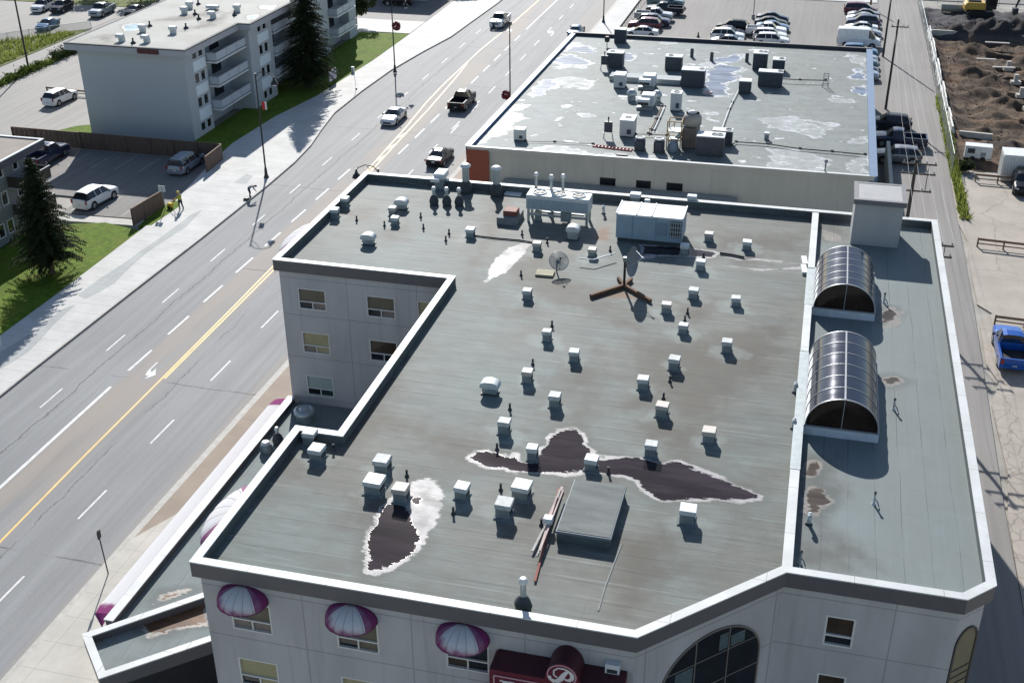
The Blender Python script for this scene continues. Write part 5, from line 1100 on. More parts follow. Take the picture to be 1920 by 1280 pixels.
roofpipe([(1246, 200), (1236, 223), (1226, 244)], 'right one of two parallel pipes ending near the white machine', .05)
roofpipe([(1465, 148), (1500, 150), (1548, 151)], 'dark straight pipe from the wide machine to the ladder frame', .06, 6.1, DARKM)
roofpipe([(1190, 252), (1220, 252), (1250, 254)], 'rusty pipe from the white machine to the yellow frame', .04, 5.95, RUST)
roofpipe([(1372, 272), (1380, 266), (1440, 270), (1500, 279), (1560, 284), (1622, 290)], 'long dark pipe across the front right of the shop roof', .06, 5.9, DARKM)
roofpipe([(985, 265), (1040, 266), (1112, 270)], 'thin dark cable pipe from the white box vent to the ladder', .03, 5.85, DARKM)
for px, yb, h, lab in ((1437, 262, .7, 'small grey box vent beside the white dried patches'), (1327, 178, .35, 'small reddish box beside the blue tinted puddle')):
    p = at(px, yb, 5.72); t = thing('box_vent', lab, 'roof vent', p, 0, 'small box vents on the shop roof'); MB().bevbox((0, 0, h-.1), (.5 if h > .5 else 1.0, .5, .2), .03).build('hood', GALVL if h > .5 else M('reddish_lid', (.45, .34, .33)), t); MB().box((0, 0, (h-.2)/2), (.4, .4, max(.1, h-.2))).build('duct', GALVD, t)
o = MB().lathe((0, 0, 0), [(.09, 0), (.07, .1), (.07, 1.1), (.16, 1.15), (.16, 1.3), (.05, 1.4)], 10).build('flue_stack', GALVD, None, at(1546, 328, 5.72)); tag(o, 'thin flue at the front edge of the shop roof at right', 'flue')
o = MB().bevbox((0, 0, .09), (1.0, .35, .18), .03).build('black_case', BLACK, None, at(1166, 293, 5.72)); tag(o, 'flat black case lying near the front edge of the shop roof', 'case')
# ------------------------------------------------------------------ apartment block across the street
apt = thing('apartment_building', 'pale three storey apartment block with bright flat roof and corner balconies', 'building')
BRK = M('pale_painted_brick', (.42, .445, .46), rough=.8, var=.05, stretch=(2, 2, 9), scale=3, bump=.15); PANEL = M('light_blue_panel', (.70, .77, .80), rough=.6, var=.04); SOFF = M('grey_fascia_board', (.40, .40, .42), rough=.6, var=.04)
FT = [(-77.5, 111.9), (-64.8, 111.9), (-64.8, 116.6), (-66.3, 116.6), (-66.3, 124.3), (-63.3, 124.3), (-63.3, 130.4), (-65.8, 130.4), (-65.8, 137.8), (-63.3, 137.8), (-63.3, 142.5), (-64.7, 142.5), (-64.7, 151), (-66.2, 151), (-66.2, 158.2), (-64.7, 158.2), (-64.7, 161), (-77.5, 161)]
wb = MB(); AW = {}
zr = [(.55, 1.55), (3.2, 4.35), (5.85, 7.0), (8.5, 9.55)]
hz = {1: [(u, u+1.05, *z) for u in (1.75, 3.15) for z in zr], 5: [(u, u+1.05, *z) for u in (2.3, 3.7) for z in zr], 9: [(u, u+1.05, *z) for u in (1.3, 2.6) for z in zr],
      3: [(u0, u1, a, b) for a, b in ((2.35, 4.3), (5.0, 6.95), (7.65, 9.55)) for u0, u1 in ((1.0, 1.5), (1.8, 2.3), (3.6, 6.2))], 7: [(u0, u1, a, b) for a, b in ((2.35, 4.3), (5.0, 6.95), (7.65, 9.55)) for u0, u1 in ((1.0, 1.6), (3.2, 5.6))],
      13: [(u0, u1, a, b) for a, b in ((2.35, 4.3), (5.0, 6.95), (7.65, 9.55)) for u0, u1 in ((1.0, 1.6), (3.2, 5.6))], 11: [(u, u+.75, *z) for u in (2, 3.1) for z in zr]}
for i in range(len(FT)):
    a, b = FT[i], FT[(i+1) % len(FT)]
    e, nr = wall_panel(wb, a, b, -.2, 9.95, hz.get(i, [])); AW[i] = (a, e, nr)
wb.build('wall', BRK, apt)
MB().prism([(-77.1, 112.4), (-66.9, 112.4), (-66.9, 160.6), (-77.1, 160.6)], .1, 9.8).build('interior', MATS['dim_interior'], apt)
for i, hs in hz.items():
    for h in hs: window(apt, AW[i], *h, kinds=('d',), low=0, fw=.06, fm=WHITEM)
for i, (u0, u1) in ((1, (1.7, 4.4)), (5, (2.1, 5.0)), (9, (1.1, 3.8)), (11, (1.6, 4.3))):
    a, e, nr = AW[i]
    for z0, z1 in ((1.75, 3.0), (4.55, 5.65), (7.2, 8.3)):
        m0 = Vector((a[0], a[1], 0))+e*((u0+u1)/2)+nr*.03; MB().box((m0.x, m0.y, (z0+z1)/2), (.06, u1-u0, z1-z0)).build('wall_panel', PANEL, apt)
RT = [(-78.3, 110.9), (-63.95, 110.9), (-63.95, 123.3), (-62.45, 123.3), (-62.45, 143.5), (-63.9, 143.5), (-63.9, 161.8), (-78.3, 161.8)]
MB().prism(RT, 9.55, 10.27).build('fascia', SOFF, apt)
MB().ring([(x, y) for x, y in inset(RT, -.03)], inset(RT, .3), 10.2, 10.32).build('roof_edge', M('dark_roof_edge', (.06, .065, .07)), apt)
WA = lambda L: [atp(p, 10.3) for p in L]
sheet('roof', inset(RT, .2), 10.3, .3, ROOF5, apt, {'wet': field(WA([[(230, 48), (262, 44), (256, 56), (236, 60)], [(490, 12), (518, 10), (508, 18), (492, 17)], [(464, 30), (484, 28), (478, 36), (466, 36)]])), 'glint_chalk': none, 'stain': field(WA([[(280, 40), (340, 30), (400, 20), (420, 24), (340, 40)], [(180, 70), (215, 66), (205, 78)], [(330, 60), (390, 40), (440, 20), (400, 50)]]), -1.5, 1), 'pale': none, 'rust': none})
MB().box((-72.3+4.0, 110.86, 9.92), (2.5, .06, .5)).build('maroon_patch', M('maroon_board', (.11, .035, .035)), apt)
bm = M('balcony_panel', (.44, .48, .53), rough=.5, var=.05)
for (y0, y1, xw, xo) in ((116.75, 124.15, -66.3, -63.65), (130.55, 137.65, -65.8, -63.1), (151.15, 158.05, -66.2, -63.5)):
    for z in (2.2, 4.85, 7.5):
        s_ = MB(); s_.box(((xw+xo)/2, (y0+y1)/2, z), (xo-xw, y1-y0, .2)); bo = s_.build('balcony', WHITEM, apt)
        r_ = MB(); r_.box((xo-.03, (y0+y1)/2, z+.62), (.05, y1-y0, .78)); r_.box(((-64.8+xo)/2, y0+.03, z+.62), (xo+64.8, .05, .78)); r_.build('railing_panel', bm, bo)
        r_ = MB(); r_.box((xo-.03, (y0+y1)/2, z+1.06), (.08, y1-y0+.05, .06)); r_.box(((-64.8+xo)/2, y0+.03, z+1.06), (xo+64.8, .08, .06))
        for q in range(4): r_.box((xo-.0, y0+.05+q*(y1-y0-.1)/3, z+.6), (.06, .06, .95))
        r_.build('railing', SOFF, bo)
ARV = [(345, 24), (358, 10), (396, 26), (405, 54-14), (268, 55), (326, 58), (229, 72), (276, 75), (445, 17)]
lb = ['dogleg white vent nearest the end wall, left of two', 'dogleg white vent nearest the end wall, right of two', 'square vent behind the nearest pair, left', 'square vent behind the nearest pair, right', 'square vent at the far middle of the pale roof', 'square vent at the back of the pale roof', 'low flat vent box on the pale roof', 'dogleg white vent in the middle of the pale roof', 'square vent farthest right on the pale roof']
for (px, py), l in zip([(229, 78), (276, 80), (268, 60), (325, 63), (346, 26), (356, 16), (399, 18), (400, 35), (445, 22)], lb):
    p = at(px, py, 10.3); t = thing('roof_vent', l, 'roof vent', p, 0, 'white vents on the apartment roof')
    low = 'low' in l
    MB().bevbox((0 if not 'dog' in l else -.2, 0, .62 if not low else .32), (.8 if not low else 1.5, .7, .35), .06).build('hood', WHITEM, t); MB().box((0, 0, .25 if not low else .1), (.55, .5, .5 if not low else .2)).build('duct', GALVL, t)
for px, py, l in ((250, 82, 'between the nearest dogleg pair'), (281, 50, 'beside the left square vent'), (349, 54, 'right of the right square vent'), (366, 28, 'beside the far middle vent'), (373, 37, 'left of the middle dogleg vent'), (372, 9, 'at the back of the pale roof'), (440, 30, 'in front of the farthest right vent')):
    o = MB().lathe((0, 0, 0), [(.3, 0), (.28, .12), (.1, .25), (.08, .5), (.13, .52), (.05, .62)], 10).build('roof_pipe', DARKM, None, at(px, py, 10.3)); tag(o, 'dark stubby roof pipe ' + l, 'vent pipe', 'dark stubby pipes on the apartment roof')

# brown roofed apartment house at the left edge
ap2 = thing('apartment_building', 'grey apartment house with brown flat roof at the left edge behind the spruce', 'building')
F2 = [(-90, 70), (-67.6, 70), (-67.6, 87.0), (-90, 87.0)]
wb = MB(); A2 = {}; h2 = {1: [(u, u+w_, z, z+1.25) for z in (.7, 3.3, 5.8) for u, w_ in ((2, 1.3), (4.5, .9), (7, .9), (9.3, 1.4), (11.6, .9), (12.9, .9), (15.2, .8))], 2: []}
for i in range(4):
    e, nr = wall_panel(wb, F2[i], F2[(i+1) % 4], 0, 7.2, h2.get(i, [])); A2[i] = (F2[i], e, nr)
wb.build('wall', M('grey_siding', (.16, .175, .18), var=.08, stretch=(.5, .5, 14)), ap2); MB().prism(inset(F2, .5), .1, 7).build('interior', MATS['dim_interior'], ap2)
for i, hs in h2.items():
    for j, h in enumerate(hs): window(ap2, A2[i], *h, kinds=('d' if j % 3 else 'G',), low=0, fw=.07, fm=WHITEM)
R2 = [(-90.5, 69.5), (-66.7, 69.5), (-66.7, 89.0), (-90.5, 89.0)]
MB().ring(R2, inset(R2, .25), 6.9, 7.55).build('fascia', M('dark_blue_fascia', (.075, .075, .095)), ap2); MB().ring(inset(R2, -.02), inset(R2, .22), 7.55, 7.62).build('roof_edge', WHITEM, ap2)
MB().prism(inset(R2, .2), 7.1, 7.5).build('roof', M('brown_gravel_roof', (.21, .18, .155), var=.15, scale=.5), ap2)
for z, y0 in ((4.6, 84.2), (2.0, 84.2)):
    b_ = MB().box((-66.6, y0+1.6, z), (2.1, 3.4, .18)).build('balcony', SOFF, ap2)
    q = MB(); q.box((-65.58, y0+1.6, z+.55), (.06, 3.4, 1.0)); q.box((-66.6, y0-.08, z+.55), (2.1, .06, 1.0)); q.box((-66.6, y0+3.28, z+.55), (2.1, .06, 1.0)); q.build('railing_panel', M('dark_brown_railing', (.055, .045, .04)), b_)
    q = MB(); q.box((-65.56, y0+1.6, z+1.08), (.1, 3.5, .06)); q.build('railing', SOFF, b_)
hs = thing('house', 'small house corner with dark shingle roof at the left edge', 'house', (-81.5, 98.4, 0))
MB().box((0, -2.0, 1.6), (5, 5, 3.2)).build('wall', M('white_siding', (.55, .57, .58)), hs); b = MB(); b.prism([(-3.2, -5), (2.4, -5), (3.4, -1.5), (2.4, 1.2), (-3.2, 1.2)], 3.2, 3.5); b.build('roof', M('dark_shingle', (.085, .085, .09), var=.2), hs)
# buildings whose shadow falls into the view beyond the upper edge
bb = thing('commercial_building', 'flat roofed building beyond the upper edge whose shadow falls on the lot', 'building', (-70, 190, 0))
MB().box((0, 0, 3), (16, 10, 6)).build('wall', BRK, bb); MB().box((0, 0, 6.1), (16.6, 10.6, .3)).build('roof', SOFF, bb)

# ------------------------------------------------------------------ trees and shrubs
def leafmat(name, a, b, tr=.4):
    k = NT(name); n = k.noise(1.4, detail=4); f = k.noise(9)
    c = k.mix(k.ramp(n, .3, .7), a, b); c = k.mix(k.math('MULTIPLY', f, .5), c, tuple(v*.5 for v in a))
    k.set(Base_Color=c, Roughness=.8, Specular_IOR_Level=.08); k.translucent(c, tr); return k.m
NEED = leafmat('spruce_needles', (.022, .036, .018), (.055, .062, .026), .15); LEAF = leafmat('broad_leaves', (.05, .085, .018), (.10, .14, .03)); LEAFD = leafmat('dark_leaves', (.025, .042, .018), (.055, .075, .028))
BARK = M('bark', (.085, .065, .05), rough=.9, var=.3, stretch=(6, 6, 1))
def spruce(x, y, h, r, lab, seed):
    rd = random.Random(seed); t = thing('spruce_tree', lab, 'tree', (x, y, 0), 0, 'big dark spruces')
    b = MB(); b.cyl((0, 0, 0), (0, 0, h*.5), .26, .14, 10); b.cyl((0, 0, h*.5), (0, 0, h*.98), .14, .02, 8); b.build('trunk', BARK, t)
    c = MB(); z = 1.5; vs, fs = [], []
    while z < h-.1:
        f = (z-1.5)/(h-1.5); rad = r*(1-f)**.8*(1 if f > .06 else .75)+.12; n = int(16+12*(1-f))
        for k in range(n):
            a = rd.uniform(0, 2*PI); L = rad*rd.uniform(.55, 1.15); drp = -.12*L-.14*L*L/r+rd.uniform(-.1, .12); z0 = z+rd.uniform(-.07, .09)
            d = Vector((math.cos(a), math.sin(a), 0)); s = Vector((-d.y, d.x, 0)); m = max(3, int(L/.17))
            for q in range(m):
                u = (q+.6)/m; p = d*(L*u)+Vector((0, 0, z0+drp*u*u*1.2+.12*u)); wd = (.42*(1-u*.55))*min(1, .5+L*.4)
                for sg in (-1, 1, rd.choice((-1, 1))):
                    tip = p+s*(sg*wd*rd.uniform(.6, 1.2))+d*(wd*rd.uniform(.3, .8))+Vector((0, 0, rd.uniform(-.16, .02)-wd*.15)); o = len(vs)
                    w2 = rd.uniform(.05, .09); side = (tip-p).cross(Vector((rd.uniform(-.4, .4), rd.uniform(-.4, .4), 1))).normalized()*w2
                    vs += [p-side, p+side, tip+Vector((0, 0, -.02))]; fs.append((o, o+1, o+2))
            if m > 5: pass
        z += .36*(1-f*.45)
    for k in range(30):
        a = rd.uniform(0, 2*PI); p = Vector((0, 0, h-rd.uniform(0, .7))); tip = p+Vector((math.cos(a)*.18, math.sin(a)*.18, .12)); o = len(vs); vs += [p-Vector((.03, 0, .1)), p+Vector((.03, 0, -.1)), tip]; fs.append((o, o+1, o+2))
    c.add(vs, fs); c.build('crown', NEED, t)
spruce(-59.9, 77.6, 10.3, 3.1, 'dark spruce on the lawn in front of the brown roofed apartment house', 1)
spruce(-60.6, 134.2, 15.6, 4.0, 'big dark spruce in front of the pale apartment block', 2)
def broad(x, y, h, r, lab, seed, mat, n=2600, name='leafy_tree', cz=.62, flat_=.8, lf=.28, group=None, trunk=True):
    rd = random.Random(seed); t = thing(name, lab, 'tree' if trunk else 'shrub', (x, y, 0), 0, group); b = MB()
    blobs = [(Vector((rd.uniform(-.6, .6)*r, rd.uniform(-.6, .6)*r, h*cz+rd.uniform(-.5, .5)*r*flat_)), r*rd.uniform(.32, .6)) for _ in range(11)]
    if trunk:
        b.cyl((0, 0, 0), (0, 0, h*.5), .03*h*.6, .02*h*.6, 8)
        for c, q in blobs[:7]: b.cyl((0, 0, h*.4), tuple(c), .012*h*.6, .004*h, 6)
    else: b.tube([(0, 0, 0), (.1, .05, h*.4)], .05)
    b.build('trunk', BARK, t)
    vs, fs = [], []
    for _ in range(n):
        c, q = rd.choice(blobs); v = Vector((rd.gauss(0, 1), rd.gauss(0, 1), rd.gauss(0, 1))).normalized()*q*rd.uniform(.55, 1.08)**.6; p = c+v
        if p.z < .15: p.z = rd.uniform(.1, .4)
        a = Vector((rd.gauss(0, 1), rd.gauss(0, 1), rd.gauss(0, .6))).normalized()*lf*rd.uniform(.5, 1.2); s = a.cross(Vector((rd.gauss(0, 1), rd.gauss(0, 1), rd.gauss(0, 1)))).normalized()*lf*.45; o = len(vs)
        vs += [p-a, p+s, p+a, p-s]; fs.append((o, o+1, o+2, o+3))
    MB().add(vs, fs).build('crown', mat, t)
broad(-66.6, 165.8, 5.6, 2.6, 'round dark leafy tree at the far end of the pale apartment block', 11, LEAFD)
broad(-59.0, 194.5, 6.2, 2.6, 'leafy tree just beyond the upper edge beside the pavement', 13, LEAF)
broad(-119.5, 143.5, 4.5, 2.3, 'dark round bush at the left edge beside the thin pole', 14, LEAFD, name='bush', cz=.4, trunk=False)
broad(-124, 152, 9.0, 3.4, 'green leafy tree at the upper left corner', 15, LEAF)
for i, (x, y) in enumerate(((-116, 178), (-108, 179), (-100, 177), (-92, 178), (-84, 177))):
    broad(x, y, 8.5, 3.4, ['leafy tree at the upper left behind the white car', 'leafy tree behind the gap between parked cars at upper left', 'leafy tree behind the silver pickup at upper left', 'leafy tree behind the dark sedan at upper left', 'leafy tree behind the pale roof at the upper edge'][i], 20+i, LEAFD, n=1800, lf=.36, group='trees along the back of the upper left lot')
for i, (x0, y0, x1, y1, hh) in enumerate(((-99.6, 138, -99.4, 152, 1.3), (-99.6, 118, -99.5, 137, .9))):
    rd = random.Random(40+i); vs, fs = [], []
    for _ in range(3200):
        u = rd.random(); p = Vector((x0+(x1-x0)*u+rd.gauss(0, .45), y0+(y1-y0)*u, rd.uniform(0, 1)*hh*(.7+.3*math.sin(u*37)+.2*math.sin(u*11)))); a = Vector((rd.gauss(0, .5), rd.gauss(0, .5), rd.uniform(.4, 1)))*.28; s = Vector((rd.gauss(0, 1), rd.gauss(0, 1), 0)).normalized()*.1; o = len(vs)
        vs += [p-s, p+s, p+a]; fs.append((o, o+1, o+2))
    o = MB().add(vs, fs).build('hedge_growth', LEAF if i else LEAFD); tag(o, 'rough green growth along the lane at the left' if i else 'taller dark growth along the lane by the block', None, None, 'stuff')
rd = random.Random(50); vs, fs = [], []
for _ in range(7000):
    u = rd.random(); k_ = rd.random()
    if k_ < .6: p = Vector((-105.5-rd.random()**1.3*(9+u*4), 120+u*33, 0)); 
    elif k_ < .8: p = Vector((-100+rd.uniform(-.9, .9), 100+u*70, 0))
    else: p = Vector((15.0+rd.uniform(-.5, .35), 108+u*40, 0))
    if k_ < .6 and p.y > 156+(p.x+104.9)*1.12: continue
    a = Vector((rd.gauss(0, .2), rd.gauss(0, .2), rd.uniform(.25, .8))); s = Vector((rd.gauss(0, 1), rd.gauss(0, 1), 0)).normalized()*.1; o = len(vs)
    vs += [p-s, p+s, p+a]; fs.append((o, o+1, o+2))
tag(MB().add(vs, fs).build('tall_grass', leafmat('grass_blades', (.13, .18, .03), (.28, .31, .08), .5)), 'tall rough grass along lanes and fences', None, None, 'stuff')
broad(16.1, 121.8, 1.3, .95, 'low green bush at the corner of the chain link fence', 60, LEAFD, n=700, name='bush', cz=.4, lf=.16, trunk=False)

# ------------------------------------------------------------------ fences, rails, signs
def board_fence(p0, p1, h, lab, m=WOODD):
    p0, p1 = Vector((*p0, 0)), Vector((*p1, 0)); d = p1-p0; L = d.length; rz = math.atan2(d.y, d.x)
    t = thing('board_fence', lab, 'fence', (p0+p1)/2, rz); b = MB(); n = int(L/.3)
    for i in range(n): b.box((-L/2+(i+.5)*L/n, .01*(i % 2), h/2), (L/n-.02, .03, h+.03*random.random()))
    b.build('boards', m, t); b = MB(); b.box((0, 0, h+.05), (L, .14, .05)); b.build('top_rail', WOOD, t)
    for i in range(max(2, int(L/2.6)+1)): MB().box((-L/2+.05+i*(L-.1)/max(1, int(L/2.6)), -.07, h/2), (.1, .1, h)).build('post', WOODD, t)
board_fence((-84, 107.0), (-58.95, 107.0), 1.75, 'long brown board fence between the shaded lot and the pale apartment block')
board_fence((-58.95, 106.9), (-58.75, 103.0), 1.75, 'short brown board fence returning along the pavement by the minivan')
board_fence((-58.3, 93.6), (-58.7, 88.6), 1.7, 'short brown board fence by the pavement in front of the white car')
def rail(pts, h, lab, thick=.13, three=False, group='timber guard rails'):
    p0, p1 = Vector((*pts[0], 0)), Vector((*pts[1], 0)); d = p1-p0; L = d.length
    t = thing('guard_rail', lab, 'guard rail', (p0+p1)/2, math.atan2(d.y, d.x), group)
    n = max(2, int(L/1.9)+1)
    for i in range(n): MB().box((-L/2+.07+i*(L-.14)/(n-1), 0, h/2), (thick, thick, h)).build('post', WOOD, t)
    MB().box((0, -.06, h-.1), (L, .08, .2)).build('top_rail', WOOD, t)
    MB().box((0, -.06, h*.42), (L, .06, .1)).build('lower_rail', WOOD, t)
rail(((15.4, 101.9), (24, 101.2)), .85, 'brown timber guard rail in the concrete yard under the grey car')
rail(((16.6, 118.8), (25, 118.4)), .85, 'brown timber guard rail by the black car at the yard end')
rail(((15.4, 86.7), (24, 86.2)), .8, 'brown timber guard rail in front of the blue pickup')
rail(((-91.8, 124.9), (-78, 124.0)), .75, 'low timber parking rail before the white car beside the pale block')
p = at(310, 395, .1); t = thing('sign_post', 'thin post with two small white signs by the lot entrance', 'sign', p)
MB().cyl((0, 0, 0), (0, 0, 2.5), .035).build('post', GALVD, t)
for sx in (-.2, .2): MB().box((sx, -.05, 2.2), (.3, .02, .62)).build('sign_plate', WHITEM, t)
p = at(203, 1075, .14); t = thing('sign_post', 'thin leaning dark post with a small sign on the near pavement', 'sign', p)
MB().cyl((0, 0, 0), (-.1, 0, 2.9), .035).build('post', DARKM, t); MB().box((-.1, .04, 2.6), (.04, .3, .5)).build('sign_plate', DARKM, t)
p = at(631, 150, .12); t = thing('sign_board', 'white sign board standing in the shaded lawn beside the big spruce', 'sign', (-58.6, 136.6, .1))
MB().box((0, 0, 1.1), (.12, 2.2, 1.3)).build('board', M('pale_sign_board', (.55, .56, .62)), t); b = MB()
for i in range(3): b.box((.065, 0, .8+i*.3), (.02, 1.7-.3*(i % 2), .1))
b.build('faded_lettering', M('mauve_lettering', (.33, .27, .36)), t)
for sy in (-1, 1): MB().box((0, sy*.9, .25), (.1, .1, .5)).build('post', WOODD, t)
p = at(662, 137, .1); o = MB().bevbox((0, 0, .4), (.4, .35, .8), .04).build('utility_box', GALVL, None, p); tag(o, 'small pale utility box at the lawn edge by the pavement', 'utility box')
p = at(668, 168, .12); t = thing('guide_post', 'thin pale leaning post at the kerb before the shaded lawn', 'post', p); MB().cyl((0, 0, 0), (-.15, 0, 2.2), .03).build('pole', GALVL, t); MB().lathe((0, 0, 0), [(.14, 0), (.1, .2)], 8).build('foot', DARKM, t)
# street lamps
LAMPM = M('black_lamp_paint', (.02, .021, .024), rough=.4)
def lamp(x, y, h, side, lab, basket=None, banner=None, rz=0):
    t = thing('street_lamp', lab, 'street lamp', (x, y, .13), rz, 'black street lamps along the street')
    b = MB(); b.lathe((0, 0, 0), [(.26, 0), (.26, .12), (.17, .3), (.13, .9), (.085, 1.1), (.065, h)], 12); b.build('pole', LAMPM, t)
    b = MB(); b.tube([(0, 0, h-.35), (side*.4, 0, h+.12), (side*1.1, 0, h+.2), (side*1.75, 0, h-.1), (side*1.9, 0, h-.35)], .04); b.tube([(0, 0, h-.9), (side*.5, 0, h-.5), (side*.95, 0, h+.1)], .025); b.build('arm', LAMPM, t)
    MB().lathe((side*1.9, 0, h-.95), [(.36, 0), (.36, .06), (.28, .25), (.14, .38), (.1, .55), (.04, .75)], 14).build('lamp_head', LAMPM, t)
    MB().lathe((side*1.9, 0, h-1.12), [(.05, 0), (.18, .05), (.24, .17)], 12).build('lens', M('frosted_lens', (.6, .6, .58), rough=.3), t)
    if basket:
        MB().tube([(0, 0, basket+.6), (side*.5, 0, basket+.6), (side*.5, 0, basket+.3)], .025).build('bracket', LAMPM, t); rd = random.Random(int(abs(y))); vs, fs = [], []
        for _ in range(260):
            v = Vector((rd.gauss(0, 1), rd.gauss(0, 1), rd.gauss(0, 1))).normalized()*.5*rd.uniform(.6, 1.1)+Vector((side*.5, 0, basket)); a = Vector((rd.gauss(0, 1), rd.gauss(0, 1), rd.gauss(0, 1))).normalized()*.12; s = a.orthogonal()*.6; o = len(vs); vs += [v-a, v+s, v+a, v-s]; fs.append((o, o+1, o+2, o+3))
        MB().add(vs, fs).build('flower_basket', M('red_flowers', (.19, .02, .035), var=.5, scale=5), t)
    if banner:
        MB().tube([(0, 0, banner+.75), (side*1.0, -.1, banner+1.0)], .02).build('bracket', LAMPM, t); b = MB(); b.box((side*.55, -.05, banner+.45), (.33, .02, .75)); b.build('banner', M('red_banner', (.45, .03, .04)), t); b = MB(); b.box((side*.8, -.05, banner+.45), (.17, .022, .75)); b.build('banner_stripe', WHITEM, t)
lamp(-52.2, 103.0, 10.6, 1, 'black street lamp on the pavement with a red and white banner by the bending person', None, 7.0)
lamp(-52.6, 143.0, 9.4, 1, 'black street lamp across the street with a red flower basket beyond the white sedan', 6.0)
lamp(-32.9, 84.4, 9.1, -1, 'black street lamp whose head peeks out behind the hotel corner')
lamp(-34.4, 132.2, 9.9, -1, 'black street lamp beside the blue edged shop with a dark flower basket low on it', 1.3)
lamp(-31.4, 176.5, 9.5, -1, 'black street lamp at the pavement left of the crowded car park')
# utility poles and wires
def upole(x, y, h, lab, arms=(), col=None, r=.15):
    t = thing('utility_pole', lab, 'utility pole', (x, y, 0), 0, 'timber utility poles'); MB().cyl((0, 0, 0), (0, 0, h), r, r*.7, 10).build('pole', col or WOODP, t)
    for z, L in arms:
        MB().box((.25, -.16, z), (L, .1, .12)).build('crossarm', WOODP, t)
        for q in (-.45, -.15, .2, .45): MB().lathe((.25+q*L, -.16, z+.06), [(.04, 0), (.06, .1), (.03, .2)], 8).build('insulator', GALVD, t)
    if len(arms) > 2: MB().tube([(.95, -.2, arms[0][0]), (.95, -.2, arms[-1][0])], .03).build('drop_wire', DARKM, t)
    return t
WOODP = M('creosoted_timber', (.055, .048, .042), rough=.85, var=.25, stretch=(6, 6, 1))
upole(8.45, 92.2, 10.7, 'dark utility pole with three long crossarms beside the stair house', ((10.4, 2.6), (9.6, 2.6), (8.2, 2.4)), None, .17)
upole(8.8, 77.4, 10.2, 'dark utility pole with crossarms hidden behind the hotel', ((9.9, 2.5), (9.1, 2.5), (7.7, 2.2)), None, .17)
upole(8.6, 141.6, 10.4, 'dark utility pole with one small crossarm at the alley beside the shop', ((9.6, 1.9),))
upole(8.75, 166, 10.5, 'dark utility pole at the alley beside the row of parked cars')
upole(-100.9, 134.4, 9.5, 'thin dark pole standing in the rough growth at the left', (), None, .14)
upole(7.4, 196.0, 6.0, 'red brown post at the alley mouth behind the maroon pickup', (), REDBR, .16)
for i, dx in enumerate((-.9, -.2, .6, 1.3)):
    def sag(a, b, s=1.0): return [Vector(a).lerp(Vector(b), u)-Vector((0, 0, 4*s*u*(1-u))) for u in [k/10 for k in range(11)]]
    pts = sag((8.7+dx, 92, 10.5), (8.85+dx*.6, 141.5, 9.75), .9)+sag((8.85+dx*.6, 141.5, 9.75), (9+dx*.6, 210, 9.9), 1.2)[1:]
    o = MB().tube([tuple(v) for v in pts], .009, 5).build('power_line', M('pale_wire', (.3, .3, .3), rough=.5)); tag(o, ['power line nearest the shop along the alley', 'second power line from the shop along the alley', 'third power line from the shop along the alley', 'power line farthest from the shop along the alley'][i], 'wire', 'power lines along the alley')
    o = MB().tube([tuple(v) for v in sag((9.05+dx, 77.2, 10.1), (8.7+dx, 92, 10.5), .3)], .009, 5).build('power_line', MATS['pale_wire']); tag(o, 'short power line span between the two crossarm poles, ' + ['first from the hotel', 'second from the hotel', 'third from the hotel', 'fourth from the hotel'][i], 'wire', 'short wire spans by the stair house')
# ------------------------------------------------------------------ vehicles
def paint(name, col, metal=.0, rough=.28):
    k = NT(name); f = k.noise(2.0); c = k.mix(k.ramp(f, .3, .7), tuple(v*.94 for v in col), tuple(min(1, v*1.05) for v in col))
    k.set(Base_Color=c, Roughness=rough, Metallic=metal, Coat_Weight=.35 if max(c_ for c_ in col) > .05 else .05, Coat_Roughness=.08, Specular_IOR_Level=.4 if max(c_ for c_ in col) > .05 else .2); return k.m
PAINTS = {n: paint('car_paint_'+n, c, m, r) for n, c, m, r in (('white', (.72, .73, .73), 0, .3), ('silver', (.38, .40, .42), .5, .32), ('grey', (.16, .17, .19), .4, .32), ('black', (.012, .012, .014), 0, .25), ('navy', (.025, .035, .075), .2, .28), ('blue', (.010, .085, .36), .15, .3), ('maroon', (.12, .018, .035), .1, .3), ('teal', (.13, .20, .22), .3, .3), ('steelblue', (.055, .145, .26), .3, .3), ('bluesilver', (.27, .33, .40), .45, .3), ('dark', (.03, .034, .045), .2, .28))}
CARG = glassmat('car_glass', (.012, .015, .02), .05); TYRE = M('tyre_rubber', (.018, .018, .019), rough=.85); RIM = M('alloy_rim', (.35, .36, .37), rough=.35, metal=.7); PLASTIC = M('black_plastic', (.02, .02, .022), rough=.6); HEADL = glassmat('headlamp_glass', (.45, .47, .48), .1); TAILL = glassmat('tail_lamp_glass', (.22, .012, .015), .2); CHROME = M('chrome', (.55, .56, .57), rough=.2, metal=.9); LINER = M('bed_liner', (.022, .022, .024), rough=.8); PLATE = M('number_plate', (.6, .6, .58), rough=.5)
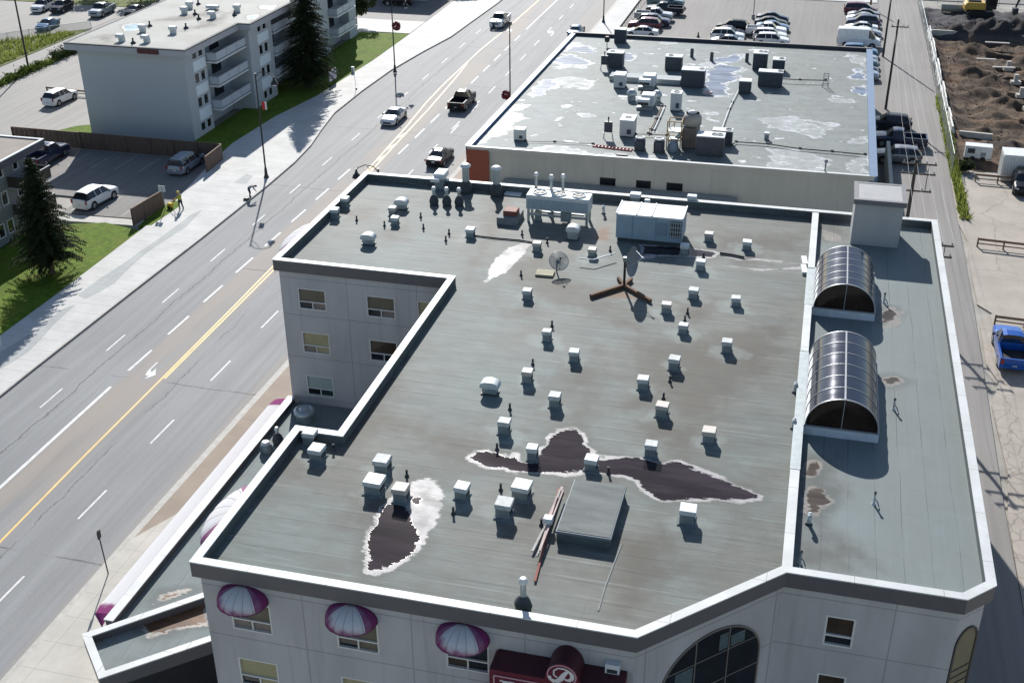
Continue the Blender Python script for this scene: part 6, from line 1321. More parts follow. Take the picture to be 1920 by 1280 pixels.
# t along the length from the rear, roof or deck height, half width up there, belt height
SPEC = {
 'sedan': dict(L=4.75, W=1.84, wr=.34, wy=(.18, .80), st=[(0, .70, .66, .62), (.012, .92, .74, .80), (.13, 1.02, .76, .90), (.17, 1.03, .72, .92), (.33, 1.40, .54, .95), (.44, 1.45, .56, .95), (.455, 1.455, .565, .95), (.56, 1.43, .57, .95), (.73, 1.02, .70, .93), (.80, .98, .74, .88), (.95, .80, .68, .72), (.99, .66, .6, .6), (1, .52, .55, .5)], glass=((3, 8),), ws=(3, 7)),
 'suv': dict(L=4.75, W=1.92, wr=.37, wy=(.19, .80), st=[(0, .75, .72, .7), (.01, 1.08, .80, 1.0), (.025, 1.12, .80, 1.05), (.11, 1.66, .62, 1.1), (.30, 1.73, .64, 1.1), (.315, 1.73, .64, 1.1), (.47, 1.74, .64, 1.1), (.485, 1.74, .64, 1.1), (.58, 1.69, .64, 1.08), (.725, 1.14, .76, 1.06), (.80, 1.10, .80, 1.0), (.95, .98, .74, .88), (.985, .84, .68, .76), (1, .6, .62, .58)], glass=((2, 9),), ws=(2, 8)),
 'minivan': dict(L=5.0, W=1.94, wr=.34, wy=(.19, .79), st=[(0, .7, .75, .66), (.008, 1.0, .82, .95), (.02, 1.08, .82, 1.02), (.07, 1.66, .66, 1.05), (.33, 1.75, .67, 1.05), (.345, 1.75, .67, 1.05), (.56, 1.72, .67, 1.04), (.575, 1.71, .67, 1.04), (.64, 1.62, .66, 1.02), (.83, 1.06, .74, 1.0), (.87, 1.0, .76, .94), (.96, .84, .7, .78), (1, .56, .62, .54)], glass=((2, 9),), ws=(2, 8)),
 'van': dict(L=5.95, W=2.05, wr=.37, wy=(.20, .80), st=[(0, .9, .88, .8), (.004, 2.3, .88, 1.4), (.02, 2.58, .84, 1.45), (.35, 2.62, .84, 1.45), (.68, 2.60, .84, 1.45), (.70, 2.58, .84, 1.42), (.735, 2.48, .82, 1.4), (.86, 1.42, .84, 1.3), (.89, 1.3, .86, 1.2), (.965, 1.12, .8, 1.02), (1, .62, .72, .6)], glass=((5, 7),), ws=(99, 6)),
 'pickup': dict(L=5.75, W=2.0, wr=.40, wy=(.20, .80), st=[(.405, 1.2, .86, 1.1), (.415, 1.25, .84, 1.16), (.43, 1.84, .68, 1.2), (.535, 1.90, .70, 1.2), (.55, 1.90, .70, 1.2), (.625, 1.86, .69, 1.19), (.735, 1.26, .80, 1.17), (.80, 1.22, .86, 1.1), (.955, 1.12, .84, 1.0), (.985, .98, .8, .88), (1, .65, .74, .62)], glass=((1, 6),), ws=(1, 5)),
}
CARM = {}
def car_meshes(kind):
    if kind in CARM: return CARM[kind]
    s = SPEC[kind]; L, W = s['L'], s['W']/2; st = s['st']; body, gl = MB(), MB()
    R = []
    for t, zt, wr, zb in st:
        y = -L/2+t*L; en = min(1, .86+.14*min(1, min(t, 1-t)/.07)) if kind != 'pickup' else min(1, .88+.12*min(1, (1-t)/.06)); w_ = W*en; cab = zt > zb+.28; sill = .26 if kind != 'pickup' and kind != 'van' else .36
        R.append([(0, y, zt+.015), (wr*.6, y, zt+.008), (wr, y, zt-.05 if cab else zt-.02), (min(w_, w_*.965) if cab else min(w_*.97, wr+.12), y, zb), (w_, y, zb-.16), (w_*1.0, y, (zb+sill)/2), (w_*.97, y, sill+.05), (w_*.9, y, sill)])
    for i in range(len(R)-1):
        for sg in (-1, 1):
            for j in range(7):
                q = [R[i][j], R[i][j+1], R[i+1][j+1], R[i+1][j]]; q = [(sg*x, y, z) for x, y, z in q]
                if sg < 0: q = q[::-1]
                isg = False
                for g0, g1 in s['glass']:
                    if g0 <= i < g1 and j == 2 and abs(st[i+1][0]-st[i][0]) > .02: isg = True
                if i in s['ws'] and j < 2: isg = True
                (gl if isg else body).add(q, [(0, 1, 2, 3)], 0, not isg)
    for k, fl in ((0, 1), (-1, -1)):
        r = R[k]; pts = [(x, y, z) for x, y, z in r]+[(-x, y, z) for x, y, z in r[::-1]]; body.add(pts, [tuple(range(len(pts)))[::fl]])
    lo = R[0][7][2]; body.add([(x*W*.9, y*L/2*.97, lo+.02) for x, y in ((-1, -1), (1, -1), (1, 1), (-1, 1))], [(3, 2, 1, 0)])
    if kind == 'pickup':
        y0, y1 = -L/2+.05, -L/2+.41*L
        for x in (-W+.06, W-.06): body.box((x, (y0+y1)/2, .78), (.14, y1-y0, .84))
        body.box((0, y0+.02, .80), (2*W-.08, .12, .78)); body.box((0, y1-.02, .8), (2*W-.1, .08, .8))
        body.box((0, y0-.05, .55), (2*W-.1, .14, .18))
    sm = {'body': body.mesh('body'), 'windows': gl.mesh('windows')}; sm['windows'].materials.append(CARG)
    md = {}
    wh = MB(); wh.cyl((-.12, 0, 0), (.12, 0, 0), s['wr'], seg=20); md['wheel'] = wh.mesh('wheel'); md['wheel'].materials.append(TYRE)
    rm = MB(); rm.cyl((-.128, 0, 0), (.128, 0, 0), s['wr']*.62, seg=16); md['rim'] = rm.mesh('rim'); md['rim'].materials.append(RIM)
    ar = MB()
    for wy in s['wy']:
        for x in (-1, 1): ar.cyl((x*W*.9, -L/2+wy*L, s['wr']+.03), (x*(W+.006), -L/2+wy*L, s['wr']+.03), s['wr']*1.17, seg=20)
    ar.box((0, 0, sill_of(kind)+.02), (2*W*.985, L*.6, .12)); md['trim'] = ar.mesh('trim'); md['trim'].materials.append(PLASTIC)
    zh = st[-2][1]-.08; yf = L/2-.02
    a = MB(); a.bevbox((0, 0, 0), (.38, .12, .15), .03); md['headlight'] = a.mesh('headlight'); md['headlight'].materials.append(HEADL)
    a = MB(); a.bevbox((0, 0, 0), (.2 if kind != 'sedan' else .38, .08, .4 if kind != 'sedan' else .16), .03); md['tail_light'] = a.mesh('tail_light'); md['tail_light'].materials.append(TAILL)
    a = MB(); a.box((0, yf+.0, zh-.12), (W*1.0, .06, .2)); md['grille'] = a.mesh('grille'); md['grille'].materials.append(PLASTIC)
    a = MB(); a.box((0, -L/2-.03 if kind != 'pickup' else -L/2-.03, .62 if kind != 'sedan' else .72), (.32, .03, .16)); md['plate'] = a.mesh('plate'); md['plate'].materials.append(PLATE)
    a = MB()
    for x in (-1, 1): a.bevbox((x*(W+.1), -L/2+L*(.66 if kind != 'van' else .80), s['st'][-4][3]+.1), (.2, .1, .15), .03)
    md['mirrors'] = a.mesh('mirrors'); md['mirrors'].materials.append(PLASTIC)
    if kind == 'pickup':
        a = MB(); y0, y1 = -L/2+.12, -L/2+.40*L; a.box((0, (y0+y1)/2, .74), (2*W-.28, y1-y0-.05, .06)); md['bed_floor'] = a.mesh('bed_floor'); md['bed_floor'].materials.append(LINER)
    sm.update(md); CARM[kind] = sm; return sm
def sill_of(k): return .36 if k in ('pickup', 'van') else .26
def car(kind, col, x, y, hd, lab, cat=None, group=None, sc=1.0, z=0.0):
    """hd: heading of the nose in degrees, 0 = away along the street, 90 = to the left"""
    s = SPEC[kind]; m = car_meshes(kind); L, W = s['L'], s['W']/2
    nm = {'sedan': 'sedan_car', 'suv': 'sport_utility_car', 'minivan': 'minivan', 'van': 'cargo_van', 'pickup': 'pickup_truck'}[kind]
    t = thing(nm, lab, cat or {'van': 'van', 'pickup': 'pickup truck', 'minivan': 'minivan'}.get(kind, 'car'), (x, y, z+.01), math.radians(hd), group); t.scale = (sc,)*3
    o = bpy.data.objects.new('body', m['body'])
    if not m['body'].materials: m['body'].materials.append(PAINTS['white'])
    COL.objects.link(o); o.parent = t; o.material_slots[0].link = 'OBJECT'; o.material_slots[0].material = PAINTS[col]
    for k in ('windows', 'trim', 'grille', 'plate', 'mirrors', 'bed_floor'):
        if k in m: add(k, m[k], t)
    for wy in s['wy']:
        for sx in (-1, 1):
            w_ = add('wheel', m['wheel'], t, (sx*(W-.11), -L/2+wy*L, s['wr'])); add('rim', m['rim'], w_)
    zh = s['st'][-2][1]-.06; zt = .95 if kind != 'sedan' else .86
    for sx in (-1, 1):
        add('headlight', m['headlight'], t, (sx*(W*.70), L/2-.1, zh), -sx*.25); add('tail_light', m['tail_light'], t, (sx*(W*.84), -L/2+.0 if kind != 'pickup' else -L/2+.0, zt))
    return t
car('sedan', 'white', -46.05, 124.0, 180, 'white car driving towards the camera in the far lane of the street', group='traffic on the street')
car('pickup', 'black', -40.05, 131.4, 0, 'black pickup with open bed driving away up the street', group='traffic on the street')
car('sedan', 'black', -36.75, 112.1, 0, 'black sedan driving away near the hotel corner', group='traffic on the street')
car('pickup', 'white', -46.2, 171.9, 180, 'white pickup driving down the street at the upper edge', group='traffic on the street')
car('sedan', 'steelblue', -33.9, 168.5, 0, 'pale blue car half hidden by the far left corner of the shop roof', group='traffic on the street')
car('minivan', 'bluesilver', -61.5, 103.9, 0, 'blue silver minivan parked in the shaded lot beside the board fence')
car('suv', 'white', -65.3, 93.1, -6, 'white car parked in the sunny part of the lot before the spruce', sc=1.02)
car('suv', 'white', -87.7, 121.6, -4, 'white car parked by the low timber rail left of the pale apartment block')
car('sedan', 'silver', -82.9, 127.5, 0, 'silver car half hidden behind the corner of the pale apartment block')
car('pickup', 'navy', -76.9, 102.6, 0, 'dark blue truck half hidden behind the brown roofed apartment house')
for k, c_, x, y, l in (('sedan', 'steelblue', -111.3, 154.6, 'blue car parked nearest the rough grass at upper left'), ('suv', 'white', -119.2, 165.2, 'white car at the far upper left beside a dark one'), ('suv', 'dark', -115.9, 165.4, 'dark car beside the white one at the far upper left'), ('pickup', 'silver', -108.3, 164.6, 'silver pickup facing the camera in the upper left lot'), ('sedan', 'dark', -103.4, 165.8, 'dark sedan beside the silver pickup in the upper left lot')):
    car(k, c_, x, y, 186, l, group='cars parked in the upper left lot')
car('suv', 'black', -65.6, 181.4, 90, 'black car in the shade beyond the far end of the pale apartment block')
G1 = 'cars parked in the far car park'
for k, c_, p, hd, l in (('sedan', 'white', (1203, 68), 90, 'white car at the near end of the left row, behind the shop roof edge'), ('suv', 'maroon', (1208, 55), 90, 'maroon car second from the near end of the left row'), ('suv', 'navy', (1226, 48), -90, 'navy car third from the near end of the left row'),
                         ('pickup', 'silver', (1226, 38), -90, 'silver roofed pickup fourth from the near end of the left row'), ('pickup', 'dark', (1246, 27), 90, 'dark pickup with pale load cover in the left row'), ('pickup', 'teal', (1248, 13), -90, 'grey green pickup at the upper end of the left row'),
                         ('suv', 'black', (1372, 59), 90, 'black van like car at the far end of the middle left row'), ('sedan', 'dark', (1366, 68), -90, 'dark car under the black one in the middle left row'), ('suv', 'white', (1364, 76), -90, 'white car in the middle left row just behind the shop edge'), ('sedan', 'silver', (1362, 85), 90, 'silver white car at the near end of the middle left row'),
                         ('sedan', 'navy', (1448, 41), -90, 'navy car farthest back of the middle right row'), ('sedan', 'dark', (1445, 50), -90, 'dark car second from the back of the middle right row'), ('sedan', 'steelblue', (1448, 58), -90, 'blue grey car third from the back of the middle right row'),
                         ('pickup', 'white', (1436, 67), -90, 'white pickup with long bed in the middle right row'), ('suv', 'white', (1443, 76), -90, 'white car second from the near end of the middle right row'), ('suv', 'white', (1447, 85), -90, 'white car at the near end of the middle right row behind the shop edge'),
                         ('minivan', 'maroon', (1613, 26), -90, 'maroon van at the far end of the right row'), ('sedan', 'grey', (1618, 35), 90, 'grey sedan beside the maroon van'), ('sedan', 'silver', (1616, 42), 90, 'silver sedan third from the far end of the right row'), ('suv', 'navy', (1616, 50), 90, 'navy car in the right row with bright bonnet'), ('sedan', 'white', (1613, 60), 90, 'white sedan two cars behind the tall white van'), ('sedan', 'silver', (1620, 69), -90, 'pale car right behind the tall white van')):
    q = at(*p); car(k, c_, q.x, q.y, hd, l, group=G1)
q = at(1609, 88); car('van', 'white', q.x, q.y, -90, 'tall white cargo van behind the right back corner of the shop', group=G1)
for i, (c_, k, l) in enumerate((('steelblue', 'suv', 'blue grey car next to the white van at the shop corner'), ('silver', 'sedan', 'silver car whose nose shows beside the blue shop edge'), ('teal', 'suv', 'grey green car whose nose shows beside the blue shop edge'), ('navy', 'sedan', 'navy car whose nose shows beside the blue shop edge'), ('bluesilver', 'suv', 'pale blue car last in the row beside the blue shop edge'))):
    car(k, c_, 5.6, 165.4-2.85*i, -90, l, group=G1)
car('suv', 'dark', 8.75, 134.2, 90, 'dark car with bright bonnet parked against the right wall of the shop')
car('pickup', 'navy', 9.6, 128.4, 90, 'dark blue pickup backed out at the right wall of the shop')
car('suv', 'grey', 9.3, 123.0, 90, 'grey car in the shade behind the ramp wall')
car('pickup', 'blue', 15.95, 81.7, 0, 'bright blue pickup with dark empty bed in the concrete yard', z=.012)
car('suv', 'black', 20.9, 117.6, 176, 'black car at the right edge below the white container', z=.012)
car('suv', 'bluesilver', 20.9, 104.4, 176, 'silver blue car at the right edge above the timber rail', z=.012)

# ------------------------------------------------------------------ people
SKIN = M('skin', (.42, .26, .19), rough=.6, var=.05); TROU = M('dark_trousers', (.03, .032, .04), rough=.9); GREYSH = M('grey_shirt', (.30, .31, .31), rough=.9); HIVIS = M('hi_vis_yellow', (.36, .37, .04), rough=.8); SHOE = M('black_boots', (.015, .014, .013), rough=.8); HAIR = M('dark_hair', (.03, .02, .015), rough=.8)
def person(loc, rz, joints, lab, top, hat=None, zone=None):
    """joints: name -> (x, y, z); grown as one skin from the pelvis"""
    t = thing('person', lab, 'person', loc, rz)
    J = joints; V, E, Rr, idx = [], [], [], {}
    def v(n, p, r): idx[n] = len(V); V.append(p); Rr.append(r)
    rad = dict(pel=.15, waist=.135, chest=.155, neck=.06, head0=.085, head1=.115, head2=.07, hipL=.1, hipR=.1, kneeL=.065, kneeR=.065, ankL=.05, ankR=.05, toeL=.045, toeR=.045, shL=.07, shR=.07, elL=.048, elR=.048, wrL=.034, wrR=.034, paL=.04, paR=.04)
    for n in J: v(n, J[n], rad[n])
    for a, b in (('pel', 'waist'), ('waist', 'chest'), ('chest', 'neck'), ('neck', 'head0'), ('head0', 'head1'), ('head1', 'head2'), *[(p+s, q+s) for s in 'LR' for p, q in (('hip', 'knee'), ('knee', 'ank'), ('ank', 'toe'), ('sh', 'el'), ('el', 'wr'), ('wr', 'pa'))], ('pel', 'hipL'), ('pel', 'hipR'), ('chest', 'shL'), ('chest', 'shR')): E.append((idx[a], idx[b]))
    for s, sg in (('L', -1), ('R', 1)):
        w_ = Vector(J['wr'+s]); p = Vector(J['pa'+s]); d = (p-w_).normalized(); sd = d.cross(Vector((0, 1, .3))).normalized()
        for k, (off, ln) in enumerate(((-.03, .075), (-.01, .09), (.01, .085), (.03, .065))):
            a = p+d*.03+sd*off; b_ = a+d*ln*.6; c_ = b_+d*ln*.4+Vector((0, .03, -.01)); n0 = len(V)
            V += [tuple(a), tuple(b_), tuple(c_)]; Rr += [.011, .010, .008]; E += [(idx['pa'+s], n0), (n0, n0+1), (n0+1, n0+2)]
        a = w_+d*.03+sd*.045*sg; n0 = len(V); V += [tuple(a), tuple(a+d*.05+sd*.03*sg)]; Rr += [.013, .010]; E += [(idx['wr'+s], n0), (n0, n0+1)]
    me = bpy.data.meshes.new('body'); me.from_pydata([tuple(p) for p in V], E, []); o = bpy.data.objects.new('body', me); COL.objects.link(o); o.parent = t
    md = o.modifiers.new('skin', 'SKIN'); sv = me.skin_vertices[0].data
    for i, r in enumerate(Rr): sv[i].radius = (r*1.22, r*1.22)
    sv[idx['pel']].use_root = True
    o.modifiers.new('sub', 'SUBSURF').levels = 1
    bpy.context.view_layer.update(); m2 = bpy.data.meshes.new_from_object(o.evaluated_get(bpy.context.evaluated_depsgraph_get())); o.modifiers.clear(); o.data = m2; m2.name = 'body'
    m2.materials.clear()
    for m in (SKIN, TROU, top, SHOE, HAIR): m2.materials.append(m)
    names = list(J); pts = [Vector(J[n]) for n in names]
    zone = {'pel': 1, 'hipL': 1, 'hipR': 1, 'kneeL': 1, 'kneeR': 1, 'ankL': 3, 'ankR': 3, 'toeL': 3, 'toeR': 3, 'waist': 2, 'chest': 2, 'shL': 2, 'shR': 2, 'elL': 2, 'elR': 2}
    for f in m2.polygons:
        c = f.center; n = min(range(len(pts)), key=lambda i: (pts[i]-c).length); nm = names[n]
        f.material_index = 4 if (nm == 'head2') else zone.get(nm, 0); f.use_smooth = True
    h = Vector(J['head1']); fw = Vector((Vector(J['head0'])-Vector(J['neck'])).normalized().cross(Vector((1, 0, 0)))); fw = -fw if fw.y < 0 else fw; up = (Vector(J['head2'])-Vector(J['head0'])).normalized()
    b = MB(); b.cyl(h+fw*.09-up*.01, h+fw*.135-up*.035, .016, .01, 6); b.build('nose', SKIN, t)
    b = MB()
    for sx in (-.04, .04): b.lathe(tuple(h+fw*.105+up*.015+Vector((sx, 0, 0))), [(.004, -.012), (.014, 0), (.004, .012)], 6)
    b.build('eyes', BLACK, t)
    b = MB(); b.box(tuple(h+fw*.1-up*.065), (.05, .015, .01)); b.build('mouth', M('lips', (.3, .12, .1)), t)
    b = MB()
    for sx in (-.112, .112): b.lathe(tuple(h+Vector((sx, 0, -.02))), [(.006, -.03), (.02, 0), (.006, .03)], 6, sx=.5)
    b.build('ears', SKIN, t)
    if hat:
        b = MB(); q = h+up*.05
        b.lathe((q.x, q.y, q.z), [(.165, 0), (.135, .015), (.125, .07), (.08, .12), (.02, .135)], 14); b.build('hard_hat', hat, t)
    return t
# bending person on the pavement
q = at(470, 370, .14)
J = dict(pel=(0, -.12, .92), waist=(0, -.02, 1.06), chest=(0, .22, 1.17), neck=(0, .40, 1.16), head0=(0, .46, 1.13), head1=(0, .54, 1.08), head2=(0, .60, 1.03), hipL=(-.1, -.1, .86), hipR=(.1, -.12, .86), kneeL=(-.11, .02, .48), kneeR=(.11, -.02, .48), ankL=(-.11, -.06, .09), ankR=(.12, -.1, .09), toeL=(-.12, .1, .04), toeR=(.14, .06, .04), shL=(-.19, .28, 1.14), shR=(.19, .28, 1.14), elL=(-.2, .38, .88), elR=(.2, .40, .88), wrL=(-.12, .50, .68), wrR=(.12, .54, .68), paL=(-.09, .54, .60), paR=(.09, .58, .60))
person(q, math.radians(-60), J, 'person in grey top and dark trousers bending forward on the pavement edge', GREYSH, M('dark_cap', (.03, .02, .025)))
q2 = at(474, 375, .14); t = thing('drain_tool', 'small dark toolbox at the feet of the bending person', 'toolbox', (q.x-.1, q.y-.75, .14)); MB().bevbox((0, 0, .11), (.5, .3, .22), .03).build('box', DARKM, t); MB().tube([(-.12, 0, .22), (-.12, 0, .3), (.12, 0, .3), (.12, 0, .22)], .015).build('handle', BLACK, t)
q = at(340, 393, .14)
J = dict(pel=(0, 0, .95), waist=(0, .02, 1.10), chest=(0, .06, 1.34), neck=(0, .10, 1.50), head0=(0, .13, 1.56), head1=(0, .15, 1.66), head2=(0, .15, 1.74), hipL=(-.1, 0, .9), hipR=(.1, 0, .9), kneeL=(-.12, .1, .50), kneeR=(.13, -.02, .50), ankL=(-.13, .0, .09), ankR=(.15, -.16, .09), toeL=(-.14, .16, .04), toeR=(.17, 0, .04), shL=(-.2, .06, 1.40), shR=(.2, .06, 1.40), elL=(-.27, .14, 1.14), elR=(.28, .16, 1.14), wrL=(-.16, .34, 1.02), wrR=(.16, .36, 1.00), paL=(-.13, .42, 1.0), paR=(.13, .44, .98))
t = person(q, math.radians(70), J, 'worker in hi vis yellow vest and hard hat walking on the pavement by the lawn', HIVIS, M('yellow_hard_hat', (.6, .5, .05), rough=.4))
p = q+Vector((-.9, .1, 0)); t = thing('push_cart', 'yellow frame push cart held by the worker in the yellow vest', 'cart', (p.x, p.y, .14)); b = MB(); b.tube([(.35, .25, .98), (.2, .25, .7), (-.3, .25, .15)], .025); b.tube([(.35, -.25, .98), (.2, -.25, .7), (-.3, -.25, .15)], .025); b.tube([(.35, .25, .98), (.35, -.25, .98)], .025); b.build('frame', M('yellow_tube', (.6, .42, .03)), t)
MB().bevbox((-.25, 0, .35), (.5, .45, .35), .05).build('tank', M('yellow_tank', (.55, .4, .04)), t)
for sy in (-.27, .27): MB().cyl((-.3, sy-.03, .15), (-.3, sy+.03, .15), .15, seg=14).build('wheel', TYRE, t)

# ------------------------------------------------------------------ building site on the right
def site_z(X, Y):
    Z = np.zeros(X.shape); rs = np.random.RandomState(5)
    for i in range(X.shape[0]):
        for j in range(X.shape[1]):
            p = (X[i, j], Y[i, j])
            Z[i, j] = .5*noise.noise((p[0]*.45, p[1]*.35, 1))+.2*noise.noise((p[0]*1.2, p[1]*.9, 2))+.06*noise.noise((p[0]*4, p[1]*3, 3))
    Z -= .75*np.clip((X-15.6)/1.4, 0, 1)*np.clip((Y-134.5)/1.5, 0, 1)*np.clip((181-Y)/1.5, 0, 1)
    for cx, cy, rx, ry, h in MOUNDS:
        d = ((X-cx)/rx)**2+((Y-cy)/ry)**2; Z += h*.72*np.maximum(0, 1-np.sqrt(d)+.25*np.sin(X*2.1+cy)*np.sin(Y*1.7+cx)*np.exp(-d))**1.0*np.exp(-d*.4)
    for cx, cy, rx, ry, h in PITS:
        d = np.maximum(np.abs(X-cx)/rx, np.abs(Y-cy)/ry); Z -= h*np.clip((1.15-d)/.25, 0, 1)
    return Z
MOUNDS = [(22.5, 183.5, 5.5, 5.5, 2.4), (27.5, 183.5, 5, 5, 2.6), (33, 184, 6, 5, 2.4), (18.6, 182, 2.5, 3, 1.0), (19.3, 169.5, 2.1, 2.8, 1.5), (21.3, 175.5, 2.4, 2.6, 1.7), (20.3, 163, 2.3, 2.4, 1.6), (22.0, 158.6, 2.6, 2.3, 1.7), (20.8, 153.2, 2.6, 2.0, 1.3), (22.6, 149.5, 2.4, 1.9, 1.4), (20.6, 144.3, 2.6, 1.8, 1.2), (22.4, 140.5, 2.4, 1.6, 1.1), (19.2, 138, 2.2, 1.5, .8), (26.8, 171, 2.6, 2.5, 1.1), (28.3, 160, 2.2, 3, .9), (27.8, 146, 2.4, 2.4, .9), (21.8, 131.2, 4.5, 1.6, .6), (26.8, 130.5, 4, 2, 1.0)]
PITS = [(25.0, 166.2, 1.5, 1.0, 1.0), (25.2, 159.6, 1.6, 1.1, 1.1), (25.2, 153.6, 1.5, 1.0, 1.0), (25.4, 148, 1.5, .9, .9), (25.3, 142.2, 1.5, .9, .9), (24.6, 172.5, 1.7, 1.1, .9), (17.0, 180.2, 2.2, .8, .9)]
k = NT('dug_earth'); n = k.noise(.3, detail=5, rough=.65); m_ = k.noise(1.3, (1, .6, 1), detail=6, rough=.7); X, Y, Z = k.xyz()
c = k.mix(k.ramp(n, .35, .62), (.060, .043, .032), (.150, .107, .072)); c = k.mix(k.ramp(m_, .40, .66), c, (.045, .034, .027)); c = k.mix(k.math('MULTIPLY', k.ramp(k.noise(.22, off=(9, 1, 0), detail=4), .5, .62), .7), c, (.14, .085, .055))
g_ = k.math('MULTIPLY', k.ramp(Y, 178.5, 181), k.ramp(k.noise(.5), .2, .5)); c = k.mix(g_, c, (.075, .075, .08)); c = k.mix(k.math('MULTIPLY', k.ramp(Z, -.05, .6), .8), c, (.034, .029, .028))
k.set(Base_Color=c, Roughness=.95, Specular_IOR_Level=.15); k.bump(k.math('ADD', m_, k.noise(9)), .6, .12); EARTH = k.m
o = sheet('earth', [(15.0, 122), (15.0, 198), (48, 198), (48, 122)], 0.1, .28, EARTH, None, None, site_z); tag(o, None, None, None, 'structure')
rd = random.Random(9); vs, fs = [], []
for _ in range(1500):
    p = Vector((rd.uniform(15.8, 36), rd.uniform(124, 190), 0)); 
    s = rd.uniform(.06, .2); d_ = MB(); z_ = float(site_z(np.array([[p.x]]), np.array([[p.y]]))[0, 0])+.1; o_ = len(vs)
    q = [Vector((rd.uniform(-1, 1), rd.uniform(-1, 1), rd.uniform(-.6, 1)))*s+p+Vector((0, 0, z_)) for _ in range(4)]; vs += q; fs += [(o_, o_+1, o_+2), (o_, o_+2, o_+3), (o_, o_+3, o_+1), (o_+1, o_+3, o_+2)]
tag(MB().add(vs, fs).build('clods', EARTH), 'loose clods of earth strewn over the site', None, None, 'stuff')
for i, (x, y, l) in enumerate(((25.0, 166.2, 'farthest'), (25.2, 159.6, 'second farthest'), (25.2, 153.6, 'middle'), (25.4, 148, 'second nearest'), (25.3, 142.2, 'nearest'))):
    t = thing('footing', l + ' of the pale concrete footings standing in pits along the site', 'footing', (x-.2, y, -.9), .1, 'concrete footings in the pits'); MB().box((0, 0, .2), (1.2, .9, .4)).build('base', CONC, t); MB().box((0, .05, .75), (.5, .5, .9)).build('stub', CONC, t)
for p0, p1, l in (((15.6, 181.2), (20.0, 181.2), 'pale concrete wall top along the back of the site, left part'), ((22.2, 181), (36, 180.2), 'pale concrete wall top along the back of the site, right part'), ((16.2, 133.6), (19.6, 133.2), 'short concrete wall top at the near end of the site'), ((23.2, 132.4), (30, 132), 'concrete wall top at the near right of the site')):
    v0, v1 = Vector((*p0, 0)), Vector((*p1, 0)); d_ = v1-v0; o = MB().box((0, 0, -.2), (d_.length, .35, 1.2)).build('foundation_wall', CONC, None, (v0+v1)/2+Vector((0, 0, .1)), math.atan2(d_.y, d_.x)); tag(o, l, 'foundation')
for i, (x, y, w_) in enumerate(((24.3, 176.5, 3.2), (22.0, 167.0, 2.4), (23.8, 163.2, 2.8))):
    o = MB().box((0, 0, .06), (w_, .5, .12)).build('plank', M('grey_plank', (.33, .31, .29), var=.2), None, (x, y, .15), .04*i); tag(o, ['long grey plank across the back trenches', 'grey plank beside the farthest dark mound', 'grey plank behind the second footing'][i], 'plank', 'grey planks on the site')
# barrier row and chain link fence
JB = M('white_barrier_concrete', (.66, .64, .60), rough=.8, var=.1); nb = 13
for i in range(nb):
    y = 135.6+i*3.72; b = MB(); b.prism([(-.3, -1.8), (.3, -1.8), (.3, 1.8), (-.3, 1.8)], 0, .18)
    b.add([(-.3, -1.8, .18), (.3, -1.8, .18), (.3, 1.8, .18), (-.3, 1.8, .18), (-.12, -1.8, .42), (.12, -1.8, .42), (.12, 1.8, .42), (-.12, 1.8, .42), (-.09, -1.8, .82), (.09, -1.8, .82), (.09, 1.8, .82), (-.09, 1.8, .82)], [(0, 1, 5, 4), (1, 2, 6, 5), (2, 3, 7, 6), (3, 0, 4, 7), (4, 5, 9, 8), (5, 6, 10, 9), (6, 7, 11, 10), (7, 4, 8, 11), (8, 9, 10, 11)])
    o = add('concrete_barrier', proto('concrete_barrier', lambda q: q.add(b.v, b.f), JB), None, (15.45+.1*math.sin(i*2.1), y, .05), rd.uniform(-.015, .015)); tag(o, 'white concrete barrier in the row between the chain link fence and the dug site', 'barrier', 'white concrete barriers along the site')
k = NT('chain_link'); X, Y, Z = k.xyz(); s1 = k.lines(k.math('ADD', Y, Z), .09, 0, .012); s2 = k.lines(k.math('SUBTRACT', Y, Z), .09, 0, .012)
k.set(Base_Color=(.33, .36, .36), Metallic=.4, Roughness=.5, Alpha=k.math('MAXIMUM', s1, s2)); LINK = k.m
def chain(pts, lab, h=2.1):
    t = thing('chain_link_fence', lab, 'fence', (pts[0][0], pts[0][1], 0)); o0 = Vector((pts[0][0], pts[0][1], 0)); b = MB(); w_ = MB()
    for (a, b_), (c_, d_) in zip(pts[:-1], pts[1:]):
        p, q = Vector((a, b_, 0))-o0, Vector((c_, d_, 0))-o0; w_.add([p, q, q+Vector((0, 0, h)), p+Vector((0, 0, h))], [(0, 1, 2, 3)]); b.tube([tuple(p+Vector((0, 0, h))), tuple(q+Vector((0, 0, h)))], .03)
        n = max(1, int((q-p).length/3))
        for i in range(n): MB().cyl(p.lerp(q, i/n), p.lerp(q, i/n)+Vector((0, 0, h+.05)), .035).build('post', GALV, t)
    b.build('top_rail', GALV, t); w_.build('wire_mesh', LINK, t)
chain([(14.55, 120.5), (14.7, 150), (14.7, 201)], 'long grey chain link fence between the alley and the dug site')
chain([(14.7, 201), (45, 201)], 'chain link fence behind the yellow digger')
chain([(-104.9, 156.0), (-109, 151.8), (-122, 134.5)], 'low wire fence along the rough grass at upper left', 1.1)
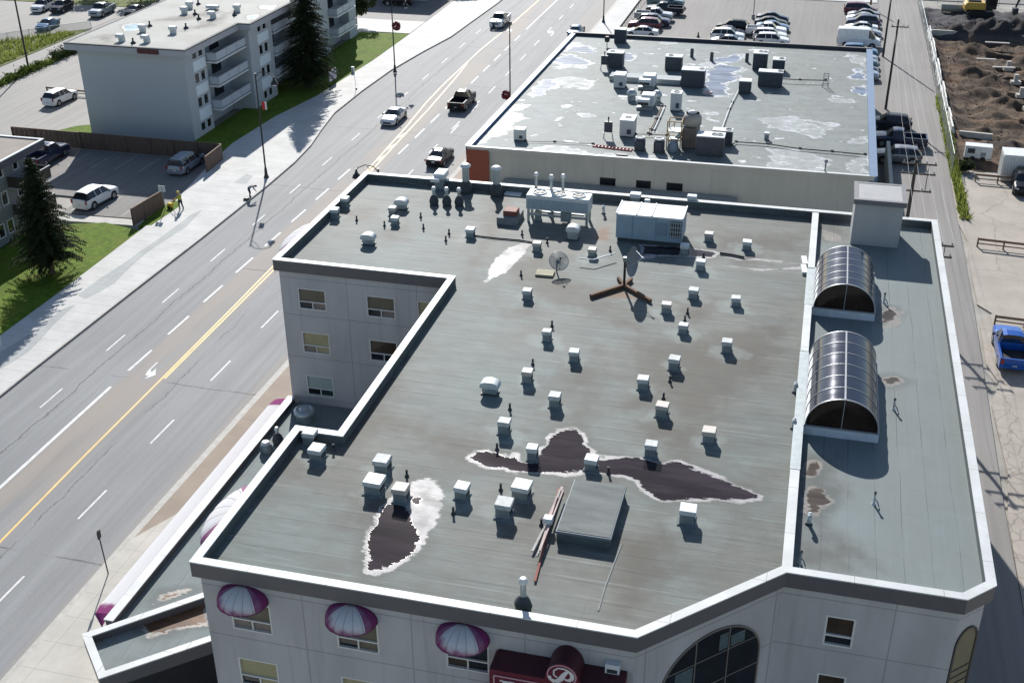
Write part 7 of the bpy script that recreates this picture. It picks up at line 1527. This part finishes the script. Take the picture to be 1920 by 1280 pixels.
# containers, trailer
t = thing('shipping_container', 'large white shipping container at the right edge beyond the black car', 'container', (22.8, 120.8, .05), .0); L, W_, h_ = 7.4, 2.4, 2.6
b = MB(); b.box((0, 0, h_/2), (L, W_, h_)); b.build('shell', WHITEM, t); b = MB()
for i in range(28): b.box((-L/2+.2+i*(L-.4)/27, -W_/2-.02, h_/2), (.12, .05, h_-.3))
for i in range(12): b.box((-L/2-.02, -W_/2+.2+i*(W_-.4)/11, h_/2), (.05, .1, h_-.3))
b.build('corrugation', M('container_side', (.5, .52, .5), rough=.55, var=.06), t); MB().box((0, 0, h_+.02), (L+.06, W_+.06, .06)).build('roof', WHITEM, t)
p = at(1832, 304); t = thing('site_generator', 'white boxy site generator trailer beside the container', 'generator', (p.x, p.y+.6, .05), -.06)
MB().bevbox((0, 0, .95), (2.6, 1.2, 1.2), .06).build('cabinet', M('generator_white', (.6, .62, .62), rough=.5), t); MB().bevbox((0, 0, 1.57), (2.66, 1.26, .08), .03).build('lid', WHITEM, t); MB().box((-.7, -.61, 1.1), (.7, .04, .5)).build('louvre', DARKM, t); MB().box((.5, -.61, .8), (.5, .04, .4)).build('control_panel', GALVD, t); MB().box((0, 0, .3), (2.7, .9, .1)).build('chassis', DARKM, t)
for sx in (-.5, .5):
    for sy in (-.6, .6): MB().cyl((sx, sy-.08, .28), (sx, sy+.08, .28), .27, seg=14).build('wheel', TYRE, t)
for p0, p1 in (((16.9, 118.9), (19, 118.6)),):
    pass
# digger
t = thing('excavator', 'yellow tracked excavator with dark cab and arm standing behind the gravel heaps', 'excavator', (23.4, 193.6, .2), math.radians(2))
CATY = M('digger_yellow', (.50, .30, .055), rough=.5, var=.1)
for sy in (-1, 1):
    b = MB(); pr = [(-1.9, .25), (-1.6, .05), (1.6, .05), (1.9, .25), (1.9, .6), (1.6, .85), (-1.6, .85), (-1.9, .6)]; n = len(pr)
    y0 = sy*1.1
    b.add([(x, y0-.3, z) for x, z in pr]+[(x, y0+.3, z) for x, z in pr], [tuple(range(n)), tuple(range(2*n-1, n-1, -1))]+[(i, n+i, n+(i+1) % n, (i+1) % n) for i in range(n)]); b.build('track', BLACK, t)
MB().cyl((0, 0, .7), (0, 0, 1.05), .8, seg=16).build('turntable', DARKM, t)
b = MB(); b.bevbox((-.9, .0, 1.55), (2.9, 2.5, 1.0), .15); b.build('house', CATY, t); b = MB(); b.bevbox((-1.1, .2, 2.15), (1.9, 1.6, .3), .08); b.build('engine_cover', DARKM, t); MB().bevbox((-2.25, 0, 1.35), (.5, 2.3, .9), .15).build('counterweight', CATY, t)
b = MB(); b.bevbox((1.2, -.6, 2.0), (1.7, 1.1, 1.75), .12); b.build('cab', BLACK, t); b = MB(); b.box((1.25, -1.16, 2.2), (1.3, .03, 1.0)); b.box((2.06, -.6, 2.2), (.03, .9, 1.0)); b.build('cab_glass', CARG, t)
b = MB(); b.cyl((.9, .4, 1.6), (3.4, .4, 4.4), .28, .22, 8); b.cyl((3.4, .4, 4.4), (5.6, .4, 3.6), .22, .2, 8); b.build('boom', BLACK, t); b = MB(); b.cyl((5.6, .4, 3.6), (5.0, .4, 1.3), .2, .14, 8); b.build('stick', BLACK, t)
b = MB(); b.prism([(4.6, -.1), (5.4, -.1), (5.4, .9), (4.6, .9)], .35, 1.2); b.cyl((4.75, .4, .5), (5.1, .4, .15), .25, .1, 6); b.build('bucket', DARKM, t)
p = at(1785, 24); o = MB().cyl((-1.7, 0, .6), (1.7, 0, .6), .58, seg=20).build('concrete_pipe', M('grey_pipe_concrete', (.30, .30, .26)), None, (p.x, p.y, .1), .02); tag(o, 'long grey concrete pipe lying left of the yellow excavator', 'pipe')
# things of the car park and yard
o = MB().lathe((0, 0, 0), [(.3, 0), (.28, .05), (.16, .08), (.04, .75)], 12).build('traffic_cone', M('dark_cone', (.03, .025, .025)), None, at(1309, 70)); tag(o, 'small dark cone standing alone in the far car park', 'cone')
t = thing('lot_lamp', 'thin grey lamp post between the two middle rows of the far car park', 'lamp', at(1412, 36)); MB().cyl((0, 0, 0), (0, 0, 6), .07, .05).build('pole', GALVD, t); MB().box((0, 0, 6.05), (.8, .3, .12)).build('lamp_head', GALVD, t); MB().cyl((0, 0, 0), (0, 0, .7), .25, seg=12).build('base', CONC, t)
t = thing('handrail', 'low black railing along the pavement beside the left row of the far car park', 'railing', (-28.0, 172, 0)); b = MB()
for i in range(18): b.box((0, i*1.8, .5), (.05, .05, 1.0))
b.build('posts', DARKM, t); MB().box((0, 15.3, 1.0), (.06, 31, .06)).build('top_rail', DARKM, t)
